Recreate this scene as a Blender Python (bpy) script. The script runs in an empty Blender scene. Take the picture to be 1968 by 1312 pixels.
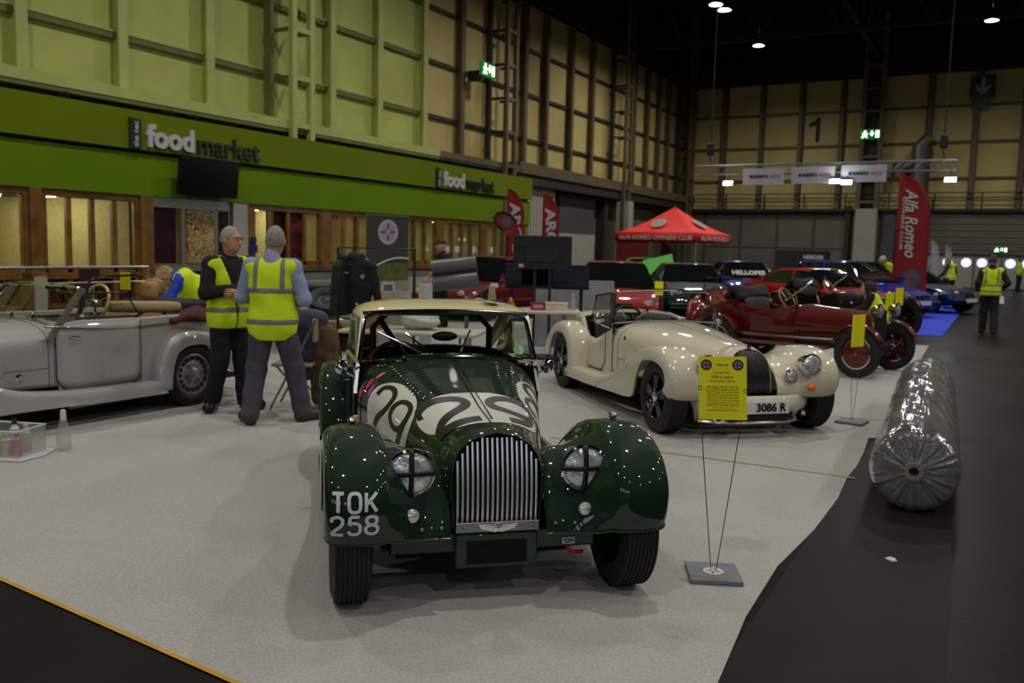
import bpy, math, random
import numpy as np
from mathutils import Vector, Matrix, Euler
PI = math.pi
C = bpy.context.scene.collection
scene = bpy.context.scene
random.seed(7)

# ------------------------------------------------------------------ camera
CAM_PITCH, CAM_YAW, CAM_ROLL = 6.1211, 29.1531, 1.4092
cam_data = bpy.data.cameras.new('camera')
cam = bpy.data.objects.new('camera', cam_data)
C.objects.link(cam)
cam_data.sensor_fit = 'HORIZONTAL'
cam_data.sensor_width = 36.0
cam_data.lens = 36.0 * 1670.0 / 1968.0
cam_data.clip_end = 300.0
def _cam_matrix():
    p, y, r = map(math.radians, (CAM_PITCH, CAM_YAW, CAM_ROLL))
    F0 = Vector((-math.sin(y), math.cos(y), 0)); R0 = Vector((math.cos(y), math.sin(y), 0)); U0 = Vector((0, 0, 1))
    fw = F0 * math.cos(p) - U0 * math.sin(p)
    up = F0 * math.sin(p) + U0 * math.cos(p)
    # the horizon falls to the right of the frame by CAM_ROLL
    x = R0 * math.cos(r) + up * math.sin(r)
    yv = -R0 * math.sin(r) + up * math.cos(r)
    z = -fw
    m = Matrix((x, yv, z)).transposed().to_4x4()
    m.translation = Vector((0, 0, 1.58))
    return m
cam.matrix_world = _cam_matrix()
cam_data.dof.use_dof = True
cam_data.dof.focus_distance = 3.7
cam_data.dof.aperture_fstop = 3.2
scene.camera = cam

# ------------------------------------------------------------------ view and world
scene.view_settings.view_transform = 'Standard'
scene.view_settings.look = 'None'
scene.view_settings.gamma = 1.0
scene.view_settings.exposure = 0.0
scene.view_settings.use_curve_mapping = False
world = bpy.data.worlds.new('world'); scene.world = world
world.use_nodes = True
_bg = world.node_tree.nodes['Background']
_bg.inputs[0].default_value = (0.62, 0.68, 0.75, 1)
_bg.inputs[1].default_value = 0.035
scene.cycles.use_denoising = True
scene.cycles.sample_clamp_indirect = 4.0
scene.cycles.max_bounces = 7
scene.cycles.caustics_reflective = False
scene.cycles.caustics_refractive = False
LAMP_POWER = 540.0          # emission of the high bay lamps under the roof
TRUSS_POWER = 120.0          # emission of the lamps on the banner truss

# ------------------------------------------------------------------ helpers
def srgb(c):
    if isinstance(c, str):
        c = [int(c[i:i + 2], 16) / 255 for i in (0, 2, 4)]
    return tuple((x / 12.92 if x <= 0.04045 else ((x + 0.055) / 1.055) ** 2.4) for x in c)
_mats = {}
def mat(name, col=(.5, .5, .5), rough=.5, metal=0.0, noise=0.06, scale=8.0, emit=None, es=1.0, alpha=None, trans=0.0, coat=0.0, bump=0.0, bscale=60.0, ior=1.5, spec=None, col2=None, tw=False):
    if name in _mats: return _mats[name]
    m = bpy.data.materials.new(name); m.use_nodes = True
    nt = m.node_tree; b = nt.nodes['Principled BSDF']
    lin = srgb(col)
    b.inputs['Roughness'].default_value = rough
    b.inputs['Metallic'].default_value = metal
    b.inputs['IOR'].default_value = ior
    if spec is not None: b.inputs['Specular IOR Level'].default_value = spec
    if coat: b.inputs['Coat Weight'].default_value = coat; b.inputs['Coat Roughness'].default_value = 0.015
    if trans: b.inputs['Transmission Weight'].default_value = trans
    if emit is not None:
        b.inputs['Emission Color'].default_value = (*srgb(emit), 1); b.inputs['Emission Strength'].default_value = es
    tc = nt.nodes.new('ShaderNodeTexCoord')
    if noise > 0 or col2 is not None:
        nz = nt.nodes.new('ShaderNodeTexNoise'); nz.inputs['Scale'].default_value = scale; nz.inputs['Detail'].default_value = 5
        nt.links.new(tc.outputs['Object'], nz.inputs['Vector'])
        rp = nt.nodes.new('ShaderNodeValToRGB')
        c1 = [max(0, x * (1 - noise * 2)) for x in lin]
        c2 = srgb(col2) if col2 is not None else [min(1, x * (1 + noise * 2)) for x in lin]
        rp.color_ramp.elements[0].color = (*c1, 1); rp.color_ramp.elements[1].color = (*c2, 1)
        rp.color_ramp.elements[0].position = .3; rp.color_ramp.elements[1].position = .7
        nt.links.new(nz.outputs['Fac'], rp.inputs['Fac']); nt.links.new(rp.outputs['Color'], b.inputs['Base Color'])
    else:
        b.inputs['Base Color'].default_value = (*lin, 1)
    if bump:
        n2 = nt.nodes.new('ShaderNodeTexNoise'); n2.inputs['Scale'].default_value = bscale; n2.inputs['Detail'].default_value = 4
        nt.links.new(tc.outputs['Object'], n2.inputs['Vector'])
        bp = nt.nodes.new('ShaderNodeBump'); bp.inputs['Strength'].default_value = bump; bp.inputs['Distance'].default_value = .01
        nt.links.new(n2.outputs['Fac'], bp.inputs['Height']); nt.links.new(bp.outputs['Normal'], b.inputs['Normal'])
    if alpha is not None: b.inputs['Alpha'].default_value = alpha
    _mats[name] = m
    return m
def glass_mat(name, tint=(.9, .95, .92), clear=.88):
    """thin pane: mostly clear with a mirror reflection that grows at grazing angles"""
    if name in _mats: return _mats[name]
    m = bpy.data.materials.new(name); m.use_nodes = True; nt = m.node_tree
    nt.nodes.remove(nt.nodes['Principled BSDF'])
    out = nt.nodes['Material Output']
    tr = nt.nodes.new('ShaderNodeBsdfTransparent'); tr.inputs[0].default_value = (*[c * clear for c in tint], 1)
    gl = nt.nodes.new('ShaderNodeBsdfGlossy'); gl.inputs['Roughness'].default_value = .02; gl.inputs[0].default_value = (.9, .9, .9, 1)
    lw = nt.nodes.new('ShaderNodeLayerWeight'); lw.inputs[0].default_value = .5
    pw = nt.nodes.new('ShaderNodeMath'); pw.operation = 'POWER'; pw.inputs[1].default_value = 4.0; nt.links.new(lw.outputs['Facing'], pw.inputs[0])
    mr = nt.nodes.new('ShaderNodeMapRange'); mr.inputs[3].default_value = .045; mr.inputs[4].default_value = .9; nt.links.new(pw.outputs[0], mr.inputs[0])
    mx = nt.nodes.new('ShaderNodeMixShader')
    nt.links.new(mr.outputs[0], mx.inputs[0]); nt.links.new(tr.outputs[0], mx.inputs[1]); nt.links.new(gl.outputs[0], mx.inputs[2])
    nt.links.new(mx.outputs[0], out.inputs[0])
    _mats[name] = m
    return m

class MB:
    """collects shapes and links them as one mesh object"""
    def __init__(s): s.v = []; s.f = []; s.m = []; s.cur = 0; s.sm = []; s.smooth = True
    def add(s, vs, fs, m=None, smooth=None):
        o = len(s.v); s.v += [tuple(map(float, v)) for v in vs]
        for f in fs:
            s.f.append([i + o for i in f]); s.m.append(s.cur if m is None else m); s.sm.append(s.smooth if smooth is None else smooth)
        return s
    def box(s, c, d, rot=None, m=None):
        """c = centre, d = full size"""
        vs = []
        for x in (-.5, .5):
            for y in (-.5, .5):
                for z in (-.5, .5): vs.append(Vector((x * d[0], y * d[1], z * d[2])))
        if rot is not None:
            R = Euler(rot).to_matrix(); vs = [R @ v for v in vs]
        vs = [v + Vector(c) for v in vs]
        return s.add(vs, [(0, 1, 3, 2), (4, 6, 7, 5), (0, 4, 5, 1), (2, 3, 7, 6), (0, 2, 6, 4), (1, 5, 7, 3)], m, False)
    def bb(s, x0, x1, y0, y1, z0, z1, m=None):
        return s.box(((x0 + x1) / 2, (y0 + y1) / 2, (z0 + z1) / 2), (abs(x1 - x0), abs(y1 - y0), abs(z1 - z0)), None, m)
    def bar(s, a, b, w, h, m=None, up=(0, 0, 1)):
        a = Vector(a); b = Vector(b); d = (b - a)
        if d.length < 1e-6: return s
        d.normalize(); u = Vector(up)
        if abs(d.dot(u)) > .98: u = Vector((1, 0, 0))
        x = d.cross(u).normalized(); y = x.cross(d).normalized()
        vs = [p + x * (i * w / 2) + y * (j * h / 2) for p in (a, b) for i, j in ((-1, -1), (1, -1), (1, 1), (-1, 1))]
        return s.add(vs, [(0, 3, 2, 1), (4, 5, 6, 7), (0, 1, 5, 4), (1, 2, 6, 5), (2, 3, 7, 6), (3, 0, 4, 7)], m, False)
    def tube(s, path, r, n=8, closed=False, caps=True, m=None, flat=None):
        P = [Vector(p) for p in path]; k = len(P)
        rr = r if isinstance(r, (list, tuple)) else [r] * k
        rings = []; prev = None
        for i, p in enumerate(P):
            if closed: d = P[(i + 1) % k] - P[i - 1]
            else: d = P[min(i + 1, k - 1)] - P[max(i - 1, 0)]
            if d.length < 1e-9: d = Vector((0, 0, 1))
            d.normalize()
            if prev is None:
                u = Vector((0, 0, 1)) if abs(d.z) < .9 else Vector((1, 0, 0))
            else: u = prev
            x = u - d * u.dot(d)
            if x.length < 1e-6: x = d.orthogonal()
            x.normalize(); prev = x; y = d.cross(x)
            fx = 1 if flat is None else flat
            rings.append([p + (x * math.cos(2 * PI * j / n) + y * math.sin(2 * PI * j / n) * fx) * rr[i] for j in range(n)])
        vs = [v for rg in rings for v in rg]; fs = []
        for i in range(k if closed else k - 1):
            a = i * n; b = ((i + 1) % k) * n
            for j in range(n): fs.append((a + j, a + (j + 1) % n, b + (j + 1) % n, b + j))
        if caps and not closed: fs += [tuple(range(n - 1, -1, -1)), tuple((k - 1) * n + j for j in range(n))]
        return s.add(vs, fs, m)
    def lathe(s, prof, origin=(0, 0, 0), axis='z', n=24, m=None, ang=2 * PI, mats=None):
        """prof: list of (radius, height) turned about the axis"""
        o = Vector(origin); vs = []; k = len(prof); full = abs(ang - 2 * PI) < 1e-6
        nn = n if full else n + 1
        for (r, h) in prof:
            for j in range(nn):
                a = ang * j / n; c, t = math.cos(a) * r, math.sin(a) * r
                if axis == 'z': q = Vector((c, t, h))
                elif axis == 'x': q = Vector((h, c, t))
                else: q = Vector((t, h, c))
                vs.append(o + q)
        for i in range(k - 1):
            fs = []
            for j in range(n):
                j2 = (j + 1) % nn if full else j + 1
                fs.append((i * nn + j, i * nn + j2, (i + 1) * nn + j2, (i + 1) * nn + j))
            s.add(vs if i == 0 else [], [tuple(x - (0 if i == 0 else len(vs)) for x in f) for f in fs], (mats[i] if mats else m))
        return s
    def grid(s, P, closed_u=False, closed_v=False, m=None, mf=None, flip=False):
        """P[i][j] of points"""
        nu = len(P); nv = len(P[0]); vs = [p for row in P for p in row]; o = len(s.v)
        s.v += [tuple(map(float, v)) for v in vs]
        for i in range(nu if closed_u else nu - 1):
            for j in range(nv if closed_v else nv - 1):
                a = i * nv + j; b = i * nv + (j + 1) % nv; c = ((i + 1) % nu) * nv + (j + 1) % nv; d = ((i + 1) % nu) * nv + j
                mm = mf(i, j) if mf else (s.cur if m is None else m)
                if mm is None: continue
                f = [a + o, b + o, c + o, d + o]
                s.f.append(f[::-1] if flip else f); s.m.append(mm); s.sm.append(s.smooth)
        return s
    def prism(s, poly, z0, z1, m=None, M=None, smooth=False):
        """poly (x,y) extruded z0..z1, optionally moved by matrix M"""
        n = len(poly); vs = [Vector((x, y, z0)) for x, y in poly] + [Vector((x, y, z1)) for x, y in poly]
        if M is not None: vs = [M @ v for v in vs]
        fs = [tuple(range(n - 1, -1, -1)), tuple(range(n, 2 * n))]
        s.add(vs, fs, m, False)
        o = len(s.v) - 2 * n
        for i in range(n):
            s.f.append([o + i, o + (i + 1) % n, o + n + (i + 1) % n, o + n + i]); s.m.append(s.cur if m is None else m); s.sm.append(smooth)
        return s
    def ball(s, c, r, n=12, m=None, sc=(1, 1, 1)):
        prof = [(math.sin(PI * i / n), -math.cos(PI * i / n)) for i in range(n + 1)]
        o = len(s.v); s.lathe(prof, n=n * 2, m=m)
        for i in range(o, len(s.v)):
            v = s.v[i]; s.v[i] = (c[0] + v[0] * r * sc[0], c[1] + v[1] * r * sc[1], c[2] + v[2] * r * sc[2])
        return s
    def xf(s, M, start=0):
        for i in range(start, len(s.v)): s.v[i] = tuple(M @ Vector(s.v[i]))
        return s
    def build(s, name, mats, parent=None, label=None, cat=None, group=None, kind=None, loc=None, rot=None, bevel=0, subd=0, solid=0, sharp=35, weld=False):
        me = bpy.data.meshes.new(name)
        me.from_pydata(s.v, [], s.f)
        if not isinstance(mats, (list, tuple)): mats = [mats]
        for x in mats: me.materials.append(x)
        me.polygons.foreach_set('material_index', s.m)
        me.polygons.foreach_set('use_smooth', s.sm)
        me.validate(); me.update()
        if sharp: me.set_sharp_from_angle(angle=math.radians(sharp))
        o = bpy.data.objects.new(name, me); C.objects.link(o)
        if parent is not None: o.parent = parent
        if loc is not None: o.location = loc
        if rot is not None: o.rotation_euler = rot
        tag(o, label, cat, group, kind)
        if weld: md = o.modifiers.new('weld', 'WELD'); md.merge_threshold = .0005
        if solid: md = o.modifiers.new('solid', 'SOLIDIFY'); md.thickness = solid; md.offset = -1
        if bevel: md = o.modifiers.new('bevel', 'BEVEL'); md.width = bevel; md.segments = 2; md.limit_method = 'ANGLE'
        if subd: md = o.modifiers.new('subd', 'SUBSURF'); md.levels = subd; md.render_levels = subd
        return o
def tag(o, label=None, cat=None, group=None, kind=None):
    if label: o['label'] = label
    if cat: o['category'] = cat
    if group: o['group'] = group
    if kind: o['kind'] = kind
    return o
def empty(name, label=None, cat=None, loc=(0, 0, 0), rz=0, group=None, kind=None):
    o = bpy.data.objects.new(name, None); C.objects.link(o); o.empty_display_size = .1
    o.location = loc; o.rotation_euler = (0, 0, rz)
    return tag(o, label, cat, group, kind)
def copy_tree(o, parent=None):
    c = o.copy(); C.objects.link(c); c.parent = parent
    for ch in [x for x in C.objects if x.parent == o]: copy_tree(ch, c)
    return c
def lerp(a, b, t): return a + (b - a) * t
def interp(x, xs, ys): return float(np.interp(x, xs, ys))
def spline(pts, n):
    """Catmull-Rom through pts, n samples"""
    P = np.array(pts, float); k = len(P)
    Q = np.vstack([2 * P[0] - P[1], P, 2 * P[-1] - P[-2]])
    out = []
    for i in range(n):
        u = i / (n - 1) * (k - 1); j = min(int(u), k - 2); t = u - j
        p0, p1, p2, p3 = Q[j], Q[j + 1], Q[j + 2], Q[j + 3]
        out.append(.5 * (2 * p1 + (p2 - p0) * t + (2 * p0 - 5 * p1 + 4 * p2 - p3) * t * t + (3 * p1 - p0 - 3 * p2 + p3) * t ** 3))
    return out
def text_mb(txt, size=1.0, depth=.01, bold=0.0, align='CENTER', spacing=1.0, shear=0.0):
    """flat lettering in the XY plane, thickness along +Z, as verts and faces"""
    cu = bpy.data.curves.new('txt', 'FONT'); cu.body = txt; cu.size = size; cu.extrude = depth / 2; cu.offset = bold
    cu.align_x = align; cu.align_y = 'CENTER'; cu.space_character = spacing; cu.resolution_u = 3; cu.shear = shear
    ob = bpy.data.objects.new('txt', cu)
    me = ob.to_mesh()
    vs = [v.co.copy() for v in me.vertices]; fs = [tuple(p.vertices) for p in me.polygons]
    ob.to_mesh_clear(); bpy.data.objects.remove(ob); bpy.data.curves.remove(cu)
    return vs, fs
def put_text(mb, txt, size, M, depth=.01, bold=0.0, m=None, width=None, height=None, spacing=1.0, shear=0.0, align='CENTER'):
    """write txt on the plane of matrix M (X right, Y up, Z out of the surface)"""
    vs, fs = text_mb(txt, size, depth, bold, align, spacing, shear)
    if not vs: return
    xs = [v.x for v in vs]; ys = [v.y for v in vs]
    cx = (max(xs) + min(xs)) / 2; cy = (max(ys) + min(ys)) / 2
    sx = width / (max(xs) - min(xs)) if width else 1; sy = height / (max(ys) - min(ys)) if height else (sx if width else 1)
    if align == 'CENTER':
        vs = [Vector(((v.x - cx) * sx, (v.y - cy) * sy, v.z)) for v in vs]
    mb.add([M @ v for v in vs], fs, m, False)
def frame(origin, x, y):
    """matrix with given X and Y axes (Z = X cross Y)"""
    x = Vector(x).normalized(); y = Vector(y).normalized(); z = x.cross(y).normalized(); y = z.cross(x)
    M = Matrix((x, y, z)).transposed().to_4x4(); M.translation = Vector(origin)
    return M
# ------------------------------------------------------------------ hall shell
XW, YB, HT = -18.7, 56.0, 12.0
YG = 26.25                                  # the pale green paint of the left wall ends here
m_green_panel = mat('pale green painted cladding', (.74, .77, .41), .6, noise=.05, scale=.8)
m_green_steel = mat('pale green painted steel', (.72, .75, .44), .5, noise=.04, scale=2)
m_green_shade = mat('pale green steel in shade', (.42, .46, .22), .6, noise=.04, scale=2)  # darker copy of the green steel, shade put into its colour for undersides
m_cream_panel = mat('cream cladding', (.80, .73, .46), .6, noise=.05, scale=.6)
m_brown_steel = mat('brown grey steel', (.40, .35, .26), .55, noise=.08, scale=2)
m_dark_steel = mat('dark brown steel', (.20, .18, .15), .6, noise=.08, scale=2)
m_grey_wall = mat('dusty grey cladding', (.44, .43, .38), .6, noise=.05, scale=.7)
m_grey_dark = mat('dark grey shutter', (.30, .30, .31), .6, noise=.05, scale=.7)
m_white_wall = mat('off white painted wall', (.66, .65, .60), .6, noise=.03, scale=1)
m_black = mat('matt black', (.05, .05, .05), .6, noise=.1)
m_roof = mat('dark roof deck', (.05, .045, .04), .9, noise=.1, scale=1)

def floor_material():
    m = bpy.data.materials.new('polished dark concrete'); m.use_nodes = True; nt = m.node_tree; b = nt.nodes['Principled BSDF']
    tc = nt.nodes.new('ShaderNodeTexCoord')
    n1 = nt.nodes.new('ShaderNodeTexNoise'); n1.inputs['Scale'].default_value = .55; n1.inputs['Detail'].default_value = 8; n1.inputs['Roughness'].default_value = .65
    nt.links.new(tc.outputs['Object'], n1.inputs['Vector'])
    r = nt.nodes.new('ShaderNodeValToRGB'); r.color_ramp.elements[0].position = .35; r.color_ramp.elements[1].position = .72
    r.color_ramp.elements[0].color = (*srgb((.125, .118, .108)), 1); r.color_ramp.elements[1].color = (*srgb((.17, .16, .145)), 1)
    nt.links.new(n1.outputs['Fac'], r.inputs['Fac'])
    n2 = nt.nodes.new('ShaderNodeTexNoise'); n2.inputs['Scale'].default_value = 18; n2.inputs['Detail'].default_value = 6
    nt.links.new(tc.outputs['Object'], n2.inputs['Vector'])
    r2 = nt.nodes.new('ShaderNodeValToRGB'); r2.color_ramp.elements[0].position = .66; r2.color_ramp.elements[1].position = .74
    r2.color_ramp.elements[0].color = (0, 0, 0, 1); r2.color_ramp.elements[1].color = (.12, .12, .12, 1)
    nt.links.new(n2.outputs['Fac'], r2.inputs['Fac'])
    mx = nt.nodes.new('ShaderNodeMixRGB'); mx.blend_type = 'MIX'; mx.inputs[2].default_value = (*srgb((.5, .48, .45)), 1)
    nt.links.new(r2.outputs['Color'], mx.inputs[0]); nt.links.new(r.outputs['Color'], mx.inputs[1])
    nt.links.new(mx.outputs[0], b.inputs['Base Color'])
    rr = nt.nodes.new('ShaderNodeMapRange'); rr.inputs[3].default_value = .22; rr.inputs[4].default_value = .5
    b.inputs['Specular IOR Level'].default_value = .05; b.inputs['IOR'].default_value = 1.3; nt.links.new(n1.outputs['Fac'], rr.inputs[0]); nt.links.new(rr.outputs[0], b.inputs['Roughness'])
    return m
MB().bb(XW - 6, 34, -30, YB + .5, -.2, 0).build('floor', floor_material(), kind='structure', label='dark polished concrete hall floor', sharp=0)
MB().bb(XW - 1, 34, -30, YB + .5, 16.0, 16.2).build('ceiling', m_roof, kind='structure', label='dark roof deck of the exhibition hall')
# left wall: cladding above the beam in two paint colours, lower parts beyond the food hall
w = MB()
w.bb(XW - .2, XW, -30, YG, 4.6, HT + .1, 0)
w.bb(XW - .2, XW, YG, YB, 4.6, HT + .1, 1); w.bb(XW - .2, XW, -30, YB, HT + .1, HT + 3.9, 3)
w.bb(XW - .2, XW, 33.0, YB, 0, 4.6, 2)
w.build('wall_left', [m_green_panel, m_cream_panel, m_grey_wall, m_roof], kind='structure', label='tall panelled left wall, pale green then cream')
cols_y = [8.9, 11.4, 13.85, 16.45, 21.25, 23.6, 26.2, 28.66, 33.7, 35.75, 38.35, 40.8, 46.5, 48.6, 50.5, 52.2]
tn = [0]
def trim(mb, mats, label):
    tn[0] += 1
    return mb.build('trim_%d' % tn[0], mats, kind='structure', label=label)
for i, y in enumerate(cols_y):
    g = y < YG + .1; t = MB()
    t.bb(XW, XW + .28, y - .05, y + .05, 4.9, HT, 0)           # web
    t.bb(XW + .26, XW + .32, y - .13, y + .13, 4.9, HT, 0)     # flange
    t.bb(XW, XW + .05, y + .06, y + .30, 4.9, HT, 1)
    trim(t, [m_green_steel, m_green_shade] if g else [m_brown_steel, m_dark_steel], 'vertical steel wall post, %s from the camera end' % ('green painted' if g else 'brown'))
for z in (6.35, 8.3, 10.2):
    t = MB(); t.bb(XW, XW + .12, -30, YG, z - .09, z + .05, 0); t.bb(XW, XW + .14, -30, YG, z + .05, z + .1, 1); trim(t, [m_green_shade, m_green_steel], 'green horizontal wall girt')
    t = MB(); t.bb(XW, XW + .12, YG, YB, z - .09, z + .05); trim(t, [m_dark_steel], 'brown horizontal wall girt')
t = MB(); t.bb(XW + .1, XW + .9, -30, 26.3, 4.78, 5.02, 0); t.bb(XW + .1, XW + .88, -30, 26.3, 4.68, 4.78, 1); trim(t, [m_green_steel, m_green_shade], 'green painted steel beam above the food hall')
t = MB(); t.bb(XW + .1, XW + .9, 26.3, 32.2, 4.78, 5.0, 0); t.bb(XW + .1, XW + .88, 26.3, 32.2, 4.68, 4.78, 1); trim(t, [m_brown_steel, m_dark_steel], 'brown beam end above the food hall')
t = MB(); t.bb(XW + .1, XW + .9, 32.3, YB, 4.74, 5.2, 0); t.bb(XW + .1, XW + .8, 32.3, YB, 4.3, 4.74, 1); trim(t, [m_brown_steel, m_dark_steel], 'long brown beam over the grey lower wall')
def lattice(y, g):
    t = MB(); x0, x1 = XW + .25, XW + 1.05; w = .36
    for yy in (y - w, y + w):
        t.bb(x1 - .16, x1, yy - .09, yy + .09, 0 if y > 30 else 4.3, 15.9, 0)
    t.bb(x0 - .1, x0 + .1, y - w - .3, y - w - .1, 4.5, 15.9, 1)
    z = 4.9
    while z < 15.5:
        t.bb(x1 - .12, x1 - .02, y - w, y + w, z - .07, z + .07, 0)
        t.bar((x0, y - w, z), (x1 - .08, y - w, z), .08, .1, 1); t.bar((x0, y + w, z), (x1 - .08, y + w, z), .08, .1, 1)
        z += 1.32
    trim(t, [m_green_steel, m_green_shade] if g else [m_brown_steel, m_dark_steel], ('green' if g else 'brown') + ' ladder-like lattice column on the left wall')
lattice(19.15, True); lattice(31.2, False); lattice(43.9, False); lattice(54.6, False); lattice(6.4, True)
# grey lower wall bits beyond the food hall
t = MB()
for k in range(11): t.bb(XW + .02, XW + .5, 33.15 + k * .3, 33.15 + k * .3 + .22, 0, 4.3)
t.bb(XW, XW + .42, 33.05, 36.5, 0, 4.35); trim(t, [m_white_wall], 'ribbed off white panel beside the food hall')
t = MB(); t.bb(XW, XW + .3, 37.3, 41.3, 2.35, 4.2, 0); t.bb(XW, XW + .34, 37.2, 41.4, 0, 2.35, 1); trim(t, [m_grey_dark, m_white_wall], 'grey roller shutter above a white wall panel')
t = MB(); t.bb(XW, XW + .5, 42.2, 42.6, 0, 4.3); t.bb(XW + .6, XW + 1.3, 43.5, 44.2, 0, 4.2, 1); trim(t, [m_dark_steel, m_white_wall], 'grey column foot under the lattice column')
t = MB()
for k in range(9): t.bb(XW + .02, XW + .14, 46 + k * .5, 46.4 + k * .5, 0, 4.0)
trim(t, [m_grey_wall], 'ribbed grey panel behind the red gazebo')
t = MB(); t.bb(XW, XW + .1, 50.6, 55, 0, 4.2); trim(t, [m_grey_dark], 'dark panel in the far corner')
# back wall
w = MB(); w.bb(XW, 34, YB, YB + .2, 4.3, HT + .1, 0); w.bb(XW, 34, YB, YB + .2, 0, 4.3, 1); w.bb(XW, 34, YB, YB + .2, HT + .1, HT + 3.9, 2)
w.build('wall_back', [m_cream_panel, m_grey_wall, m_roof], kind='structure', label='far wall of yellow cream panels over grey')
for k in range(21):
    x = -18.4 + k * 2.37
    if abs(x + 6.9) < .9: continue
    t = MB(); t.bb(x - .05, x + .05, YB - .3, YB, 4.4, HT, 0); t.bb(x - .13, x + .13, YB - .36, YB - .3, 4.4, HT, 0); t.bb(x - .19, x + .19, YB - .05, YB, 4.4, HT, 0)
    trim(t, [m_brown_steel], 'vertical steel post on the far wall')
for z in (6.15, 8.17, 10.18):
    t = MB(); t.bb(XW, 34, YB - .12, YB, z - .07, z + .07); trim(t, [m_brown_steel], 'horizontal girt on the far wall')
t = MB(); t.bb(XW, 34, YB - .5, YB, 4.25, 4.42, 0)
for x in np.arange(-18, 34, 2.4): t.bb(x - .04, x + .04, YB - .5, YB - .44, 4.4, 5.3, 0)
t.bb(XW, 34, YB - .5, YB - .45, 5.0, 5.06, 0); t.bb(XW, 34, YB - .5, YB - .45, 5.28, 5.34, 0); trim(t, [m_dark_steel], 'dark gallery rail along the far wall')
t = MB(); t.bb(-7.75, -6.55, YB - .9, YB, 0, 4.4, 0)
for xx in (-7.65, -6.65): t.bb(xx - .12, xx + .12, YB - .9, YB - .6, 4.4, 15.5, 1)
z = 4.8
while z < 15: t.bb(-7.65, -6.65, YB - .85, YB - .7, z - .08, z + .08, 1); z += 1.3
t.bb(-7.65, -6.65, YB - .4, YB - .3, 4.4, 15.5, 2); trim(t, [m_white_wall, m_brown_steel, m_dark_steel], 'wide lattice column in the middle of the far wall')
t = MB(); t.bb(-8.35, -8.1, YB - .4, YB, 0, 4.6); trim(t, [m_dark_steel], 'dark post beside the middle column of the far wall')
for x in (-17.0, -14.7, -12.4, -10.2):
    t = MB(); t.bb(x - .06, x + .06, YB - .1, YB, 0, 4.3); t.bb(x, x + 2.2, YB - .04, YB, 2.0, 2.06); trim(t, [m_grey_dark], 'seam post in the grey lower far wall')
t = MB()
for k in range(13): t.bb(-5.6, 20, YB - .16 - .05 * (k % 2), YB, 1.95 + k * .18, 1.95 + k * .18 + .16, 0)
t.bb(-6.3, -5.6, YB - .3, YB, 0, 4.3, 1); t.bb(-5.6, 20, YB - .3, YB, 1.85, 1.95, 1); trim(t, [m_grey_wall, m_grey_dark], 'slatted roller shutter on the far wall')
d = MB(); d.bb(-5.4, 20, YB - .14, YB, 0, 1.85); d.build('door_1', m_white_wall, kind='structure', label='row of pale doors under the shutter')
port = mat('porthole daylight', (.8, .85, 1), .4, emit=(.75, .8, 1), es=1.6, noise=0)
for k, x in enumerate((-5.05, -4.6, -2.7, -1.75, -.96, .44, 1.25, 2.6, 3.4)):
    q = MB().lathe([(.0, -.02), (.2, -.02), (.2, 0), (.25, 0)], (x, YB - .16, 1.4), 'y', 20)
    q.build('window_%d' % (k + 1), port, kind='structure', label='round lit window in the far doors')
for x in (-6.35, -3.9, -1.35, .0, 2.0): trim(MB().bb(x - .05, x + .05, YB - .2, YB - .13, 0, 1.85), [m_grey_wall], 'door jamb under the far shutter')
# glowing panels added to the unseen end wall for bluish highlights on the cars
w = MB(); w.bb(XW, 34, -30.2, -30, 0, HT + 3.9); w.build('wall_front', m_cream_panel, kind='structure', label='end wall of the hall opposite the shutters')
for k, x in enumerate((-13.0, -6.0, 1.0, 8.0, 15.0)):
    MB().bb(x, x + 4.2, -30.0, -29.9, 3.2, 7.6).build('window_%d' % (40 + k), mat('added glowing panel', (.7, .75, .9), .5, emit=(.84, .88, 1), es=2.4, noise=0), kind='structure', label='tall added glowing panel in the end wall, for highlights on the cars')
m_tsteel = mat('near black truss steel', (.09, .08, .07), .7, noise=.08)
# roof trusses
def truss_x(y, z0=12.1, z1=15.6):
    t = MB(); t.bar((XW, y, z0), (34, y, z0), .25, .3, 0); t.bar((XW, y, z1), (34, y, z1), .25, .3, 0); x = XW; k = 0
    while x < 32:
        t.bar((x, y, z0 if k % 2 == 0 else z1), (x + 1.9, y, z1 if k % 2 == 0 else z0), .16, .16, 0); x += 1.9; k += 1
    trim(t, [m_tsteel], 'dark roof truss spanning the hall')
def truss_y(x, z0=12.1, z1=15.6):
    t = MB(); t.bar((x, -30, z0), (x, YB, z0), .25, .3, 0); t.bar((x, -30, z1), (x, YB, z1), .25, .3, 0); y = -30; k = 0
    while y < YB - 2:
        t.bar((x, y, z0 if k % 2 == 0 else z1), (x, y + 1.5, z1 if k % 2 == 0 else z0), .14, .14, 0); y += 1.5; k += 1
    trim(t, [m_tsteel], 'dark roof truss along the hall')
for y in (31.2, 43.9, 55.3): truss_x(y)
truss_y(XW + .7); truss_y(-6.9, 12.9)
t = MB()
for k in range(20): t.bb(XW, 34, -8 + k * 3.2, -8 + k * 3.2 + .14, 15.7, 16.0)
trim(t, [m_tsteel], 'purlins under the roof deck')

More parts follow.
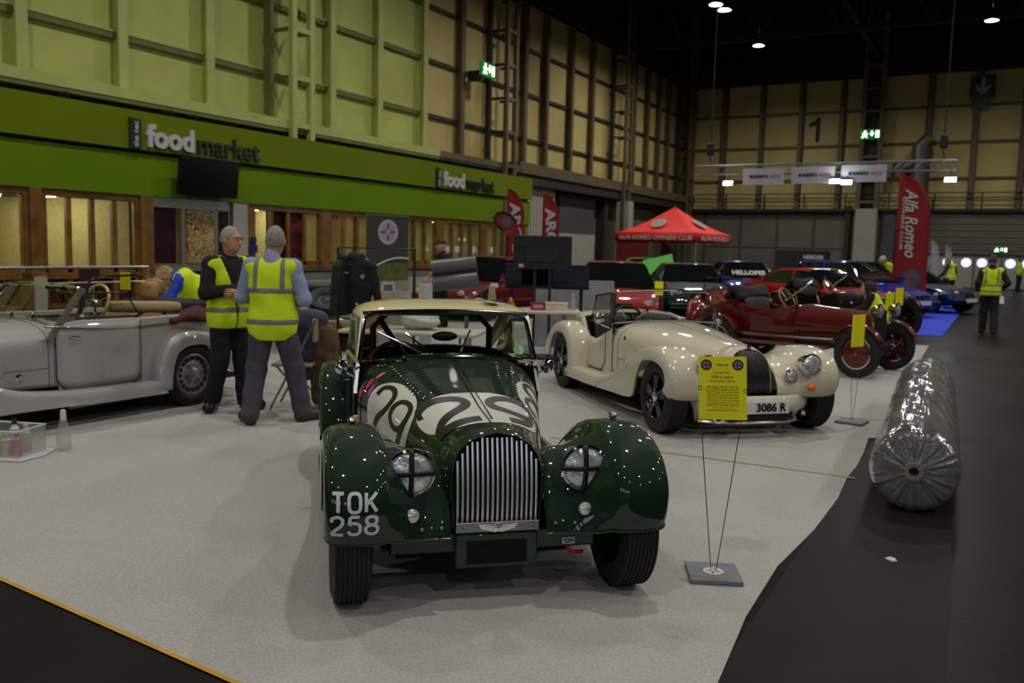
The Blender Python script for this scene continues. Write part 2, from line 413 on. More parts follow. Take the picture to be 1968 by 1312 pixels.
# ------------------------------------------------------------------ lamps
m_lamp = mat('lamp glow', (1, 1, 1), .4, emit=(1, .975, .95), es=LAMP_POWER, noise=0)
m_housing = mat('lamp housing', (.12, .12, .12), .5)
def high_bay(x, y, z=12.5):
    r = empty('high_bay_lamp', 'round high bay lamp hanging under the dark roof', 'lamp', (x, y, z), 0, 'high bay lamps under the roof')
    MB().lathe([(.05, .60), (.1, .55), (.14, .38), (.29, .13), (.30, 0)], n=16).build('lamp_shade', m_housing, r)
    MB().lathe([(.0, .10), (.24, .10)], n=16, m=0).build('lamp_lens', m_lamp, r)
    MB().tube([(0, 0, .5), (0, 0, 3.3)], .015, 6).build('hanging_cable', m_housing, r)
    return r
hb = high_bay(-12.0, 47.4)
for (x, y) in [(-1.2, 46.6), (-11.85, 39.0), (-11.75, 40.0)] + [(x, y) for x in (-12, -1.2, 9.6, 20.4) for y in (30.6, 22.2, 13.8, 5.4, -3, -11.4)] + [(9.6, 38.6), (-1.2, 38.4), (9.6, 46.6), (20.4, 38.6)]:
    c = copy_tree(hb); c.location = (x, y, 12.5)
# ------------------------------------------------------------------ food hall front
m_fascia_up = mat('olive lime fascia', (.42, .49, .02), .7, noise=.03, scale=.5, spec=.15)
m_fascia_lo = mat('lime green fascia', (.40, .53, .03), .7, noise=.03, scale=.5, spec=.15)
m_gap = mat('dark gap', (.06, .07, .04), .8)
m_timber = mat('oiled oak timber', (.45, .30, .11), .4, noise=.12, scale=3, col2=(.56, .39, .15))
m_alu = mat('brushed aluminium', (.62, .62, .60), .35, metal=.7)
m_blind = mat('cream blind', (.80, .74, .50), .7, noise=.03)
def _translucent(m, col, k):
    nt = m.node_tree; b = nt.nodes['Principled BSDF']; out = nt.nodes['Material Output']
    t = nt.nodes.new('ShaderNodeBsdfTranslucent'); t.inputs[0].default_value = (*srgb(col), 1); mx = nt.nodes.new('ShaderNodeMixShader'); mx.inputs[0].default_value = k
    nt.links.new(b.outputs[0], mx.inputs[1]); nt.links.new(t.outputs[0], mx.inputs[2]); nt.links.new(mx.outputs[0], out.inputs[0])
_translucent(m_blind, (.92, .90, .74), .38)
m_purple = mat('purple panel', (.30, .07, .24), .4)
m_magenta = mat('magenta panel', (.50, .08, .28), .4)
m_pane = glass_mat('shop window glass', (.95, .97, .92), .9)
m_strip = mat('fluorescent strip', (1, 1, 1), .4, emit=(1, .97, .8), es=40.0, noise=0)
m_inner = mat('cream interior wall', (.70, .64, .46), .7)
m_letter_w = mat('silver white lettering', (.78, .78, .78), .3, noise=0)
m_letter_d = mat('charcoal lettering', (.16, .17, .14), .4, noise=0)
FX = -17.6
t = MB(); t.bb(FX - .5, FX, -12, 33.0, 3.64, 4.52, 0); t.bb(FX - .5, FX - .1, -12, 33.0, 2.6, 3.56, 1); t.bb(FX - .45, FX - .16, -12, 32.9, 3.54, 3.66, 2)
t.bb(FX - .5, FX - .15, 32.75, 33.0, 0, 2.6, 1)
t.build('wall_left_food_hall', [m_fascia_up, m_fascia_lo, m_gap], kind='structure', label='two-tone lime green fascia over the food hall windows')
# interior box
t = MB(); t.bb(-24.2, -24, -12, 33, 0, 2.8, 0); t.bb(-24, FX - .5, -12, 33, 2.62, 2.7, 1); t.bb(-24, FX - .5, 32.8, 33, 0, 2.7, 0); t.bb(-24, FX - .4, -12.2, -12, 0, 2.7, 0)
for y in (13.9, 20.0): t.bb(-24, FX - .8, y, y + .1, 0, 2.62, 0)
t.build('wall_back_food_hall', [m_inner, m_black], kind='structure', label='cream walls inside the food hall')
for k, (x, y) in enumerate([(-20.3, 5.5), (-20.3, 8.0), (-20.3, 10.5), (-20.3, 12.9), (-22.3, 7), (-22.3, 10), (-22.3, 12.6), (-20.3, 15.6), (-20.3, 18.4), (-20.3, 22), (-20.3, 25.5), (-20.3, 29), (-19.4, 19.4), (-19.4, 21.7), (-19.4, 24.2), (-19.4, 26.8), (-19.4, 30.9)]):
    r = empty('strip_light', 'fluorescent ceiling strip seen through the food hall windows', 'lamp', (x, y, 2.55), 0, 'strip lights inside the food hall')
    MB().bb(-.75, .75, -.06, .06, -.02, .03).build('diffuser', m_strip, r); MB().bb(-.8, .8, -.09, .09, .03, .07).build('lamp_body', m_alu, r)
t = MB(); t.bb(-23.95, -23.9, 7.2, 8.6, 1.2, 2.1, 0); t.build('menu_board', m_black, label='dark menu board on the cream wall behind the left windows', cat='board')
t = MB(); t.bb(-23.95, -23.85, 9.5, 10.4, 1.0, 1.6, 0); t.build('wall_picture', m_magenta, label='small red picture on the cream wall inside the food hall', cat='picture')
# dado, sills, frames
t = MB(); t.bb(FX - .35, FX - .1, 17.0, 33.0, 0, .82); t.build('baseboard_left', m_white_wall, kind='structure', label='off white dado wall under the timber windows')
wn = [20]
def win(y0, y1, fills, z0=.88, z1=2.58, low=False, n=4):
    """a timber framed bay of narrow panes, one structure object with frame and panes"""
    wn[0] += 1; t = MB(); xo = FX - .16; xi = FX - .3
    t.bb(xi, xo, y0, y1, z1 - .12, 2.6, 0); t.bb(xi, xo + .02, y0, y1, z0 - .07, z0 + .07, 0)
    t.bb(xi, xo, y0, y0 + .22, z0 + .07, z1 - .12, 0); t.bb(xi, xo, y1 - .22, y1, z0 + .07, z1 - .12, 0)
    pw = (y1 - y0 - .44) / n
    for k in range(n):
        a = y0 + .22 + k * pw; b = a + pw
        t.bb(xi + .03, xo - .02, a, a + .06, z0, z1, 0); t.bb(xi + .03, xo - .02, b - .06, b, z0, z1, 0)
        t.bb(xi + .03, xo - .02, a, b, z1 - .14, z1 - .08, 0); t.bb(xi + .03, xo - .02, a, b, z0 + .05, z0 + .18, 0)
        t.bb(xi + .07, xi + .075, a + .09, b - .09, z0 + .18, z1 - .13, 1)
        if fills[k]: t.bb(xi - .08, xi - .05, a - .02, b + .02, z0 + .08, z1 - .1, fills[k])
    if low:
        t.bb(xi - .02, xo, y0, y1, 0, .14, 0); t.bb(xi - .03, xi - .01, y0, y1, .1, z0, 5)
        for k in range(n + 1): t.bb(xi, xo, y0 + .2 + k * pw - .06, y0 + .2 + k * pw + .06, 0, z0, 0)
    t.build('window_%d' % wn[0], [m_timber, m_pane, m_blind, m_purple, m_magenta, mat('dark red panel', (.28, .06, .05), .5)], kind='structure', label='timber framed food hall window bay')
win(8.3, 11.15, [0, 0, 0, 0], .75, low=True); win(11.15, 13.85, [0, 0, 0, 0], .75, low=True); win(5.5, 8.3, [0, 0, 0, 0], .75, low=True)
win(17.1, 20.2, [0, 3, 4, 2]); win(20.2, 23.25, [0, 2, 2, 0]); win(23.25, 26.3, [2, 2, 2, 2]); win(26.3, 29.4, [2, 2, 2, 2]); win(29.4, 32.8, [2, 2, 2, 2])
trim(MB().bb(FX - .32, FX - .1, 13.7, 14.05, 0, 2.6).bb(FX - .32, FX - .1, 11.02, 11.28, 0, 2.6), [m_timber], 'oak pillar beside the food hall doors')
trim(MB().bb(FX - .3, FX - .12, 16.55, 17.05, 0, 2.6), [m_white_wall], 'white door surround pillar')
trim(MB().bb(FX - .22, FX + .04, 17.0, 32.8, .80, .88), [m_timber], 'long oak window sill')
# glazed double doors with poster
d = MB(); xo = FX - .2
d.bb(xo - .08, xo, 14.05, 16.55, 2.36, 2.6, 0)
for y in (14.05, 15.0, 16.05, 16.5): d.bb(xo - .06, xo, y - .05, y + .05, 0, 2.4, 0)
d.bb(xo - .06, xo + .01, 14.05, 16.05, .82, .96, 0); d.bb(xo - .04, xo - .03, 14.05, 16.5, 0, 2.36, 1)
d.bb(xo - .12, xo - .1, 14.1, 14.85, 1.0, 2.36, 2); d.bb(xo - .12, xo - .1, 16.1, 16.5, 0, 2.36, 2); d.bb(xo - .12, xo - .1, 14.1, 16, .05, .8, 3)
d.build('door_2', [m_alu, m_pane, m_purple, mat('dark red panel')], kind='structure', label='grey framed glass double doors of the food hall')
def poster_mat():
    m = bpy.data.materials.new('swirl pattern print'); m.use_nodes = True; nt = m.node_tree; b = nt.nodes['Principled BSDF']; b.inputs['Roughness'].default_value = .5
    tc = nt.nodes.new('ShaderNodeTexCoord'); nz = nt.nodes.new('ShaderNodeTexNoise'); nz.inputs['Scale'].default_value = 2.2; nz.inputs['Detail'].default_value = 2; nz.inputs['Distortion'].default_value = 2.5
    nt.links.new(tc.outputs['Object'], nz.inputs['Vector'])
    r = nt.nodes.new('ShaderNodeValToRGB'); e = r.color_ramp.elements; r.color_ramp.interpolation = 'CONSTANT'
    e[0].position = 0; e[0].color = (*srgb((.2, .06, .12)), 1); e[1].position = .36; e[1].color = (*srgb((.75, .66, .40)), 1)
    for p, c in ((.42, (.25, .18, .12)), (.46, (.75, .67, .42)), (.52, (.22, .15, .1)), (.56, (.72, .64, .4)), (.62, (.62, .10, .12)), (.72, (.72, .6, .4))):
        x = e.new(p); x.color = (*srgb(c), 1)
    nt.links.new(nz.outputs['Fac'], r.inputs['Fac']); nt.links.new(r.outputs['Color'], b.inputs['Base Color']); return m
MB().bb(xo + .005, xo + .02, 15.08, 15.95, 1.02, 2.34).build('door_poster', poster_mat(), label='tall poster of cream and red swirls on the glass door', cat='poster')
s = MB().lathe([(0, 0), (.11, 0), (.11, .02), (0, .02)], (FX - .12, 17.25, 1.62), 'x', 20); s.bb(FX - .12, FX - .1, 17.12, 17.38, 1.28, 1.5)
s.build('door_sign', mat('blue sign', (.06, .12, .45), .4), label='small blue round sign on the oak frame right of the doors', cat='sign')
# lettering signs
def food_sign(y0, sc, label):
    r = empty('wall_sign', label, 'sign', (FX, y0, 4.0), 0)
    # local plane: X right = +Y world, Y up = +Z, Z out = +X
    def Mx(yy, zz): return frame((.03, yy, zz), (0, 1, 0), (0, 0, 1))
    b = MB(); b.bb(.0, .05, 0, .3 * sc, -.37 * sc + .02, .33 * sc); b.build('plaque', m_letter_d, r)
    a = MB(); put_text(a, 'the nec', .2, frame((.06, .15 * sc, -.02), (0, 0, 1), (0, -1, 0)), .01, .003, width=.58 * sc); a.build('small_lettering', m_letter_w, r)
    a = MB(); put_text(a, 'food', .5, Mx(1.12 * sc, -.01), .09, .018, width=1.38 * sc, height=.55 * sc); a.build('pale_lettering', m_letter_w, r)
    a = MB(); put_text(a, 'market', .5, Mx(2.97 * sc, -.04), .07, .006, width=2.05 * sc, height=.50 * sc); a.build('dark_lettering', m_letter_d, r)
food_sign(13.34, 1.0, 'large food market lettering on the olive fascia, above the hanging screen')
food_sign(25.75, 1.0, 'farther food market lettering near the right end of the fascia')
r = empty('hanging_screen', 'black flat screen mounted on the lime fascia', 'television', (FX + .1, 15.45, 3.15))
MB().box((.12, 0, 0), (.09, 1.85, .95), (0, .1, 0)).build('screen_panel', mat('gloss black', (.03, .03, .03), .2), r, bevel=.01)
MB().bb(-.12, .1, -.2, .2, -.2, .2).build('wall_bracket', m_black, r)
# spot heads and bits above the fascia
for k, (y, dz) in enumerate([(11.9, 0), (14.6, .05), (15.3, 0), (20.3, 0), (22.0, 0), (25.9, 0)]):
    r = empty('spot_lamp', ('small dark spotlight on top of the green fascia'), 'lamp', (FX - .2, y, 4.52), 0, 'spotlights above the fascia')
    MB().tube([(0, 0, 0), (0, 0, .08)], .02).build('stem', m_black, r); MB().tube([(-.1, -.05, .12), (.12, .05, .1)], .055, 10).build('lamp_head', m_black, r)
# exit signs
m_exit = mat('exit sign green', (.02, .3, .1), .4, emit=(.0, .42, .10), es=.7, noise=0); m_exitw = mat('exit sign white', (1, 1, 1), .4, emit=(.85, 1, .85), es=4.0, noise=0)
def exit_sign(loc, axis, w, h, label, mast=True):
    r = empty('exit_sign', label, 'sign', loc)
    if axis == 'x': M = frame((.06, 0, 0), (0, 1, 0), (0, 0, 1))
    else: M = frame((0, -.06, 0), (1, 0, 0), (0, 0, 1))
    b = MB().prism([(-w / 2, -h / 2), (w / 2, -h / 2), (w / 2, h / 2), (-w / 2, h / 2)], -.12, 0, M=M); b.build('sign_case', [m_exit], r)
    g = MB()
    g.prism([(w * .28, -h * .35), (w * .44, -h * .35), (w * .44, h * .35), (w * .28, h * .35)], .0, .01, M=M)
    # arrow
    g.prism([(-w * .02, h * .1), (w * .06, h * .1), (w * .06, h * .35), (w * .12, h * .35), (w * .12, h * .1), (w * .2, h * .1), (w * .09, -h * .2)][::-1], 0, .01, M=M)
    # running figure
    g.prism([(-w * .30, h * .22), (-w * .22, h * .22), (-w * .20, h * .36), (-w * .28, h * .38)], 0, .01, M=M)
    g.prism([(-w * .40, h * .05), (-w * .30, h * .18), (-w * .18, h * .16), (-w * .10, 0), (-w * .14, -h * .03), (-w * .2, h * .05), (-w * .2, -h * .1), (-w * .12, -h * .34), (-w * .17, -h * .36), (-w * .27, -h * .14), (-w * .33, -h * .36), (-w * .43, -h * .34), (-w * .3, -h * .02), (-w * .36, 0)], 0, .01, M=M)
    g.build('pictogram', m_exitw, r)
exit_sign((XW + .95, 29.35, 8.35), 'x', .95, .52, 'lit green exit sign on a post of the left wall')
trim(MB().bb(XW + .3, XW + .93, 28.98, 29.1, 7.9, 8.3), [m_dark_steel], 'bracket behind the left exit sign')
exit_sign((-7.2, YB - .96, 8.67), 'y', 1.1, .55, 'lit green exit sign on the middle column of the far wall')
exit_sign((-.1, YB - .25, 2.15), 'y', .7, .3, 'small dim green exit sign over the far doors')
# big numeral and arrow on far wall
g = MB(); g.prism([(-.02, -.75), (.2, -.75), (.2, .72), (.02, .72), (-.1, .52), (-.42, .36), (-.42, .16), (-.02, .26)], 0, .03, M=frame((-10.4, YB - .03, 9.2), (1, 0, 0), (0, 0, 1))); g.build('wall_numeral', m_black, label='large black numeral 1 painted on the far wall', cat='sign')
r = empty('arrow_sign', 'green down arrow sign with EXIT letters high on the far wall', 'sign', (-1.6, YB - .37, 10.9))
MB().bb(-.62, .62, -.05, 0, -.4, .82).build('arrow_board', mat('dull green board', (.05, .28, .16), .5), r)
MB().bb(-.52, .42, -.05, 0, -.95, -.42).build('exit_board', mat('green board', (.22, .42, .14), .5), r)
a = MB(); a.prism([(-.09, .7), (-.09, .1), (-.36, .33), (-.36, .08), (0, -.28), (.36, .08), (.36, .33), (.09, .1), (.09, .7)], 0, .02, M=frame((0, -.06, 0), (1, 0, 0), (0, 0, 1))); a.build('arrow', mat('pale sign white', (.7, .75, .68), .5), r)
a = MB(); put_text(a, 'EXIT', .4, frame((-.05, -.06, -.68), (1, 0, 0), (0, 0, 1)), .02, .01, width=.8, height=.36); a.build('lettering', mat('dark green letter', (.03, .22, .08), .5), r)
# dark pipe hanging at the green lattice column, duct by the far column
MB().tube([(XW + 1.3, 20.3, 9.0), (XW + 1.3, 20.3, 16)], .09, 10).build('hanging_pipe', m_black, label='black pipe hanging beside the green lattice column', cat='pipe')
t = MB(); t.tube([(-4.4, YB - 1, 3.9), (-4.4, YB - 1, 7.9), (-3.9, YB - 1, 8.3)], .5, 16); t.tube([(-5.5, YB - .8, 6.2), (-5.5, YB - .8, 7)], .4, 12); t.tube([(-4.4, YB - 1, 7.1), (-5.5, YB - .8, 6.6)], .3, 12)
t.build('ventilation_duct', mat('dull galvanised metal', (.42, .42, .40), .45, metal=.6), label='galvanised ventilation duct with an elbow on the far wall', cat='duct')
# rail in front of the food hall
r = empty('handrail', 'double steel handrail with timber posts before the food hall', 'railing', (-15.7, 0, 0))
MB().tube([(0, 2, 1.0), (0, 12.3, 1.0)], .03, 10).build('top_rail', m_alu, r); MB().tube([(0.05, 2, .70), (.05, 12.3, .70)], .022, 10).build('lower_rail', m_alu, r)
for y in (4.0, 6.8, 9.6, 12.3): MB().tube([(0, y, 0), (0, y, 1.0)], .03, 10).build('post', m_alu, r)
t = MB(); t.bb(-15.5, -15.2, 9.45, 9.75, 0, .93); t.build('timber_cabinet', m_timber, label='slim oak cabinet behind the handrail', cat='cabinet')
MB().bb(-15.19, -15.17, 9.48, 9.72, .1, .86).build('paper_notice', m_white_wall, label='white notice on the slim oak cabinet', cat='notice')
MB().bb(-15.1, -14.95, 12.35, 12.75, 0, .93).build('free_standing_board', mat('clean white', (.75, .75, .75), .5), label='white panel at the right end of the handrail', cat='panel')
for y in (6.0, 7.7, 9.0, 11.6):
    r = empty('dining_chair', 'dark chair inside the food hall, seen through the rail', 'chair', (-16.6, y, 0), random.uniform(-.5, .5), 'dark chairs behind the handrail')
    MB().box((0, 0, .45), (.42, .42, .05)).build('seat', mat('dark red seat', (.2, .05, .05), .5), r); MB().box((-.2, 0, .72), (.04, .4, .4)).build('backrest', mat('dark red seat'), r)
    for a in (-1, 1):
        for b in (-1, 1): MB().tube([(a * .18, b * .18, 0), (a * .18, b * .18, .43)], .015, 6).build('leg', m_black, r)

# ------------------------------------------------------------------ banner truss
TY = 30.0
r = empty('lighting_truss', 'aluminium box truss hanging across the hall with banners', 'truss', (0, TY, 4.42))
t = MB()
for (dy, dz) in ((-.15, -.15), (.15, -.15), (-.15, .15), (.15, .15)): t.tube([(-9.5, dy, dz), (-1.4, dy, dz)], .025, 6)
t.build('chord', m_alu, r); t = MB(); x = -9.5; k = 0
while x < -1.6: t.tube([(x, -.15, -.15 if k % 2 else .15), (x + .3, -.15, .15 if k % 2 else -.15)], .012, 5); t.tube([(x, .15, -.15 if k % 2 else .15), (x + .3, -.15, -.15 if k % 2 else .15)], .012, 5); x += .3; k += 1
t.build('lacing', m_alu, r)
for x in (-9.0, -1.75):
    MB().tube([(x, 0, .15), (x - .05, 0, .45), (x - .05, 0, 11.4)], .02, 6).build('hanging_chain', m_black, r); MB().box((x - .05, 0, .72), (.22, .2, .42)).build('chain_hoist', m_black, r, bevel=.04)
m_banner = mat('white banner', (.72, .72, .75), .6, noise=.01); m_btxt = mat('black print', (.12, .12, .15), .6, noise=0); m_bred = mat('red print', (.65, .25, .25), .6, noise=0)
for k, (x, tx) in enumerate([(-7.16, 'first'), (-5.57, 'second'), (-4.02, 'third')]):
    r = empty('hanging_banner', tx + ' white banner from the left hanging on the lighting truss', 'banner', (x, TY - .17, 4.17 + .02 * k), 0)
    MB().bb(-.68, .68, -.01, .01, -.27, .27).build('banner_sheet', m_banner, r)
    a = MB(); put_text(a, 'BODINITO', .15, frame((-.15, -.015, 0), (1, 0, 0), (0, 0, 1)), .004, .01, width=.6, height=.11, m=0); put_text(a, 'AUTO', .15, frame((.38, -.015, 0), (1, 0, 0), (0, 0, 1)), .004, .003, width=.36, height=.11, m=1); a.build('print', [m_btxt, m_bred], r)
m_tl = mat('truss lamp glow', (1, 1, 1), .4, emit=(.93, .98, 1), es=TRUSS_POWER, noise=0)
for x, z in ((-8.32, 4.02), (-4.86, 4.03), (-4.5, 3.99), (-1.53, 4.03)):
    r = empty('truss_lamp', 'bright white lamp under the banner truss', 'lamp', (x, TY - .26, z - .06), 0, 'lamps under the banner truss')
    o = MB().box((0, -.02, 0), (.3, .02, .13), (-.5, 0, 0)).build('lamp_lens', m_tl, r); MB().box((0, .06, .03), (.34, .12, .18), (-.5, 0, 0)).build('lamp_body', m_housing, r)
    MB().tube([(0, .06, .1), (0, .11, .33)], .015, 6).build('yoke', m_housing, r)

# ------------------------------------------------------------------ floor coverings
m_carpet = mat('light grey carpet', (.66, .66, .64), .95, noise=.07, scale=90, bump=.35, bscale=350)
def carpet_mat():
    m = mat('light grey carpet'); nt = m.node_tree; b = nt.nodes['Principled BSDF']; b.inputs['Specular IOR Level'].default_value = .1
    tc = nt.nodes['Texture Coordinate']
    src = b.inputs['Base Color'].links[0].from_socket
    n = nt.nodes.new('ShaderNodeTexNoise'); n.inputs['Scale'].default_value = 2.2; n.inputs['Detail'].default_value = 6; nt.links.new(tc.outputs['Object'], n.inputs['Vector'])
    mr = nt.nodes.new('ShaderNodeMapRange'); mr.inputs[1].default_value = .3; mr.inputs[2].default_value = .7; mr.inputs[3].default_value = .96; mr.inputs[4].default_value = 1.03
    nt.links.new(n.outputs['Fac'], mr.inputs[0]); mx = nt.nodes.new('ShaderNodeVectorMath'); mx.operation = 'SCALE'
    nt.links.new(src, mx.inputs[0]); nt.links.new(mr.outputs[0], mx.inputs['Scale']); nt.links.new(mx.outputs[0], b.inputs['Base Color'])
carpet_mat()
edge = [(-.70, 2.12), (-.76, 2.6), (-.80, 3.07), (-.86, 3.7), (-.88, 4.41), (-.83, 5.12), (-.82, 5.9), (-.85, 6.50), (-.84, 6.90), (-.86, 7.45), (-.90, 8.05), (-.785, 8.19), (-.80, 9.15), (-.885, 9.22), (-.90, 11), (-.95, 13), (-.99, 15), (-1.04, 17.38)]
cp = edge + [(-11.5, 17.3), (-11.5, 2.75), (-3.86, 2.24), (-2.31, 2.13)]
MB().prism(cp, 0.001, .008, 0).build('carpet', m_carpet, label='large light grey carpet under the cars', cat='carpet')
m_ytape = mat('yellow tape', (.72, .55, .12), .6); m_ttape = mat('tan floor tape', (.55, .45, .26), .6)
MB().prism([(-.70, 2.10), (-2.31, 2.112), (-3.86, 2.222), (-11.5, 2.73), (-11.5, 2.75), (-3.86, 2.245), (-2.31, 2.134), (-.70, 2.124)][::-1], .0085, .0095).build('edge_tape', m_ytape, label='thin yellow tape along the front carpet edge', cat='tape')
MB().prism([(-3.2, 6.42), (-.80, 6.49), (-.80, 6.525), (-3.2, 6.455)], .0085, .0095).build('floor_tape', m_ttape, label='tan tape line across the carpet before the cream car', cat='tape')
MB().prism([(-2.1, 8.83), (-.86, 9.0), (-.86, 9.03), (-2.1, 8.86)], .0085, .0095).build('floor_tape', m_ttape, label='faint tan tape line beside the second sign base', cat='tape')
MB().prism([(-11, 6.72), (-5.0, 6.55), (-5.0, 6.57), (-11, 6.74)], .0085, .0095).build('floor_tape', m_ttape, label='thin tan tape line behind the standing men', cat='tape')
MB().bb(-3.6, -.95, 19.7, 33, .001, .012).build('blue_carpet', mat('blue carpet', (.10, .22, .78), .9, noise=.05, scale=20), label='bright blue carpet beyond the grey one', cat='carpet')
MB().bb(-12, -4.2, 19.3, 40, .001, .009).build('grey_carpet', mat('mid grey carpet', (.42, .42, .42), .9, noise=.05, scale=20), label='grey carpet under the far cars', cat='carpet')
MB().bb(-2.2, .2, 36.5, 44, .001, .01).build('pale_carpet', mat('pale carpet', (.68, .68, .66), .9, noise=.05, scale=20), label='pale carpet strip by the far feather flags', cat='carpet')
MB().prism([(-.82, 2.0), (-.86, 10.5), (-.36, 10.5), (-.09, 4.44), (-.03, 2.0)][::-1], .0005, .004).build('floor_mat', mat('black vinyl', (.082, .072, .068), .55, noise=.12, scale=3, spec=.12), label='black vinyl sheet along the right carpet edge', cat='mat')
MB().prism([(-12, 1.0), (.16, 1.0), (.16, 1.99), (-.72, 2.1), (-2.31, 2.105), (-3.86, 2.215), (-12, 2.72)], .0005, .004).build('floor_mat', mat('black vinyl'), label='black vinyl sheet in front of the yellow tape', cat='mat')
# ------------------------------------------------------------------ wrapped carpet roll
def carpet_roll():
    r = empty('carpet_roll', 'long dark carpet roll wrapped in clear plastic on the floor', 'carpet roll', (-.38, 5.86, 0), math.radians(3.0))
    R = .262; b = MB()
    b.tube([(0, 0.02, R), (0, 4.3, R)], R - .012, 40)
    b.build('rolled_carpet', mat('charcoal carpet back', (.27, .265, .26), .9), r, sharp=60)
    k = MB().lathe([(.03, 0), (.055, 0), (.055, .05), (.03, .05), (.03, 0)], (0, -.03, R), 'y', 20); k.build('cardboard_core', mat('grey card', (.5, .47, .42), .8), r)
    # plastic: cylinder with gathered end
    rnd = random.Random(3); P = []; n = 96
    lob = [rnd.uniform(-1, 1) for _ in range(n)]
    for i, (y, rad, w) in enumerate([(-.045, .05, .0), (-.04, .09, .004), (-.035, .14, .006), (-.028, .19, .007), (-.015, .235, .006), (.01, .258, .003), (.06, R + .002, .0015)] + [(.06 + 4.2 * q / 60, R + .003, .002) for q in range(1, 61)]):
        row = []
        for j in range(n):
            a = 2 * PI * j / n; ww = lob[j] * w * (1 + .5 * math.sin(i * 1.3 + j))
            q = rad + (ww if w < .003 else 0) + (.004 * math.sin(3 * a + i * .35) + .003 * math.sin(7 * a - i * .8) if i > 6 else 0)
            row.append((q * math.cos(a), y + (ww * 1.6 if w >= .003 else 0), R + .004 + q * math.sin(a)))
        P.append(row)
    g = MB(); g.grid(P, closed_v=True)
    pm = bpy.data.materials.new('clear wrap'); pm.use_nodes = True; nt = pm.node_tree; nt.nodes.remove(nt.nodes['Principled BSDF'])
    tr = nt.nodes.new('ShaderNodeBsdfTransparent'); tr.inputs[0].default_value = (.8, .8, .8, 1)
    gl = nt.nodes.new('ShaderNodeBsdfGlossy'); gl.inputs['Roughness'].default_value = .12; gl.inputs[0].default_value = (.95, .95, .97, 1)
    df = nt.nodes.new('ShaderNodeBsdfDiffuse'); df.inputs[0].default_value = (.75, .75, .76, 1)
    m1 = nt.nodes.new('ShaderNodeMixShader'); m1.inputs[0].default_value = .13; nt.links.new(tr.outputs[0], m1.inputs[1]); nt.links.new(df.outputs[0], m1.inputs[2])
    lw = nt.nodes.new('ShaderNodeLayerWeight'); lw.inputs[0].default_value = .35
    mr = nt.nodes.new('ShaderNodeMapRange'); mr.inputs[3].default_value = .05; mr.inputs[4].default_value = .55; nt.links.new(lw.outputs['Fresnel'], mr.inputs[0])
    m2 = nt.nodes.new('ShaderNodeMixShader'); nt.links.new(mr.outputs[0], m2.inputs[0]); nt.links.new(m1.outputs[0], m2.inputs[1]); nt.links.new(gl.outputs[0], m2.inputs[2])
    nt.links.new(m2.outputs[0], nt.nodes['Material Output'].inputs[0])
    tc = nt.nodes.new('ShaderNodeTexCoord'); mp = nt.nodes.new('ShaderNodeMapping'); mp.inputs['Scale'].default_value = (4, .22, 4); nz = nt.nodes.new('ShaderNodeTexNoise'); nz.inputs['Scale'].default_value = 2; nz.inputs['Detail'].default_value = 3; nz.inputs['Distortion'].default_value = 1.5
    nt.links.new(tc.outputs['Object'], mp.inputs[0]); nt.links.new(mp.outputs[0], nz.inputs['Vector']); bp = nt.nodes.new('ShaderNodeBump'); bp.inputs['Strength'].default_value = .35; bp.inputs['Distance'].default_value = .03
    nt.links.new(nz.outputs['Fac'], bp.inputs['Height'])
    for s_ in (gl, df): nt.links.new(bp.outputs['Normal'], s_.inputs['Normal'])
    g.build('plastic_wrap', pm, r, sharp=0)
carpet_roll()
MB().prism([(-.42, 4.83), (-.385, 4.80), (-.36, 4.82), (-.375, 4.86), (-.4, 4.87)], .005, .012).build('paper_scrap', mat('clean white'), label='small white paper scrap on the black floor sheet', cat='paper')
# ------------------------------------------------------------------ roadsters of the classic flowing-wing kind
m_chrome = mat('chrome', (.86, .86, .87), .06, metal=1, noise=0)
m_rubber = mat('tyre rubber', (.085, .085, .085), .65, noise=.1, scale=30)
m_dkint = mat('black leather', (.05, .05, .05), .45, noise=.1)
m_under = mat('dark underside', (.03, .03, .03), .8)
m_lens = mat('headlamp lens', (.85, .87, .88), .08, metal=.55, noise=.25, scale=25, bump=.6, bscale=30)
m_glassc = glass_mat('windscreen glass', (.93, .98, .95), .9)
m_wood = mat('varnished wood rim', (.42, .20, .08), .25, noise=.15, scale=20)
m_amber = mat('amber lens', (.95, .42, .05), .15, noise=.05)
m_redlens = mat('red lens', (.55, .04, .03), .15)
m_btape = mat('black tape', (.02, .02, .02), .5)
m_bolt = mat('dull bolt', (.55, .55, .53), .35, metal=.8)

def paint(name, col, metallic=0.0, rough=.28, col2=None, noise=.01):
    return mat(name, col, max(rough, .5), metal=metallic, noise=noise, scale=3, coat=1.0, col2=col2, spec=.15)

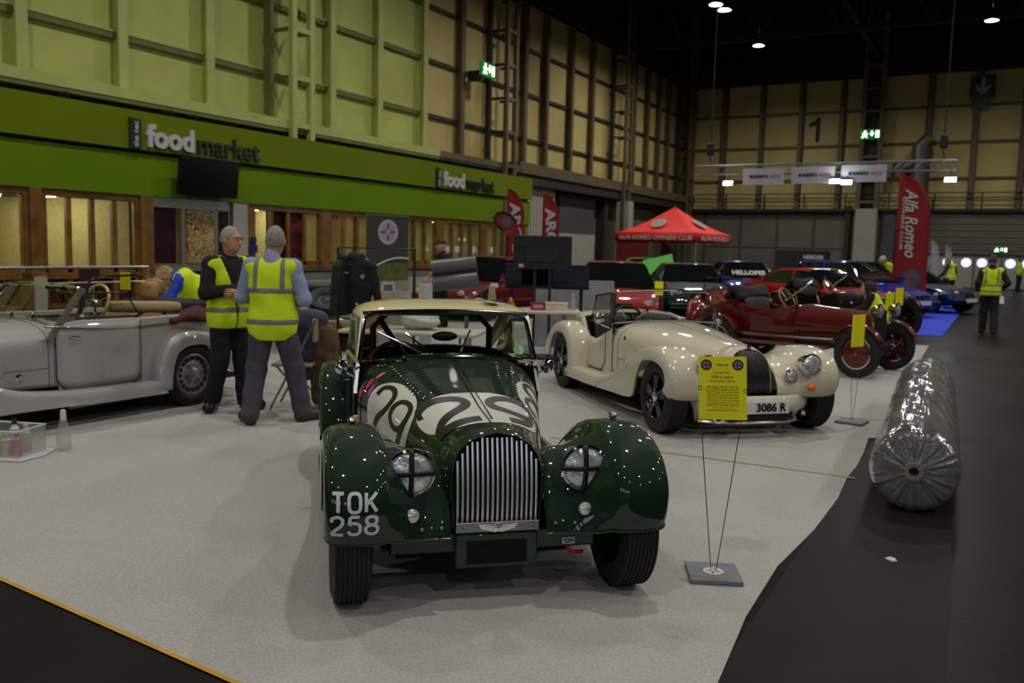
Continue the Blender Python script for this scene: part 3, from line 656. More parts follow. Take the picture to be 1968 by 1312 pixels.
def make_wheel(parent, loc, side, R=.31, w=.165, style='plain', rimc=None, name='wheel', label=None):
    """axle along local Y; side=+1 when the outer face looks to +Y"""
    wl = MB(); rr = R * .66
    h = w / 2
    prof = [(rr, -h * .8), (rr + .02, -h), (R - .05, -h * 1.05), (R - .012, -h * .86)]
    k = 7
    for i in range(k + 1):
        y = -h * .8 + i * (h * 1.6 / k)
        prof += [(R, y - .004), (R, y + .004)] if True else []
        if i < k: prof += [(R - .006, y + .006), (R - .006, y + h * 1.6 / k - .006)]
    prof += [(R - .012, h * .86), (R - .05, h * 1.05), (rr + .02, h), (rr, h * .8), (rr, -h * .8)]
    wl.lathe(prof, (0, 0, 0), 'y', 48)
    o = wl.build(name, m_rubber, parent, loc=loc, label=label, sharp=50)
    s = side; rm = MB(); mm = [rimc or m_chrome, m_chrome, m_under]
    if style == 'plain':      # painted disc with hub cap
        rm.lathe([(rr, s * h * .8), (rr - .02, s * h * .6), (rr - .035, s * h * .25), (.1, s * h * .35), (.09, s * h * .5), (.03, s * h * .72), (0, s * h * .74)], (0, 0, 0), 'y', 32, m=0)
    elif style == 'disc':     # silver disc with a ring of round holes
        rm.lathe([(rr, s * h * .85), (rr - .015, s * h * .9), (rr - .03, s * h * .5), (rr * .62, s * h * .75), (rr * .36, s * h * .62), (rr * .34, s * h * .85), (rr * .2, s * h * 1.0), (0, s * h * 1.02)], (0, 0, 0), 'y', 40, m=0)
        for q in range(16):
            a = 2 * PI * q / 16; c = (math.cos(a) * rr * .76, s * h * .68, math.sin(a) * rr * .76)
            rm.lathe([(0, s * .012), (.016, s * .012), (.016, 0)], c, 'y', 12, m=2)
        for q in range(5):
            a = 2 * PI * q / 5; rm.bar((0, s * h * 1.0, 0), (math.cos(a) * rr * .5, s * h * .8, math.sin(a) * rr * .5), .03, .012, 0)
    elif style == 'spoke5':   # black alloy with five broad spokes
        rm.lathe([(rr, s * h * .9), (rr - .012, s * h * .95), (rr - .03, s * h * .7), (rr - .035, -s * h * .3)], (0, 0, 0), 'y', 40, m=0)
        rm.lathe([(rr - .03, -s * h * .2), (0, -s * h * .2)], (0, 0, 0), 'y', 24, m=2)
        for q in range(5):
            a = 2 * PI * q / 5 + .3
            for da in (-.13, .13):
                rm.bar((0.0, s * h * .72, 0.0), (math.cos(a + da) * (rr - .02), s * h * .72, math.sin(a + da) * (rr - .02)), .045, .03, 0, up=(0, 1, 0))
        rm.lathe([(.045, s * h * .7), (.045, s * h * .95), (.02, s * h * 1.05), (0, s * h * 1.05)], (0, 0, 0), 'y', 20, m=1)
        for q in range(5):
            a = 2 * PI * q / 5; rm.lathe([(.011, 0), (.011, s * .03), (0, s * .03)], (math.cos(a) * .07, s * h * .75, math.sin(a) * .07), 'y', 8, m=1)
    elif style == 'wire':
        rm.lathe([(rr, s * h * .8), (rr - .02, s * h * .8), (rr - .03, s * h * .4), (rr - .03, -s * h * .4)], (0, 0, 0), 'y', 32, m=1)
        for q in range(24):
            a = 2 * PI * q / 24; b = a + .5 * (1 if q % 2 else -1)
            rm.tube([(math.cos(a) * .05, s * h * (.9 if q % 2 else .3), math.sin(a) * .05), (math.cos(b) * (rr - .02), s * h * .2, math.sin(b) * (rr - .02))], .003, 4, m=1)
        rm.lathe([(.045, s * h * .2), (.045, s * h), (.03, s * h * 1.15), (0, s * h * 1.15)], (0, 0, 0), 'y', 16, m=1)
    rm.build('wheel_rim', mm, o)
    return o

def sections(cfg):
    S = cfg['s']           # s stations
    def at(s, key): return interp(-s, [-x for x in S], cfg[key])
    return at

def bonnet_fn(cfg):
    """surface of bonnet: a in 0..1 nose to scuttle, b in -1..1 right to left; b=+-1 is the lower edge"""
    at = sections(cfg)
    s0, s1 = cfg['s'][0], cfg['s'][-1]
    def f(a, b, off=0.0):
        s = lerp(s0, s1, a); w = at(s, 'w'); H = at(s, 'H'); zs = at(s, 'zs'); n = at(s, 'n')
        def raw(bb):
            k = abs(bb); sg = 1 if bb >= 0 else -1
            if k < .75:
                ph = k / .75 * PI / 2
                t = w * math.sin(ph) ** (2 / n); z = zs + (H - zs) * max(0, math.cos(ph)) ** (2 / n)
            else:
                t = w; z = lerp(zs, cfg['zb'], (k - .75) / .25)
            return sg * t, z
        t, z = raw(b)
        if off:
            t1, z1 = raw(min(1, b + .01)); t0, z0 = raw(max(-1, b - .01)); dt, dz = t1 - t0, z1 - z0; L = math.hypot(dt, dz) or 1
            nx, nz = -dz / L, dt / L
            if nz < -1e-6 or (abs(nz) < 1e-3 and nx * b < 0): nx, nz = -nx, -nz
            t += nx * off; z += nz * off
        return Vector((s, t, z))
    return f

def strip(mb, path, width, fmap, m=0, closed=False, taper=False):
    """ribbon of given width along a 2-D path, mapped onto a surface by fmap(x, y)"""
    P = np.array(path, float); k = len(P); L = []; R = []
    for i in range(k):
        d = P[(i + 1) % k] - P[i - 1] if closed else P[min(i + 1, k - 1)] - P[max(i - 1, 0)]
        d = d / (np.linalg.norm(d) or 1); n = np.array([-d[1], d[0]]); w = width / 2
        if taper: w *= .55 + .45 * math.sin(PI * min(1, max(0, i / (k - 1))))
        L.append(P[i] + n * w); R.append(P[i] - n * w)
    rows = [[fmap(*L[i]), fmap(*P[i]), fmap(*R[i])] for i in range(k)]
    mb.grid(rows, closed_u=closed, m=m)
def disc_on(mb, cx, cy, rx, ry, fmap, m=0, nr=10, na=48, sq=2.0):
    rows = []
    for i in range(nr + 1):
        q = i / nr; row = []
        for j in range(na):
            a = 2 * PI * j / na; c, s = math.cos(a), math.sin(a)
            c = math.copysign(abs(c) ** (2 / sq), c); s = math.copysign(abs(s) ** (2 / sq), s)
            row.append(fmap(cx + rx * q * c, cy + ry * q * s))
        rows.append(row)
    mb.grid(rows, closed_v=True, m=m)
def densify(path, n=40): return spline(path, n)
GLYPH = {  # strokes in a 0..1 x 0..1.5 cell
 'T': [[(0, 1.5), (1, 1.5)], [(.5, 1.5), (.5, 0)]],
 'O': [[(.5, 1.5), (.15, 1.42), (0, 1.1), (0, .75), (0, .4), (.15, .08), (.5, 0), (.85, .08), (1, .4), (1, .75), (1, 1.1), (.85, 1.42), (.5, 1.5)]],
 'K': [[(0.05, 1.5), (0.05, 0)], [(1, 1.5), (.1, .62)], [(.38, .88), (1, 0)]],
 '2': [[(.04, 1.05), (.12, 1.36), (.5, 1.5), (.88, 1.36), (.95, 1.05), (.8, .75), (.35, .38), (.03, 0)], [(.0, 0), (1, 0)]],
 '5': [[(.92, 1.5), (.15, 1.5)], [(.15, 1.5), (.08, .82)], [(.08, .82), (.3, .95), (.6, .96), (.9, .8), (.98, .48), (.85, .13), (.5, 0), (.15, .08), (0, .3)]],
 '8': [[(.5, 1.5), (.18, 1.4), (.08, 1.15), (.2, .9), (.5, .8), (.8, .9), (.92, 1.15), (.82, 1.4), (.5, 1.5)], [(.5, .8), (.12, .65), (0, .38), (.14, .1), (.5, 0), (.86, .1), (1, .38), (.88, .65), (.5, .8)]],
 '9r': [[(.95, 1.02), (.82, .72), (.45, .62), (.12, .78), (.05, 1.1), (.2, 1.4), (.55, 1.5), (.85, 1.38), (.96, 1.02), (.9, .6), (.68, .25), (.3, 0.02)]],
}
def glyph_on(mb, ch, x, y, w, h, sw, fmap, m=0):
    for st in GLYPH[ch]:
        pts = [(x + p[0] * w, y + p[1] / 1.5 * h) for p in st]
        if len(pts) == 2: pts = [tuple(np.array(pts[0]) * (1 - t) + np.array(pts[1]) * t) for t in np.linspace(0, 1, 10)]
        else: pts = densify(pts, 40)
        strip(mb, pts, sw, fmap, m)

def wing_rows(top, low, ti, to, inner=None, t_in=.2, roll=.035, n=64, crown=.02, sgn=1):
    """rows of points across a wing; top and low are (s,z) profiles; inner an optional catwalk profile"""
    T = spline(top, n); Lw = spline(low, n); I = spline(inner, n) if inner is not None else None; rows = []
    for i in range(n):
        d = T[min(i + 1, n - 1)] - T[max(i - 1, 0)]; d = d / (np.linalg.norm(d) or 1)
        nrm = np.array([d[1], -d[0]])
        # outward normal: away from the low profile
        a = ti(i / (n - 1)) if callable(ti) else ti; b = to(i / (n - 1)) if callable(to) else to
        row = []
        wdt = b - a
        if I is not None:
            ia = t_in(i / (n - 1)) if callable(t_in) else t_in
            for q in (0, .2, .4, .6, .8):
                e = q * q * (3 - 2 * q); e = e ** 2.8
                fd = min(1.0, i / 9.0); p = I[i] * (1 - e) + (T[i] - nrm * .06 * fd) * e; row.append((p[0], lerp(ia, a, q), p[1]))
        for q, dn in ((0, -.05), (.08, -.018), (.22, -.004), (.5, 0), (.74, -.004), (.87, -.014), (.945, -.034), (.985, -.066), (1, -.11)):
            p = T[i] + nrm * dn * (roll / .035) * ((.25 + .75 * min(1.0, i / 9.0)) if inner is not None and q < .5 else 1.0); row.append((p[0], a + wdt * q, p[1]))
        base = np.array([row[-1][0], row[-1][2]]); Lp = Lw[i]
        if np.linalg.norm(Lp - base) > .02 and np.dot(Lp - T[i], nrm) < -.11 * roll / .035:
            for q in (.34, .67, 1):
                p = base * (1 - q) + Lp * q; row.append((p[0], b + .004 * math.sin(PI * q), p[1]))
        else:
            for q in (.34, .67, 1):
                p = base * (1 - q * .3) + Lp * q * .3; row.append((p[0], b, p[1]))
        p = row[-1]; row.append((p[0], b - .02, p[2]))
        rows.append([(x, y * sgn, z) for x, y, z in row])
    return rows
def headlamp(parent, loc, r, depth, shell, name='headlamp', tape=False, tilt=0):
    """lamp facing +X"""
    h = MB(); h.lathe([(0, -depth), (r * .45, -depth * .85), (r * .8, -depth * .5), (r * .97, -depth * .15), (r, 0)], (0, 0, 0), 'x', 28)
    o = h.build(name, shell, parent, loc=loc, rot=(0, tilt, 0))
    MB().lathe([(r, -.01), (r * 1.07, .0), (r * 1.07, .014), (r * .98, .022), (r * .93, .012)], (0, 0, 0), 'x', 36).build('lamp_bezel', m_chrome, o)
    MB().lathe([(r * .95, .012), (r * .8, .022), (r * .45, .032), (0, .036)], (0, 0, 0), 'x', 28).build('lamp_lens', m_lens, o)
    if tape:
        t = MB(); w = .011
        t.grid([[(.038 - .02 * (abs(q) ** 2), q * r * 1.06, -w), (.04 - .02 * (abs(q) ** 2), q * r * 1.06, w)] for q in np.linspace(-1, 1, 13)])
        t.grid([[(.04 - .02 * (abs(q) ** 2), -w, q * r * 1.06), (.042 - .02 * (abs(q) ** 2), w, q * r * 1.06)] for q in np.linspace(-1, 1, 13)])
        t.build('black_tape', m_btape, o, solid=.001)
    return o
def seat(parent, x, y, col, name='seat', h=.86, w=.44):
    s = MB(); prof = spline([(x + .25, .30), (x + .2, .36), (x, .34), (x - .12, .36), (x - .22, .6), (x - .28, h - .04), (x - .34, h), (x - .4, h - .06), (x - .36, .5), (x - .3, .25)], 26)
    rows = []
    for p in prof: rows.append([(p[0], y + w * q / 2, p[1] - .03 * abs(q) ** 4) for q in np.linspace(-1, 1, 9)])
    s.grid(rows); s.build(name, col, parent, solid=.0)
def steering(parent, c, r, rim, tilt=.35, spokes=4, name='steering_wheel'):
    a = MB(); path = [(0, math.cos(q) * r, math.sin(q) * r) for q in np.linspace(0, 2 * PI, 37)[:-1]]
    a.tube(path, .014, 8, closed=True); o = a.build(name, rim, parent, loc=c, rot=(0, -tilt, 0))
    b = MB()
    for k in range(spokes): q = 2 * PI * k / spokes + .4; b.bar((0, 0, 0), (0, math.cos(q) * r, math.sin(q) * r), .02, .006)
    b.lathe([(0, -.02), (.04, -.02), (.04, .03), (0, .03)], (0, 0, 0), 'x', 16); b.tube([(0, 0, 0), (.5, 0, 0)], .015)
    b.build('spokes', m_chrome, o)
def wind_frame(parent, base, top, bow=(.03, .03), fr=m_chrome, w=.016, name='windscreen', glass=None, midz=None):
    """base=(s,t,z), top=(s,t,z) of the left corner; bow moves the centre forward and up"""
    n = 13
    def line(p, fwd, up): return [(p[0] + fwd * (1 - (2 * q - 1) ** 2), p[1] * (1 - 2 * q), p[2] + up * (1 - (2 * q - 1) ** 2)) for q in np.linspace(0, 1, n)]
    B = line(base, bow[0], bow[1]); T = line(top, bow[0] * .6, bow[1] * .7)
    # round the top corners
    def lr(a, b, t): return tuple(a[i] + (b[i] - a[i]) * t for i in range(3))
    c = .14
    path = [B[0], lr(B[0], T[0], 1 - c), lr(lr(B[0], T[0], 1 - c * .3), T[1], .18), lr(T[0], T[1], .55)] + T[1:-1] + [lr(T[-1], T[-2], .55), lr(lr(B[-1], T[-1], 1 - c * .3), T[-2], .18), lr(B[-1], T[-1], 1 - c), B[-1]]
    f = MB(); f.tube(path, w / 2 + .003, 8); f.tube(B, w / 2, 8)
    o = f.build(name, fr, parent)
    g = MB(); g.grid([[lr(B[i], T[i], q) for i in range(n)] for q in (0, .5, .97)]); g.build('windscreen_glass', glass or m_glassc, o)
    return o, B, T
def grille(parent, col, s0=.115, sb=.155, zb=.34, zt=.766, wb=.19, bars=17, barm=None, slat_r=.0062, back=None, bow=.03, half_top=.9):
    """arched grille; returns nothing, adds parts"""
    def half(z):   # half width at height
        u = (z - zb) / (zt - zb)
        if u < .55: return wb * (1 + .05 * math.sin(u / .55 * PI / 2))
        v = (u - .55) / .45; return wb * 1.05 * max(0.0, 1 - v ** 2.3) ** (1 / 2.0)
    def sx(z, t=0):
        u = (z - zb) / (zt - zb); return lerp(sb, s0, max(0.0, u) ** 1.4) + bow * math.sin(u * PI) * .5 - .35 * t * t
    bk = MB(); rows = []
    for z in np.linspace(zb, zt - .002, 16): rows.append([(sx(z, q * half(z)) - .035, q * half(z) * .99, z) for q in np.linspace(-1, 1, 9)])
    bk.grid(rows); o = bk.build('grille', back or m_under, parent)
    b = MB()
    for i in range(bars):
        t = -wb + wb * 2 * (i + .5) / bars; zs = [z for z in np.linspace(zb + .005, zt, 26) if half(z) > abs(t) + .004]
        b.tube([(sx(z, t) + .004, t, z) for z in zs], slat_r, 6)
    b.build('grille_bars', barm or m_chrome, o)
    ol = [(sx(z, half(z)) + .002, half(z), z) for z in np.linspace(zb, zt, 24)]; ol = ol + [(x, -y, z) for x, y, z in ol[::-1]]
    return ol, sx, half
def frustum_fill(mb, A, B, m=0):
    mb.grid([A, [tuple((Vector(a) + Vector(b)) / 2 + Vector((.012, 0, 0))) for a, b in zip(A, B)], B], m=m)

def roadster(name, label, O, heading, cfg, cat='car'):
    r = empty(name, label, cat, (O[0], O[1], 0.009), math.radians(heading))
    body = cfg['paint']; wo = cfg['wo']; L = cfg['wb']; R = cfg.get('R', .31); zb = cfg['zb']
    B = bonnet_fn(cfg); s0, s1 = cfg['s'][0], cfg['s'][-1]; at = sections(cfg)
    # bonnet
    g = MB(); g.grid([[B(a, b) for b in np.linspace(-1, 1, 61)] for a in np.linspace(0.1, 1, 34)]); g.build('bonnet', body, r, solid=.006)
    # nose cowl around the grille
    gk = cfg['grille']
    ol, sx, half = grille(r, body, **gk)
    nn = len(ol); outer = []
    for i in range(nn):
        b = 1 - 2 * i / (nn - 1)
        outer.append(tuple(B(.1, b)))
    nose = MB(); rows = []
    for q in (0, .12, .35, .65, 1):
        row = []
        for A, Bq in zip(ol, outer):
            A = Vector(A); Bq = Vector(Bq); p = A.lerp(Bq, q); p.x += .028 * math.sin(q * PI) ** .7
            row.append(tuple(p))
        rows.append(row)
    nose.grid(rows); nose.build('nose_cowl', body, r, solid=.004)
    # centre hinge line and bonnet side gaps
    h = MB(); h.tube([B(a, 0, .002) for a in np.linspace(.1, 1, 20)], .0045, 6)
    h.build('bonnet_hinge', cfg.get('hinge', m_chrome), r)
    gp = MB()
    for sg in (-1, 1):
        gp.tube([B(.93, sg * b, .001) for b in np.linspace(0, 1, 20)], .0025, 5)
        gp.tube([B(a, sg * .86, .001) for a in np.linspace(.1, .93, 20)], .002, 5)
    gp.build('shut_line', m_under, r)
    # louvres
    for sg in (-1, 1):
        lv = MB()
        for row, (bb, a0, a1, nlv, wdb) in enumerate(cfg['louvres']):
            for k in range(nlv):
                a = lerp(a0, a1, k / (nlv - 1)); da = .35 * abs(a1 - a0) / nlv
                P = [[B(a + da * (q - .5) * 1.2, sg * (bb + wdb * (w - .5)), .001 + .009 * math.sin(PI * q) ** .6 * math.sin(PI * max(.04, min(.96, w))) ** .3 * (q > .1)) for w in np.linspace(0, 1, 7)] for q in (0, .15, .5, .8, 1)]
                lv.grid(P)
        lv.build('louvres', body, r)
    # scuttle behind bonnet
    sc = MB(); ss = cfg['scuttle']
    sc.grid([[tuple(Vector(B(1, b)) + Vector((-ss * q, 0, cfg.get('sc_drop', 0) * q))) for b in np.linspace(-.8, .8, 41)] for q in (0, .5, 1)])
    sc.build('scuttle', body, r, solid=.006)
    # wings
    for sg, nm in ((1, 'left'), (-1, 'right')):
        f = MB(); rows = wing_rows(cfg['w_top'], cfg['w_low'], cfg['w_ti'], wo, cfg['w_in'], cfg['w_tin'], n=72, sgn=sg, roll=cfg.get('roll', .035)); f.grid(rows)
        f.build('front_wing', body, r, solid=.004, weld=True, sharp=50)
        f = MB(); rows = wing_rows(cfg['r_top'], cfg['r_low'], cfg['r_ti'], wo, None, n=48, sgn=sg, roll=.04); f.grid(rows)
        f.build('rear_wing', body, r, solid=.004, sharp=50)
        for (x, tw) in ((0, cfg['tf']), (-L, cfg['tr'])):
            make_wheel(r, (x, sg * tw, R), sg, R, cfg.get('ww', .165), cfg['wstyle'], cfg.get('rimc'))
    # apron between wings, below grille
    if cfg.get('apron', True):
        ap = MB(); ap.bb(-.3, sx(zb + .001, 0) - .03, -.47, .47, cfg.get('apz', .22), zb - .01); ap.build('front_apron', cfg.get('apcol', body), r, bevel=.01)
    # tub: sides with cockpit opening, tail
    tb = MB(); S = cfg['tub']     # list of (s, half width, z top edge, z deck centre or None)
    n = len(S); P = []
    xs = np.linspace(S[0][0], S[-1][0], 40); key = lambda x, i: interp(-x, [-q[0] for q in S], [q[i] for q in S])
    for sg in (-1, 1):
        rows = []
        for x in xs:
            w, zt = key(x, 1), key(x, 2); zl = key(x, 3)
            rows.append([(x, sg * (w - .05), zt - .04), (x, sg * (w - .045), zt - .005), (x, sg * (w - .02), zt + .004), (x, sg * (w - .004), zt - .012), (x, sg * w, zt - .06), (x, sg * w, lerp(zl, zt, .6)), (x, sg * w, lerp(zl, zt, .25)), (x, sg * (w - .01), zl), (x, sg * (w - .2), zl - .0)])
        tb.grid(rows)
    # rear deck from cfg['deck'] s to the tail
    d0 = cfg['deck']; tail = S[-1][0]; rows = []
    for x in np.linspace(d0, tail, 16):
        w, zt, crown = key(x, 1), key(x, 2), .05 * (1 - ((x - d0) / (tail - d0)))
        rows.append([(x, q * (w - .012), zt - .003 + crown * (1 - abs(q) ** 2.5)) for q in np.linspace(-1, 1, 13)])
    tb.grid(rows)
    w, zt, zl = S[-1][1:4]; tb.grid([[(tail - .012 * math.sin(PI * u), q * w, lerp(zt, zl, u)) for q in np.linspace(-1, 1, 9)] for u in np.linspace(0, 1, 7)])
    tb.build('body_tub', body, r, sharp=40)
    fl = MB(); fl.bb(tail + .1, s0 - .3, -.5, .5, .17, .22); fl.bb(-.9, s0 - .2, -.3, .3, .2, .55); fl.bb(s1 - .35, s1 - .3, -.5, .5, .2, at(s1, 'H') - .12)
    fl.bb(-1.5, -.1, -.42, .42, .13, .34); fl.bb(-2.9, -1.5, -.5, .5, .15, .26); fl.bb(-.06, .06, -cfg['tf'], cfg['tf'], .26, .34); fl.bb(-L - .06, -L + .06, -cfg['tr'], cfg['tr'], .26, .34); fl.build('chassis', m_under, r)
    # doors
    dr = cfg.get('door')
    if dr:
        a, b, z0 = dr
        for sg in (-1, 1):
            dm = MB(); pts = []
            x_of = np.linspace(a, b, 14); rows = []
            for x in x_of:
                w, zt = key(x, 1), key(x, 2); e = min(x - b, a - x); zz = z0 + .10 * max(0, 1 - e / .12) ** 2 * (1 if a - x < .12 else .3)
                rows.append([(x, sg * (w + .0035), z) for z in np.linspace(zz, zt - .015, 8)])
            dm.grid(rows); dd = dm.build('door', body, r, solid=.003)
            ln = MB(); edge = [rows[0][k] for k in range(7, -1, -1)] + [q[0] for q in rows[1:]] + [rows[-1][k] for k in range(1, 8)]
            ln.tube([(x, y + sg * .002, z) for x, y, z in edge], .0035, 5); ln.build('door_gap', m_under, dd)
            hx = cfg.get('hand', b + .08); hn = MB(); w = key(hx, 1); hn.tube([(hx, sg * (w + .0), zt - .12), (hx, sg * (w + .035), zt - .12), (hx - .07, sg * (w + .04), zt - .13)], .01, 8); hn.build('door_handle', m_chrome, dd)
    # lamps
    for sg in (-1, 1):
        hl = cfg['lamp']; headlamp(r, (hl[0], sg * hl[1], hl[2]), hl[3], .2, cfg.get('lampshell', body), tape=cfg.get('tape', False))
    # cabin
    seat(r, cfg['seat_s'], .26, cfg.get('seatc', m_dkint)); seat(r, cfg['seat_s'], -.26, cfg.get('seatc', m_dkint))
    steering(r, (cfg['st'][0], cfg['st'][1], cfg['st'][2]), cfg.get('str', .19), cfg.get('stc', m_wood))
    MB().bb(s1 - .36, s1 - .33, -.5, .5, .6, at(s1, 'H') - .06).build('dashboard', cfg.get('dash', m_dkint), r)
    return r, B, key

# ---- green racing roadster -------------------------------------------------
p_green = paint('racing green paint', (.035, .15, .07), rough=.22)
p_cream = paint('old cream paint', (.80, .76, .56), rough=.28)
p_ivory = paint('ivory paint', (.80, .775, .685), rough=.25)
G = dict(paint=p_green, s=[.13, 0, -.3, -.8, -1.31], w=[.222, .250, .315, .43, .55], H=[.768, .772, .79, .85, .92], zs=[.50, .52, .55, .60, .62], n=[2.2, 2.3, 2.45, 2.6, 2.8], zb=.33,
  grille=dict(s0=.115, sb=.155, zb=.345, zt=.755, wb=.188, bars=17, slat_r=.0058, barm=mat('bright grille bars', (.95, .95, .95), .28, metal=.75, noise=0)), wstyle='plain', rimc=p_green, wo=.752, wb=2.44, R=.31, ww=.165, tf=.635, tr=.635, scuttle=.16,
  w_top=[(.315, .345), (.345, .42), (.355, .52), (.32, .61), (.24, .69), (.12, .745), (-.03, .765), (-.18, .755), (-.36, .71), (-.55, .62), (-.75, .50), (-.95, .40), (-1.15, .345), (-1.4, .325), (-1.95, .32)],
  w_low=[(.295, .345), (.315, .38), (.315, .43), (.28, .52), (.2, .60), (.1, .65), (-.02, .665), (-.15, .64), (-.27, .57), (-.35, .45), (-.40, .33), (-.50, .25), (-.8, .22), (-1.2, .21), (-1.95, .21)],
  w_in=[(.215, .322), (.195, .37), (.15, .45), (.10, .53), (.04, .59), (-.03, .625), (-.10, .64), (-.2, .62), (-.36, .58), (-.55, .52), (-.75, .45), (-.95, .39), (-1.15, .34), (-1.4, .315), (-1.95, .31)],
  w_ti=.49, w_tin=lambda u: lerp(.215, .52, min(1, max(0, (u - .35) / .4))),
  r_top=[(-1.93, .32), (-1.96, .42), (-2.02, .54), (-2.12, .655), (-2.26, .725), (-2.44, .745), (-2.62, .71), (-2.78, .62), (-2.9, .48), (-2.97, .34)],
  r_low=[(-1.95, .22), (-2.06, .33), (-2.09, .42), (-2.15, .53), (-2.28, .62), (-2.44, .645), (-2.6, .62), (-2.72, .53), (-2.79, .42), (-2.82, .33)], r_ti=.50,
  louvres=[(.29, .50, .93, 14, .07), (.17, .50, .93, 14, .07)], tub=[(-1.3, .555, .86, .26), (-1.5, .57, .84, .24), (-1.9, .585, .80, .23), (-2.3, .57, .84, .24), (-2.6, .52, .80, .28), (-2.9, .44, .70, .34), (-3.1, .40, .58, .38)], deck=-2.25,
  door=(-1.5, -2.02, .34), lamp=(.175, .386, .608, .098), lampshell=p_green, tape=True, seat_s=-1.95, st=(-1.72, -.27, .77), hinge=p_green, apz=.225)
gr, GB, gkey = roadster('racing_roadster', 'dark green vintage racing roadster with cream roof and number 29', (-1.966, 3.356), -47.94, G)
m_white_dec = mat('white decal', (.82, .82, .78), .35, noise=.02, coat=.6); m_black_dec = mat('black decal', (.02, .02, .02), .4, noise=0)
def roundel(parent, fm, cx, cy, rx, ry, tw, th, sw, name='number_roundel'):
    """fm(x, y, off); draws a white oval with 29"""
    a = MB(); disc_on(a, cx, cy, rx, ry, lambda x, y: fm(x, y, .0025), 0, sq=2.3); o = a.build(name, m_white_dec, parent)
    b = MB(); f = lambda x, y: fm(x, y, .0045)
    glyph_on(b, '2', cx - tw * 1.08, cy - th / 2, tw, th, sw, f); glyph_on(b, '9r', cx + tw * .10, cy - th / 2, tw, th, sw, f); b.build('digits', m_black_dec, o)
LEN = 1.44
# nose: x to car's left in metres (about), y rearward
def nose_map(x, y, off): return GB(max(0.0, min(1, y)), x, off)
roundel(gr, nose_map, 0, .30, .50, .185, .42, .27, .056)
rightmap = lambda x, y, off: GB(min(1, .60 - x / LEN), -(.64 - y), off)
roundel(gr, rightmap, -.02, .0, .33, .33, .23, .46, .05)
leftmap = lambda x, y, off: GB(min(1, .60 + x / LEN), (.64 - y), off)
roundel(gr, leftmap, .02, .0, .33, .33, .23, .46, .05)
for k, (a, b, ra, rb, c) in enumerate([(.91, -.52, .018, .06, 'C23A2E'), (.90, -.40, .012, .05, 'D46A6A'), (.86, -.56, .016, .07, '9A4AA0'), (.95, -.64, .02, .05, 'B03228')]):
    d = MB(); disc_on(d, 0, 0, 1, 1, lambda x, y: GB(a + ra * y, b + rb * x, .003), nr=3, na=20); d.build('sticker', mat('sticker %d' % k, c, .4, noise=0), gr)
# grille bar with badge, radiator guard, side lamps, rivets, tow strap
MB().box((.175, 0, .352), (.01, .375, .046)).build('grille_plate', mat('brushed steel plate', (.62, .62, .62), .3, metal=.9), gr, bevel=.004)
bd = MB()
for sg in (-1, 1):
    for k in range(5): bd.prism([(0, .012), (sg * (.088 - k * .015), .016 - k * .005), (sg * (.074 - k * .014), -.006 - k * .003), (sg * .01, -.018)][::sg], 0, .004 + k * .0025, M=frame((.182, 0, .352), (0, 1, 0), (0, 0, 1)))
bd.lathe([(0, .016), (.018, .012), (.022, 0)], (.182, 0, .352), 'x', 16); bd.build('winged_badge', mat('polished badge', (.92, .92, .92), .15, metal=.9, noise=0), gr)
for t in (-.15, .15): MB().ball((.181, t, .352), .008, 6).build('plate_rivet', m_bolt, gr)
bx = MB(); bx.bb(.05, .17, -.185, .185, .165, .322, 0); ob = bx.build('radiator_guard', p_green, gr, bevel=.008)
mh = MB(); mh.bb(.165, .173, -.135, .135, .185, .29, 0)
for k in range(14): mh.bb(.172, .177, -.135, .135, .188 + k * .0075, .190 + k * .0075, 1)
mh.build('mesh_panel', [m_under, mat('dull black wire', (.12, .12, .12), .4, metal=.4)], ob)
for sg in (-1, 1):
    sl = MB().lathe([(0, 0), (.03, 0), (.034, .02), (.034, .03)], (0, 0, 0), 'x', 20).build('side_lamp', m_chrome, gr, loc=(.20, sg * .383, .432))
    MB().lathe([(.032, .028), (.026, .04), (.012, .047), (0, .048)], (0, 0, 0), 'x', 20).build('lamp_lens', m_lens, sl)
    for t, x in ((.255, .212), (.34, .222), (.425, .262)): MB().ball((x, sg * t, .368), .009, 6).build('rivet', m_bolt, gr)
    R0 = wing_rows(G['w_top'], G['w_low'], G['w_ti'], G['wo'], G['w_in'], G['w_tin'], n=72, sgn=sg)[0]
    MB().tube([(p[0] + .002, p[1], p[2]) for p in R0[:13]], .0045, 6).build('lip_bead', mat('worn green bead', (.22, .30, .22), .25, metal=.3), gr)
    wl = MB().tube([(0, 0, -.01), (0, 0, .012)], .012, 10); wl.ball((0, 0, .016), .022, 8, sc=(1.3, 1, .8)); wl.build('wing_lamp', m_chrome, gr, loc=(-.12, sg * .62, .765))
    # door mirrors
    mm_ = MB().tube([(-1.35, sg * .56, .80), (-1.35, sg * .61, .83)], .01, 8); mm_.lathe([(0, .04), (.028, .034), (.042, .018), (.046, 0), (.042, -.008), (0, -.008)], (-1.36, sg * .625, .85), 'x', 20); mm_.build('door_mirror', m_chrome, gr)
tw = MB().bb(.124, .131, .312, .370, .240, .272); o = tw.build('tow_label', m_white_dec, gr); a = MB(); put_text(a, 'TOW', .03, frame((.132, .341, .256), (0, 1, 0), (0, 0, 1)), .001, .001, width=.046, height=.022); a.build('lettering', m_black_dec, o)
MB().tube([(.13, .33, .225), (.16, .36, .212), (.13, .41, .20)], .011, 8, flat=.4).build('tow_strap', mat('red strap', (.65, .06, .05), .6), gr)
lp = MB(); lp.bb(-.2, .1, .18, .5, .24, .33); lp.bb(-.2, .1, -.5, -.18, .24, .33); lp.build('front_valance', m_under, gr)
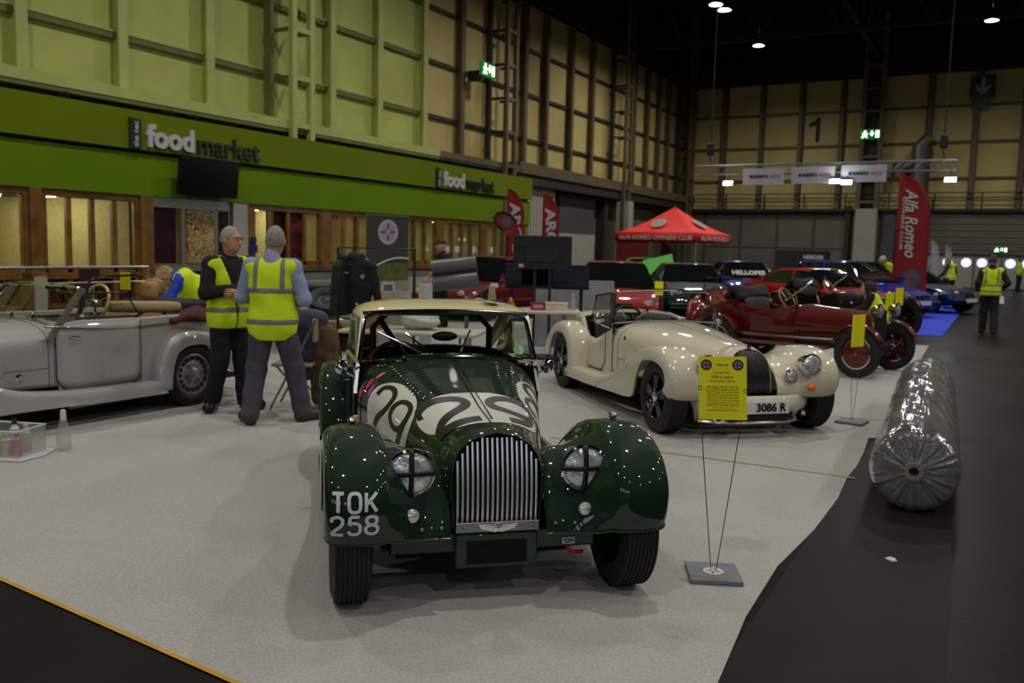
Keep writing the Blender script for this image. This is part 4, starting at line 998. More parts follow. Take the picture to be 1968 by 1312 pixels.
# number plate stuck on the right wing (image left)
W_ROWS = wing_rows(G['w_top'], G['w_low'], G['w_ti'], G['wo'], G['w_in'], G['w_tin'], n=72, sgn=-1)
def wing_pt(z, t, off=.004):
    """point on the front face of the right wing at height z, lateral t"""
    best = None
    for i in range(0, 26):
        row = W_ROWS[i]; ts = [-p[1] for p in row[:14]]
        if not (ts[4] <= t): pass
        x = float(np.interp(t, ts, [p[0] for p in row[:14]])); zz = float(np.interp(t, ts, [p[2] for p in row[:14]]))
        if best is not None and (best[1] - z) * (zz - z) <= 0:
            q = (z - best[1]) / ((zz - best[1]) or 1); return Vector((lerp(best[0], x, q) + off, -t, z))
        best = (x, zz)
    return Vector((best[0] + off, -t, z))
# local plate: x to the viewer's right (towards the centre line), y up
def plate_map(x, y, off=.004): return wing_pt(.388 + y, .735 - x, off)
pl = MB(); pl.grid([[plate_map(x, y) for x in np.linspace(-.0, .215, 12)] for y in np.linspace(0, .205, 10)]); po = pl.build('number_plate', m_black_dec, gr)
gl = MB(); f = lambda x, y: plate_map(x, y, .007)
for i, ch in enumerate('TOK'): glyph_on(gl, ch, .018 + i * .066, .112, .045, .075, .014, f)
for i, ch in enumerate('258'): glyph_on(gl, ch, .012 + i * .069, .016, .049, .077, .014, f)
gl.build('plate_characters', mat('plate white', (.82, .82, .82), .4, noise=0), po)
# windscreen, wipers, tax disc
ws, WB_, WT_ = wind_frame(gr, (-1.31, .532, .895), (-1.445, .49, 1.155), (.05, .03), w=.02)
for (t0, dt, hh) in ((-.18, -.24, .12), (-.12, -.14, .11), (.06, .07, .13)):
    MB().tube([(-1.26, t0, .935), (-1.27, t0, .95), (-1.33, t0 + dt, .945 + hh)], .0055, 6).build('wiper', m_chrome, gr)
MB().lathe([(0, 0), (.033, 0), (.033, .002), (0, .002)], (0, 0, 0), 'x', 20).build('screen_disc', mat('pale green disc', (.6, .75, .62), .5), gr, loc=(-1.325, .43, .955), rot=(0, -.5, 0))
for sg in (-1, 1): MB().bar((-1.30, sg * .555, .70), (-1.455, sg * .505, 1.15), .038, .022, up=(0, 1, 0)).build('screen_pillar', mat('polished pillar', (.86, .86, .86), .2, metal=.85, noise=0), gr)
MB().tube([(-.05, 0.01, .79), (-1.22, .01, .925)], .004, 6).build('bonnet_strip', m_chrome, gr)
# roof
rf = MB(); rows = []
for x, w, zt, ze in ((-1.435, .515, 1.185, 1.125), (-1.47, .53, 1.205, 1.13), (-1.6, .545, 1.23, 1.13), (-1.8, .55, 1.24, 1.125), (-2.05, .55, 1.215, 1.08), (-2.25, .54, 1.15, .97), (-2.42, .52, 1.03, .88), (-2.52, .50, .90, .82)):
    row = []
    for q in np.linspace(-1, 1, 31):
        ph = q * PI / 2; e = 2 / 3.2
        row.append((x, math.copysign(abs(math.sin(ph)) ** e, q) * w, ze + (zt - ze) * max(0, math.cos(ph)) ** e))
    rows.append(row)
rf.grid(rows, mf=lambda i, j: None if (i in (5, 6) and 5 <= j <= 24) else 0); ro = rf.build('hardtop_roof', p_cream, gr, solid=.012, subd=1)
MB().tube([(-1.44, q * .505, 1.165 + .018 * (1 - q * q)) for q in np.linspace(-1, 1, 15)], .01, 8).build('roof_seal', m_chrome, ro)
a = MB(); disc_on(a, 0, 0, 1, 1, lambda x, y: Vector((-1.56 - .06 * y, .30 + .05 * x, 1.228 - .012 * x - .012 * (x * x + y * y) * .3 + .01)), nr=3, na=20); a.build('roof_sticker', mat('pale grey sticker', (.6, .66, .66), .5, col2=(.35, .45, .42), scale=40), ro)
for sg in (-1, 1):
    sw_ = MB(); fr = [(-1.42, sg * .54, .87), (-1.50, sg * .535, 1.12), (-2.05, sg * .545, 1.08), (-2.08, sg * .57, .86)]
    sw_.tube(fr + [fr[0]], .012, 6); so = sw_.build('side_screen', mat('pale door frame', (.62, .64, .40), .4, metal=.2), gr)
    MB().add(fr, [(0, 1, 2, 3)]).build('side_glass', m_glassc, so)
    MB().bar((-2.08, sg * .55, .85), (-2.30, sg * .53, 1.02), .2, .02, up=(1, 0, 0)).build('rear_quarter', p_cream, gr) if False else None
    MB().add([(-2.06, sg * .56, .84), (-2.06, sg * .545, 1.10), (-2.3, sg * .535, .99), (-2.45, sg * .52, .82)], [(0, 1, 2, 3)]).build('rear_quarter', p_cream, gr, solid=.01)
MB().tube([(-2.1, -.4, .3), (-2.1, -.4, 1.02), (-2.1, -.3, 1.12), (-2.1, .3, 1.12), (-2.1, .4, 1.02), (-2.1, .4, .3)], .022, 10).build('roll_bar', m_dkint, gr)
MB().tube([(-2.1, -.36, 1.08), (-1.6, .05, .45)], .02, 10).build('roll_bar_stay', m_dkint, gr)
MB().ball((-1.5, .0, 1.02), .05, 10, sc=(.4, 1.6, .6)).build('inner_mirror', m_dkint, gr)
# side exhaust and yellow marker on the right flank
MB().tube([(-.45, -.50, .40), (-.8, -.60, .38), (-1.9, -.66, .36)], .025, 10).build('side_exhaust', m_bolt, gr)
MB().tube([(-1.05, -.56, .50), (-1.05, -.56, .62)], .016, 8).build('yellow_marker', mat('yellow marker', (.8, .6, .08), .5), gr)
for z in (.56, .66): MB().tube([(-.6, -.44, z - .1), (-.6, -.50, z - .1), (-.66, -.5, z - .1)], .012, 8).build('bonnet_catch', m_chrome, gr)
# ---- ivory modern roadster --------------------------------------------------
WHT = dict(paint=p_ivory, s=[.17, .05, -.3, -.85, -1.50], w=[.215, .25, .33, .47, .60], H=[.755, .765, .785, .82, .85], zs=[.50, .52, .55, .58, .58], n=[2.2, 2.3, 2.5, 2.8, 3.0], zb=.33, hinge=m_bolt,
  grille=dict(s0=.14, sb=.27, zb=.37, zt=.745, wb=.175, bars=19, slat_r=.0045, barm=mat('dark chrome bars', (.35, .35, .35), .25, metal=1, noise=0), back=m_under, bow=.02),
  wo=.835, wb=2.49, R=.315, ww=.19, tf=.715, tr=.715, wstyle='spoke5', rimc=mat('gloss black alloy', (.03, .03, .03), .2), scuttle=.14, roll=.04,
  w_top=[(.31, .33), (.36, .40), (.375, .50), (.345, .60), (.27, .685), (.15, .735), (0, .755), (-.15, .745), (-.35, .70), (-.58, .60), (-.8, .48), (-1.02, .385), (-1.25, .33), (-1.5, .31), (-2.28, .30)],
  w_low=[(.30, .32), (.325, .36), (.33, .44), (.29, .54), (.2, .62), (.1, .655), (-.02, .66), (-.15, .635), (-.26, .57), (-.34, .45), (-.38, .33), (-.46, .24), (-.8, .215), (-1.3, .21), (-2.28, .205)],
  w_in=[(.30, .33), (.31, .38), (.29, .46), (.23, .54), (.15, .60), (.07, .63), (-.05, .64), (-.2, .63), (-.36, .58), (-.55, .52), (-.75, .45), (-.95, .39), (-1.2, .33), (-1.5, .30), (-2.28, .29)],
  w_ti=lambda u: lerp(.48, .60, min(1, max(0, (u - .3) / .4))), w_tin=lambda u: lerp(.215, .59, min(1, max(0, (u - .35) / .45))),
  r_top=[(-2.06, .22), (-2.07, .36), (-2.10, .52), (-2.18, .65), (-2.32, .735), (-2.49, .765), (-2.67, .745), (-2.84, .68), (-2.99, .56), (-3.1, .38)],
  r_low=[(-2.10 - .06, .205), (-2.155, .33), (-2.165, .42), (-2.2, .53), (-2.33, .63), (-2.49, .66), (-2.65, .63), (-2.77, .53), (-2.83, .42), (-2.86, .33)], r_ti=.56,
  louvres=[(.88, .30, .80, 12, .05)], tub=[(-1.48, .605, .78, .26), (-1.62, .62, .72, .24), (-1.9, .635, .62, .23), (-2.2, .635, .64, .23), (-2.35, .625, .82, .24), (-2.6, .58, .86, .28), (-2.95, .50, .74, .34), (-3.2, .42, .60, .38)], deck=-2.38,
  door=(-1.62, -2.3, .30), lamp=(.36, .50, .625, .092), lampshell=m_chrome, seat_s=-2.05, st=(-1.78, -.30, .80), stc=m_dkint, apron=False, sc_drop=-.04, hand=-2.2)
import copy
F45 = Vector((math.cos(math.radians(-44.94)), math.sin(math.radians(-44.94)), 0))
OW = Vector((-1.896, 7.633, 0)) - F45 * .13
wr, WBn, wkey = roadster('ivory_roadster', 'ivory open roadster with black wheels behind the tall yellow sign', (OW.x, OW.y), -44.94, WHT)
ws, b_, t_ = wind_frame(wr, (-1.50, .585, .83), (-1.585, .545, 1.15), (.05, .03), w=.022)
for t in (-.2, .0, .2): MB().tube([(-1.44, t, .865), (-1.47, t, .885), (-1.49, t - .17, .90)], .006, 6).build('wiper', m_chrome, wr)
for sg in (-1, 1):
    fo = headlamp(wr, (.30, sg * .345, .525), .055, .08, m_chrome, name='fog_lamp')
    am = MB().lathe([(.034, -.03), (.036, 0), (.034, .01)], (0, 0, 0), 'x', 20).build('indicator', m_chrome, wr, loc=(.345, sg * .52, .425))
    MB().lathe([(.034, .008), (.03, .03), (.018, .045), (0, .05)], (0, 0, 0), 'x', 20).build('amber_lens', m_amber, am)
    MB().ball((-.55, sg * .838, .50), .014, 6, sc=(1, .4, .8)).build('side_repeater', m_amber, wr)
    mr = MB().tube([(-1.60, sg * .58, .76), (-1.62, sg * .68, .80)], .009, 6); mr.lathe([(0, .05), (.04, .04), (.058, .015), (.06, 0), (0, 0)], (-1.64, sg * .69, .86), 'x', 20); mr.build('door_mirror', m_chrome, wr)
    MB().bar((-1.47, sg * .60, .72), (-1.60, sg * .56, 1.13), .03, .018, up=(0, 1, 0)).build('screen_pillar', m_chrome, wr)
    fr = [(-1.56, sg * .585, .80), (-1.63, sg * .57, 1.13), (-2.05, sg * .57, 1.08), (-2.12, sg * .60, .80)]
    if sg < 0:
        so = MB().tube(fr + [fr[0]], .013, 6).build('side_screen', m_dkint, wr); MB().add(fr, [(0, 1, 2, 3)]).build('side_glass', mat('smoked brown pane', (.30, .22, .10), .2, alpha=.55), so)
MB().ball((-1.20 + .0, -.585, .70), .022, 8, sc=(1, .4, 1)).build('side_filler', m_under, wr)
va = MB(); P = []
for u in np.linspace(0, 1, 8):
    z = lerp(.36, .13, u); P.append([(.36 + .05 * math.sin(u * PI) - .16 * abs(q) ** 3 - .03 * u, q * lerp(.60, .50, u), z) for q in np.linspace(-1, 1, 21)])
va.grid(P); va.build('front_valance', p_ivory, wr, solid=.01)
MB().box((.405, 0, .195), (.03, .62, .075)).build('lower_mesh', m_under, wr, bevel=.01)
MB().tube([(.40 - .15 * abs(q) ** 3, q * .5, .14) for q in np.linspace(-1, 1, 15)], .014, 8).build('splitter_bar', mat('pale chrome', (.8, .78, .7), .2, metal=.6), wr)
for sg in (-1, 1): MB().lathe([(.036, .03), (.058, .03), (.06, 0), (.032, -.02), (0, -.02)], (.385, sg * .40, .20), 'x', 20).build('round_vent', m_chrome, wr)
pl = MB().box((.43, 0, .275), (.012, .52, .11)).build('number_plate', mat('white plate', (.82, .82, .82), .4, noise=0), wr, bevel=.003)
a = MB(); put_text(a, '3086 R', .08, frame((.438, .085, .275), (0, 1, 0), (0, 0, 1)), .002, .003, width=.29, height=.075); a.build('plate_characters', m_black_dec, pl)
MB().lathe([(0, .006), (.02, .004), (.024, 0)], (.165, 0, .765), 'x', 14).build('nose_badge', m_chrome, wr)
# ---- silver four seater at the left ----------------------------------------
p_silver = paint('silver paint', (.65, .65, .64), metallic=.22, rough=.36)
SIL = copy.copy(WHT); SIL.update(paint=p_silver, s=[.17, .05, -.3, -.7, -1.25], w=[.215, .25, .36, .50, .60], H=[.755, .77, .80, .84, .875], zs=[.50, .52, .56, .60, .62], wstyle='disc', rimc=mat('satin silver wheel', (.66, .66, .65), .3, metal=.7), lampshell=m_chrome,
  wo=.77, tf=.66, tr=.655, R=.30, w_low=[(.30, .32), (.325, .36), (.33, .44), (.29, .54), (.2, .62), (.1, .655), (-.02, .66), (-.15, .635), (-.26, .57), (-.34, .40), (-.38, .27), (-.46, .20), (-.8, .19), (-1.3, .185), (-2.28 + .1, .18)],
  w_top=[(.31, .33), (.36, .40), (.375, .50), (.345, .60), (.27, .685), (.15, .735), (0, .745), (-.15, .72), (-.32, .64), (-.45, .54), (-.58, .45), (-.8, .36), (-1.1, .32), (-1.5, .30), (-2.18, .29)],
  w_in=[(.30, .33), (.31, .38), (.29, .46), (.23, .54), (.15, .60), (.07, .63), (-.05, .62), (-.2, .58), (-.32, .52), (-.45, .45), (-.6, .40), (-.8, .35), (-1.1, .31), (-1.5, .29), (-2.18, .28)],
  r_top=[(-2.10, .20), (-2.11, .34), (-2.14, .48), (-2.21, .61), (-2.34, .69), (-2.5, .715), (-2.68, .695), (-2.84, .62), (-2.98, .50), (-3.1, .34)],
  r_low=[(-2.10, .185), (-2.19, .31), (-2.20, .40), (-2.235, .50), (-2.34, .59), (-2.5, .625), (-2.66, .59), (-2.78, .50), (-2.84, .40), (-2.86, .33)],
  louvres=[(.83, .25, .68, 10, .13)], tub=[(-1.22, .605, .84, .24), (-1.4, .62, .872, .22), (-2.0, .625, .862, .20), (-2.4, .61, .868, .22), (-2.8, .56, .84, .28), (-3.1, .48, .72, .34), (-3.35, .42, .60, .38)], deck=-2.75,
  door=(-1.20, -2.0, .285), lamp=(.22, .48, .62, .088), seat_s=-2.15, st=(-1.80, .28, .98), seatc=mat('tan leather', (.62, .48, .30), .5), stc=mat('cream rim', (.78, .68, .45), .35), sc_drop=0, scuttle=.10, hand=-1.32, wb=2.5, str=.18)
sr, SB, skey = roadster('silver_tourer', 'silver open four-seat roadster with tan seats at the left edge', (-7.39, 3.2), -90, SIL)
wind_frame(sr, (-1.26, .575, .865), (-1.50, .52, 1.145), (.05, .02), w=.024)
for sg in (-1, 1):
    MB().bar((-1.13, sg * .62, .72), (-1.50, sg * .545, 1.14), .05, .022, up=(0, 1, 0)).build('screen_pillar', m_bolt, sr)
    MB().tube([(-1.10, sg * .62, .84), (-1.5, sg * .634, .80), (-2.0, sg * .632, .785), (-2.4, sg * .615, .80), (-2.75, sg * .58, .78)], .007, 6).build('waist_strip', m_chrome, sr)
for t in (-.3, 0, .3):
    MB().tube([(-1.20, t, .88), (-1.21, t, .925)], .012, 8).ball((-1.21, t, .93), .018, 6).build('wiper_pivot', m_chrome, sr)
fr = [(-1.42, .56, .885), (-1.52, .53, 1.10), (-1.92, .55, 1.09), (-2.02, .60, .88)]
so = MB().tube(fr + [fr[0]], .010, 6).build('side_screen', mat('dark bronze frame', (.16, .15, .10), .4, metal=.4), sr); MB().add(fr, [(0, 1, 2, 3)]).build('side_glass', m_glassc, so)
MB().tube([(-1.46, .56, .92), (-1.53, .56, 1.18), (-1.60, .56, 1.235), (-2.02, .56, 1.245), (-2.1, .56, 1.22)], .009, 8).build('hood_iron', m_chrome, sr)
MB().tube([(-1.46, .56, .92), (-1.56, .56, 1.21)], .014, 8).build('hood_iron_clamp', m_dkint, sr)
MB().tube([(-1.82, .44, .965), (-2.0, .46, .955), (-2.45, .47, .93), (-2.55, .47, .925)], [.05, .056, .056, .05], 14).build('rolled_hood', mat('beige canvas', (.66, .56, .40), .85, bump=.3), sr)
cl = MB(); cl.grid([[(-2.35 - .5 * u + .02 * math.sin(9 * v), .35 + .30 * v, .905 + .02 * math.sin(7 * u + 5 * v) - .09 * v ** 4) for v in np.linspace(0, 1, 12)] for u in np.linspace(0, 1, 14)]); cl.build('folded_hood', mat('maroon cloth', (.28, .07, .09), .85), sr, solid=.03)
for y, xx in ((.25, -2.40), (-.25, -2.85)): MB().box((xx, y, 1.08), (.09, .22, .18), (0, -.15, 0)).build('headrest', mat('tan leather'), sr, bevel=.04)
MB().box((-2.85, -.05, .90), (.5, .85, .14)).build('rear_seat', mat('navy blue cloth', (.06, .07, .14), .8), sr, bevel=.05)
MB().lathe([(0, .0), (.03, .0), (.035, .015), (.02, .03), (0, .03)], (-.88, .60, .44), 'y', 14).build('bonnet_catch', m_chrome, sr)
MB().bb(-1.9, -1.3, .35, .62, .13, .15).build('undertray', m_bolt, sr)
yc = MB().box((-2.25, .1, 1.17), (.01, .14, .17)); yc.build('yellow_card', mat('yellow card', (.80, .80, .06), .6), sr)
# ---- pale roadster seen from behind ------------------------------------------
PAL = copy.copy(G); PAL.update(paint=paint('pale grey cream paint', (.66, .65, .58), rough=.3), tape=False, lampshell=m_chrome, wstyle='wire', rimc=m_chrome)
hd = math.radians(135); TL = Vector((-8.35, 9.55, 0)); Oo = TL + Vector((math.cos(hd), math.sin(hd), 0)) * 3.1
pr, _, _ = roadster('pale_roadster', 'pale roadster seen from behind with spare wheel and yellow plate', (Oo.x, Oo.y), 135, PAL)
MB().tube([(-3.2, -.66, .50), (-3.26, -.4, .50), (-3.26, .4, .50), (-3.2, .66, .50)], .035, 12).build('rear_bumper', m_chrome, pr)
q = MB().box((-3.17, -.0, .38), (.012, .46, .11)).build('number_plate', mat('yellow plate', (.80, .60, .05), .5, noise=0), pr)
a = MB(); put_text(a, 'GGW 119', .07, frame((-3.178, 0, .38), (0, -1, 0), (0, 0, 1)), .002, .001, width=.38, height=.07); a.build('plate_characters', m_black_dec, q)
make_wheel(pr, (-3.0, 0, .74), 1, .28, .15, 'plain', m_dkint, name='spare_wheel').rotation_euler = (math.radians(60), 0, math.radians(90))
for sg in (-1, 1): MB().ball((-3.05, sg * .56, .60), .035, 8, sc=(.8, 1, 1)).build('rear_lamp', m_redlens, pr)
MB().box((-2.55, 0, .90), (.5, .8, .12)).build('folded_hood', mat('dark green cloth', (.05, .09, .08), .8), pr, bevel=.04)
wind_frame(pr, (-1.31, .532, .895), (-1.445, .49, 1.155), (.05, .03), w=.022)
# ------------------------------------------------------------------ figures: smooth solid shapes meshed from distance fields
class SDF:
    def __init__(s): s.ops = []
    def cone(s, a, b, ra, rb, k=.03, sub=False):
        s.ops.append(('c', np.array(a, float), np.array(b, float), ra, rb, k, sub)); return s
    def ell(s, c, r, k=.03, rot=0, sub=False, tilt=0):
        s.ops.append(('e', np.array(c, float), np.array(r, float), rot, tilt, k, sub)); return s
    def box(s, c, h, r=.01, k=.02, rz=0, sub=False):
        s.ops.append(('b', np.array(c, float), np.array(h, float), r, rz, k, sub)); return s
    def ev(s, P):
        D = None
        for o in s.ops:
            if o[0] == 'c':
                a, b, ra, rb = o[1:5]; ab = b - a; t = np.clip(((P - a) @ ab) / max(ab @ ab, 1e-9), 0, 1)
                d = np.linalg.norm(P - a - t[..., None] * ab, axis=-1) - (ra + (rb - ra) * t)
            elif o[0] == 'e':
                q = P - o[1]
                if o[3]: c, n = math.cos(-o[3]), math.sin(-o[3]); q = np.stack([q[..., 0] * c - q[..., 1] * n, q[..., 0] * n + q[..., 1] * c, q[..., 2]], -1)
                if o[4]: c, n = math.cos(-o[4]), math.sin(-o[4]); q = np.stack([q[..., 0], q[..., 1] * c - q[..., 2] * n, q[..., 1] * n + q[..., 2] * c], -1)
                k0 = np.linalg.norm(q / o[2], axis=-1); k1 = np.linalg.norm(q / (o[2] ** 2), axis=-1) + 1e-9
                d = k0 * (k0 - 1) / k1
            else:
                q = P - o[1]
                if o[4]: c, n = math.cos(-o[4]), math.sin(-o[4]); q = np.stack([q[..., 0] * c - q[..., 1] * n, q[..., 0] * n + q[..., 1] * c, q[..., 2]], -1)
                q = np.abs(q) - o[2] + o[3]; d = np.linalg.norm(np.maximum(q, 0), axis=-1) + np.minimum(q.max(-1), 0) - o[3]
            k, sub = o[-2], o[-1]
            if D is None: D = d
            elif sub:
                h = np.clip(.5 - .5 * (D + d) / k, 0, 1); D = D * (1 - h) - d * h + k * h * (1 - h)
            else:
                h = np.clip(.5 + .5 * (D - d) / k, 0, 1); D = D * (1 - h) + d * h - k * h * (1 - h)
        return D
def nets(fn, lo, hi, res):
    """surface nets: smooth quad mesh of fn(P) = 0"""
    lo = np.array(lo, float); n = np.maximum(np.ceil((np.array(hi) - lo) / res).astype(int) + 1, 3)
    ax = [lo[i] + np.arange(n[i]) * res for i in range(3)]
    P = np.stack(np.meshgrid(*ax, indexing='ij'), -1); V = fn(P)
    V[0], V[-1], V[:, 0], V[:, -1], V[:, :, 0], V[:, :, -1] = 1, 1, 1, 1, 1, 1
    ins = V < 0; m = n - 1; acc = np.zeros((*m, 3)); cnt = np.zeros(tuple(m))
    def sl(o, ax_=None): return tuple(slice(o[i], o[i] + m[i]) for i in range(3))
    cor = [(i, j, k) for i in (0, 1) for j in (0, 1) for k in (0, 1)]
    for c in cor:
        for a in range(3):
            if c[a]: continue
            d = list(c); d[a] = 1; v0, v1 = V[sl(c)], V[sl(d)]; x = (v0 < 0) != (v1 < 0)
            t = np.where(x, v0 / np.where(x, v0 - v1, 1), 0)
            for b in range(3): acc[..., b] += np.where(x, c[b] + (t if b == a else 0), 0)
            cnt += x
    act = cnt > 0; idx = -np.ones(tuple(m), int); idx[act] = np.arange(act.sum())
    base = np.stack(np.nonzero(act), -1); vs = lo + (base + acc[act] / cnt[act][:, None]) * res
    fs = []
    for a in range(3):
        b, c = (a + 1) % 3, (a + 2) % 3
        s0 = [slice(1, m[i]) for i in range(3)]; s0[a] = slice(0, m[a]); s1 = [slice(1, m[i]) for i in range(3)]; s1[a] = slice(1, m[a] + 1)
        i0 = ins[tuple(s0)]; i1 = ins[tuple(s1)]; ch = i0 != i1
        w = np.stack(np.nonzero(ch), -1); off = np.array([1, 1, 1]); off[a] = 0; w = w + off
        def g(db, dc):
            q = w.copy(); q[:, b] += db; q[:, c] += dc; return idx[q[:, 0], q[:, 1], q[:, 2]]
        q = np.stack([g(-1, -1), g(0, -1), g(0, 0), g(-1, 0)], -1); fl = ~i0[ch]
        q[fl] = q[fl][:, ::-1]; fs.append(q)
    fs = np.concatenate(fs); fs = fs[(fs >= 0).all(1)]
    return vs, fs
def solid(fn, lo, hi, res, name, m, parent, label=None):
    vs, fs = nets(fn, lo, hi, res)
    b = MB(); b.v = [tuple(v) for v in vs]; b.f = [list(map(int, f)) for f in fs]; b.m = [0] * len(b.f); b.sm = [True] * len(b.f)
    return b.build(name, m, parent, label=label, sharp=0)
m_skin = mat('skin', (.76, .55, .44), .5, noise=.05, scale=12)
m_hiviz = mat('hi-vis yellow fabric', (.80, .90, .02), .75, noise=.03, scale=6, bump=.25, bscale=7)
m_reflect = mat('grey reflective band', (.48, .47, .45), .5, noise=.05, scale=40)
m_navy = mat('navy cloth', (.07, .08, .11), .8, noise=.1)
m_shoe = mat('brown leather shoe', (.23, .15, .11), .5); m_bshoe = mat('black leather shoe', (.04, .04, .04), .35)
def wrinkle(P, amp, f=22, seed=0.0):
    return amp * (np.sin(P[..., 2] * f + np.sin(P[..., 0] * 13 + seed) * 2 + P[..., 1] * 7) * .6 + np.sin(P[..., 2] * f * 1.9 + P[..., 0] * 17 + seed * 2) * .4)
def person(name, label, loc, heading, J, look, res=.014, cat='person', group=None):
    """local frame: +X to the figure's right, +Y ahead, +Z up.  J joints, look = clothing"""
    r = empty(name, label, cat, loc, math.radians(heading) - PI / 2, group)
    V3 = {k: np.array(v, float) for k, v in J.items()}
    H, NK, CH, PV = V3['head'], V3['neck'], V3['chest'], V3['pelvis']
    fd = look.get('face', 0.0)      # head turn about z, radians (positive = to its left)
    c, s = math.cos(fd), math.sin(fd)
    def hp(x, y, z): return (H[0] + x * c - y * s, H[1] + x * s + y * c, H[2] + z)
    lean = CH - PV
    # body
    b = SDF()
    b.ell(H, (.075, .093, .115), rot=fd).ell(hp(0, .03, -.06), (.055, .06, .06), .03, rot=fd)
    b.cone(NK, H + np.array([0, -.01, -.05]), .058, .052, .03)
    b.cone(hp(0, .092, -.002), hp(0, .108, -.028), .009, .015, .012)             # nose
    for sx_ in (-1, 1):
        b.ell(hp(sx_ * .032, .088, .012), (.019, .012, .010), .006, sub=True); b.ell(hp(sx_ * .032, .078, .012), (.015, .013, .012), .004)
        b.ell(hp(sx_ * .077, -.008, -.012), (.012, .022, .033), .008, rot=fd)
        b.ell(hp(sx_ * .03, .088, .03), (.022, .012, .007), .01)
    b.ell(hp(0, .087, -.052), (.026, .012, .008), .008); b.ell(hp(0, .098, -.052), (.024, .01, .0025), .003, sub=True)
    b.ell(CH, (.165, .105, .17), .06).ell((CH + PV) / 2, (.145, .10, .16), .06).ell(PV, (.16, .105, .12), .06)
    b.cone(V3['shR'], V3['shL'], .06, .06, .06)
    for S in 'LR':
        b.cone(V3['sh' + S], V3['el' + S], .052, .042, .03); b.cone(V3['el' + S], V3['wr' + S], .042, .028, .02)
        b.cone(V3['hip' + S], V3['kn' + S], .085, .055, .04); b.cone(V3['kn' + S], V3['an' + S], .055, .030, .03)
        b.cone(V3['an' + S] - np.array([0, 0, .02]), V3['toe' + S] * .5 + V3['an' + S] * .5 - np.array([0, 0, .03]), .024, .018, .02)
        # hand: palm, four fingers of different length, thumb
        w = V3['wr' + S]; e = V3['el' + S]; d = (w - e) / (np.linalg.norm(w - e) + 1e-9); up = np.array(look.get('palm' + S, (0, 0, 1)), float)
        sd = np.cross(d, up); sd /= (np.linalg.norm(sd) + 1e-9); up2 = np.cross(sd, d)
        b.cone(w, w + d * .075, .028, .034, .02)
        for q, (o, ln) in enumerate(((-.030, .062), (-.010, .075), (.010, .070), (.029, .055))):
            p0 = w + d * .09 + sd * o; p1 = p0 + d * ln * .55 - up2 * .008; p2 = p1 + d * ln * .35 - up2 * .028
            b.cone(p0 - d * .02, p1, .0105, .009, .006); b.cone(p1, p2, .009, .0075, .004)
        b.cone(w + d * .03 - sd * .03, w + d * .075 - sd * .058, .012, .010, .008); b.cone(w + d * .075 - sd * .058, w + d * .105 - sd * .055 - up2 * .01, .010, .008, .004)
    allp = np.array([v for v in V3.values()]); lo = allp.min(0) - .16; hi = allp.max(0) + .16; lo[2] = max(lo[2], -.001)
    solid(b.ev, lo, hi, min(res, .011), 'body', look.get('skin', m_skin), r)
    # trousers
    t = SDF(); tw_ = look.get('leg', 1.0)
    t.ell(PV + np.array([0, 0, .0]), (.178, .128, .135), .05)
    for S in 'LR':
        t.cone(V3['hip' + S], V3['kn' + S], .104 * tw_, .083 * tw_, .05); t.cone(V3['kn' + S], V3['an' + S] + np.array([0, -.0, .015]), .083 * tw_, .078 * tw_, .03)
    zc = min(V3['anL'][2], V3['anR'][2])
    def tf(P):
        d = t.ev(P) + wrinkle(P, .004, 26, 1.0)
        return np.maximum(d, P[..., 2] - (PV[2] + .10 + lean[2] * 0))
    solid(tf, lo, hi, res, 'trousers', look['trousers'], r)
    # shirt or jumper with sleeves
    sh = SDF(); sh.ell(CH, (.182, .125, .185), .06).ell((CH + PV) / 2, (.168, .122, .18), .06).ell(PV, (.176, .125, .13), .05).cone(V3['shR'], V3['shL'], .074, .074, .06)
    sl_ = look.get('sleeve', 1.0)
    for S in 'LR':
        sh.cone(V3['sh' + S], V3['el' + S], .070, .060, .04)
        if sl_ > .6: sh.cone(V3['el' + S], V3['el' + S] + (V3['wr' + S] - V3['el' + S]) * .96, .060, .045, .03)
    sh.cone(NK + np.array([0, 0, -.03]), NK + np.array([0, .0, .035]), .078, .066, .02)
    def sf(P):
        d = sh.ev(P) + wrinkle(P, .004, 30, 2.0)
        if sl_ <= .6:
            for S in 'LR': pass
        return np.maximum(d, -(P[..., 2] - (PV[2] + look.get('hem', -.02))))
    solid(sf, lo, hi, res, look.get('topname', 'shirt'), look['top'], r)
    if look.get('vest'):
        v = SDF(); g = .022; v.ell(CH, (.207, .140, .20), .06).ell((CH + PV) / 2, (.190, .145, .20), .06).ell(PV + np.array([0, 0, -.03]), (.222, .168, .24), .05).cone(V3['shR'] * .93 + CH * .07, V3['shL'] * .93 + CH * .07, .088, .088, .05)
        ax = lean / np.linalg.norm(lean)
        arm = SDF()
        for S in 'LR':
            o = V3['sh' + S]; dd = V3['el' + S] - o; dd /= np.linalg.norm(dd); arm.cone(o + dd * .055, o + dd * .30, .062, .075, .01)
        nkc = SDF().cone(NK + np.array([0, .0, -.045]), NK + np.array([0, .0, .12]), .072, .09, .01)
        hem = look.get('vhem', -.10); op = look.get('open', None)
        def vf(P):
            h = (P - PV) @ ax; d = v.ev(P) + wrinkle(P, .005, 17, .5)
            d = np.maximum(d, -(h - hem)); d = np.maximum(d, -arm.ev(P)); d = np.maximum(d, -nkc.ev(P))
            if op is not None:   # open front: cut a wedge
                w = np.abs(P[..., 0] - PV[0]) - np.clip(.012 + (h - .12) * .26, .012, .2)
                d = np.maximum(d, -np.maximum(w, .03 - (P[..., 1] - PV[1])))
            return d
        solid(vf, lo, hi, res * .8, 'hi_vis_vest', m_hiviz, r)
        bands = look.get('bands', (.0, .17))
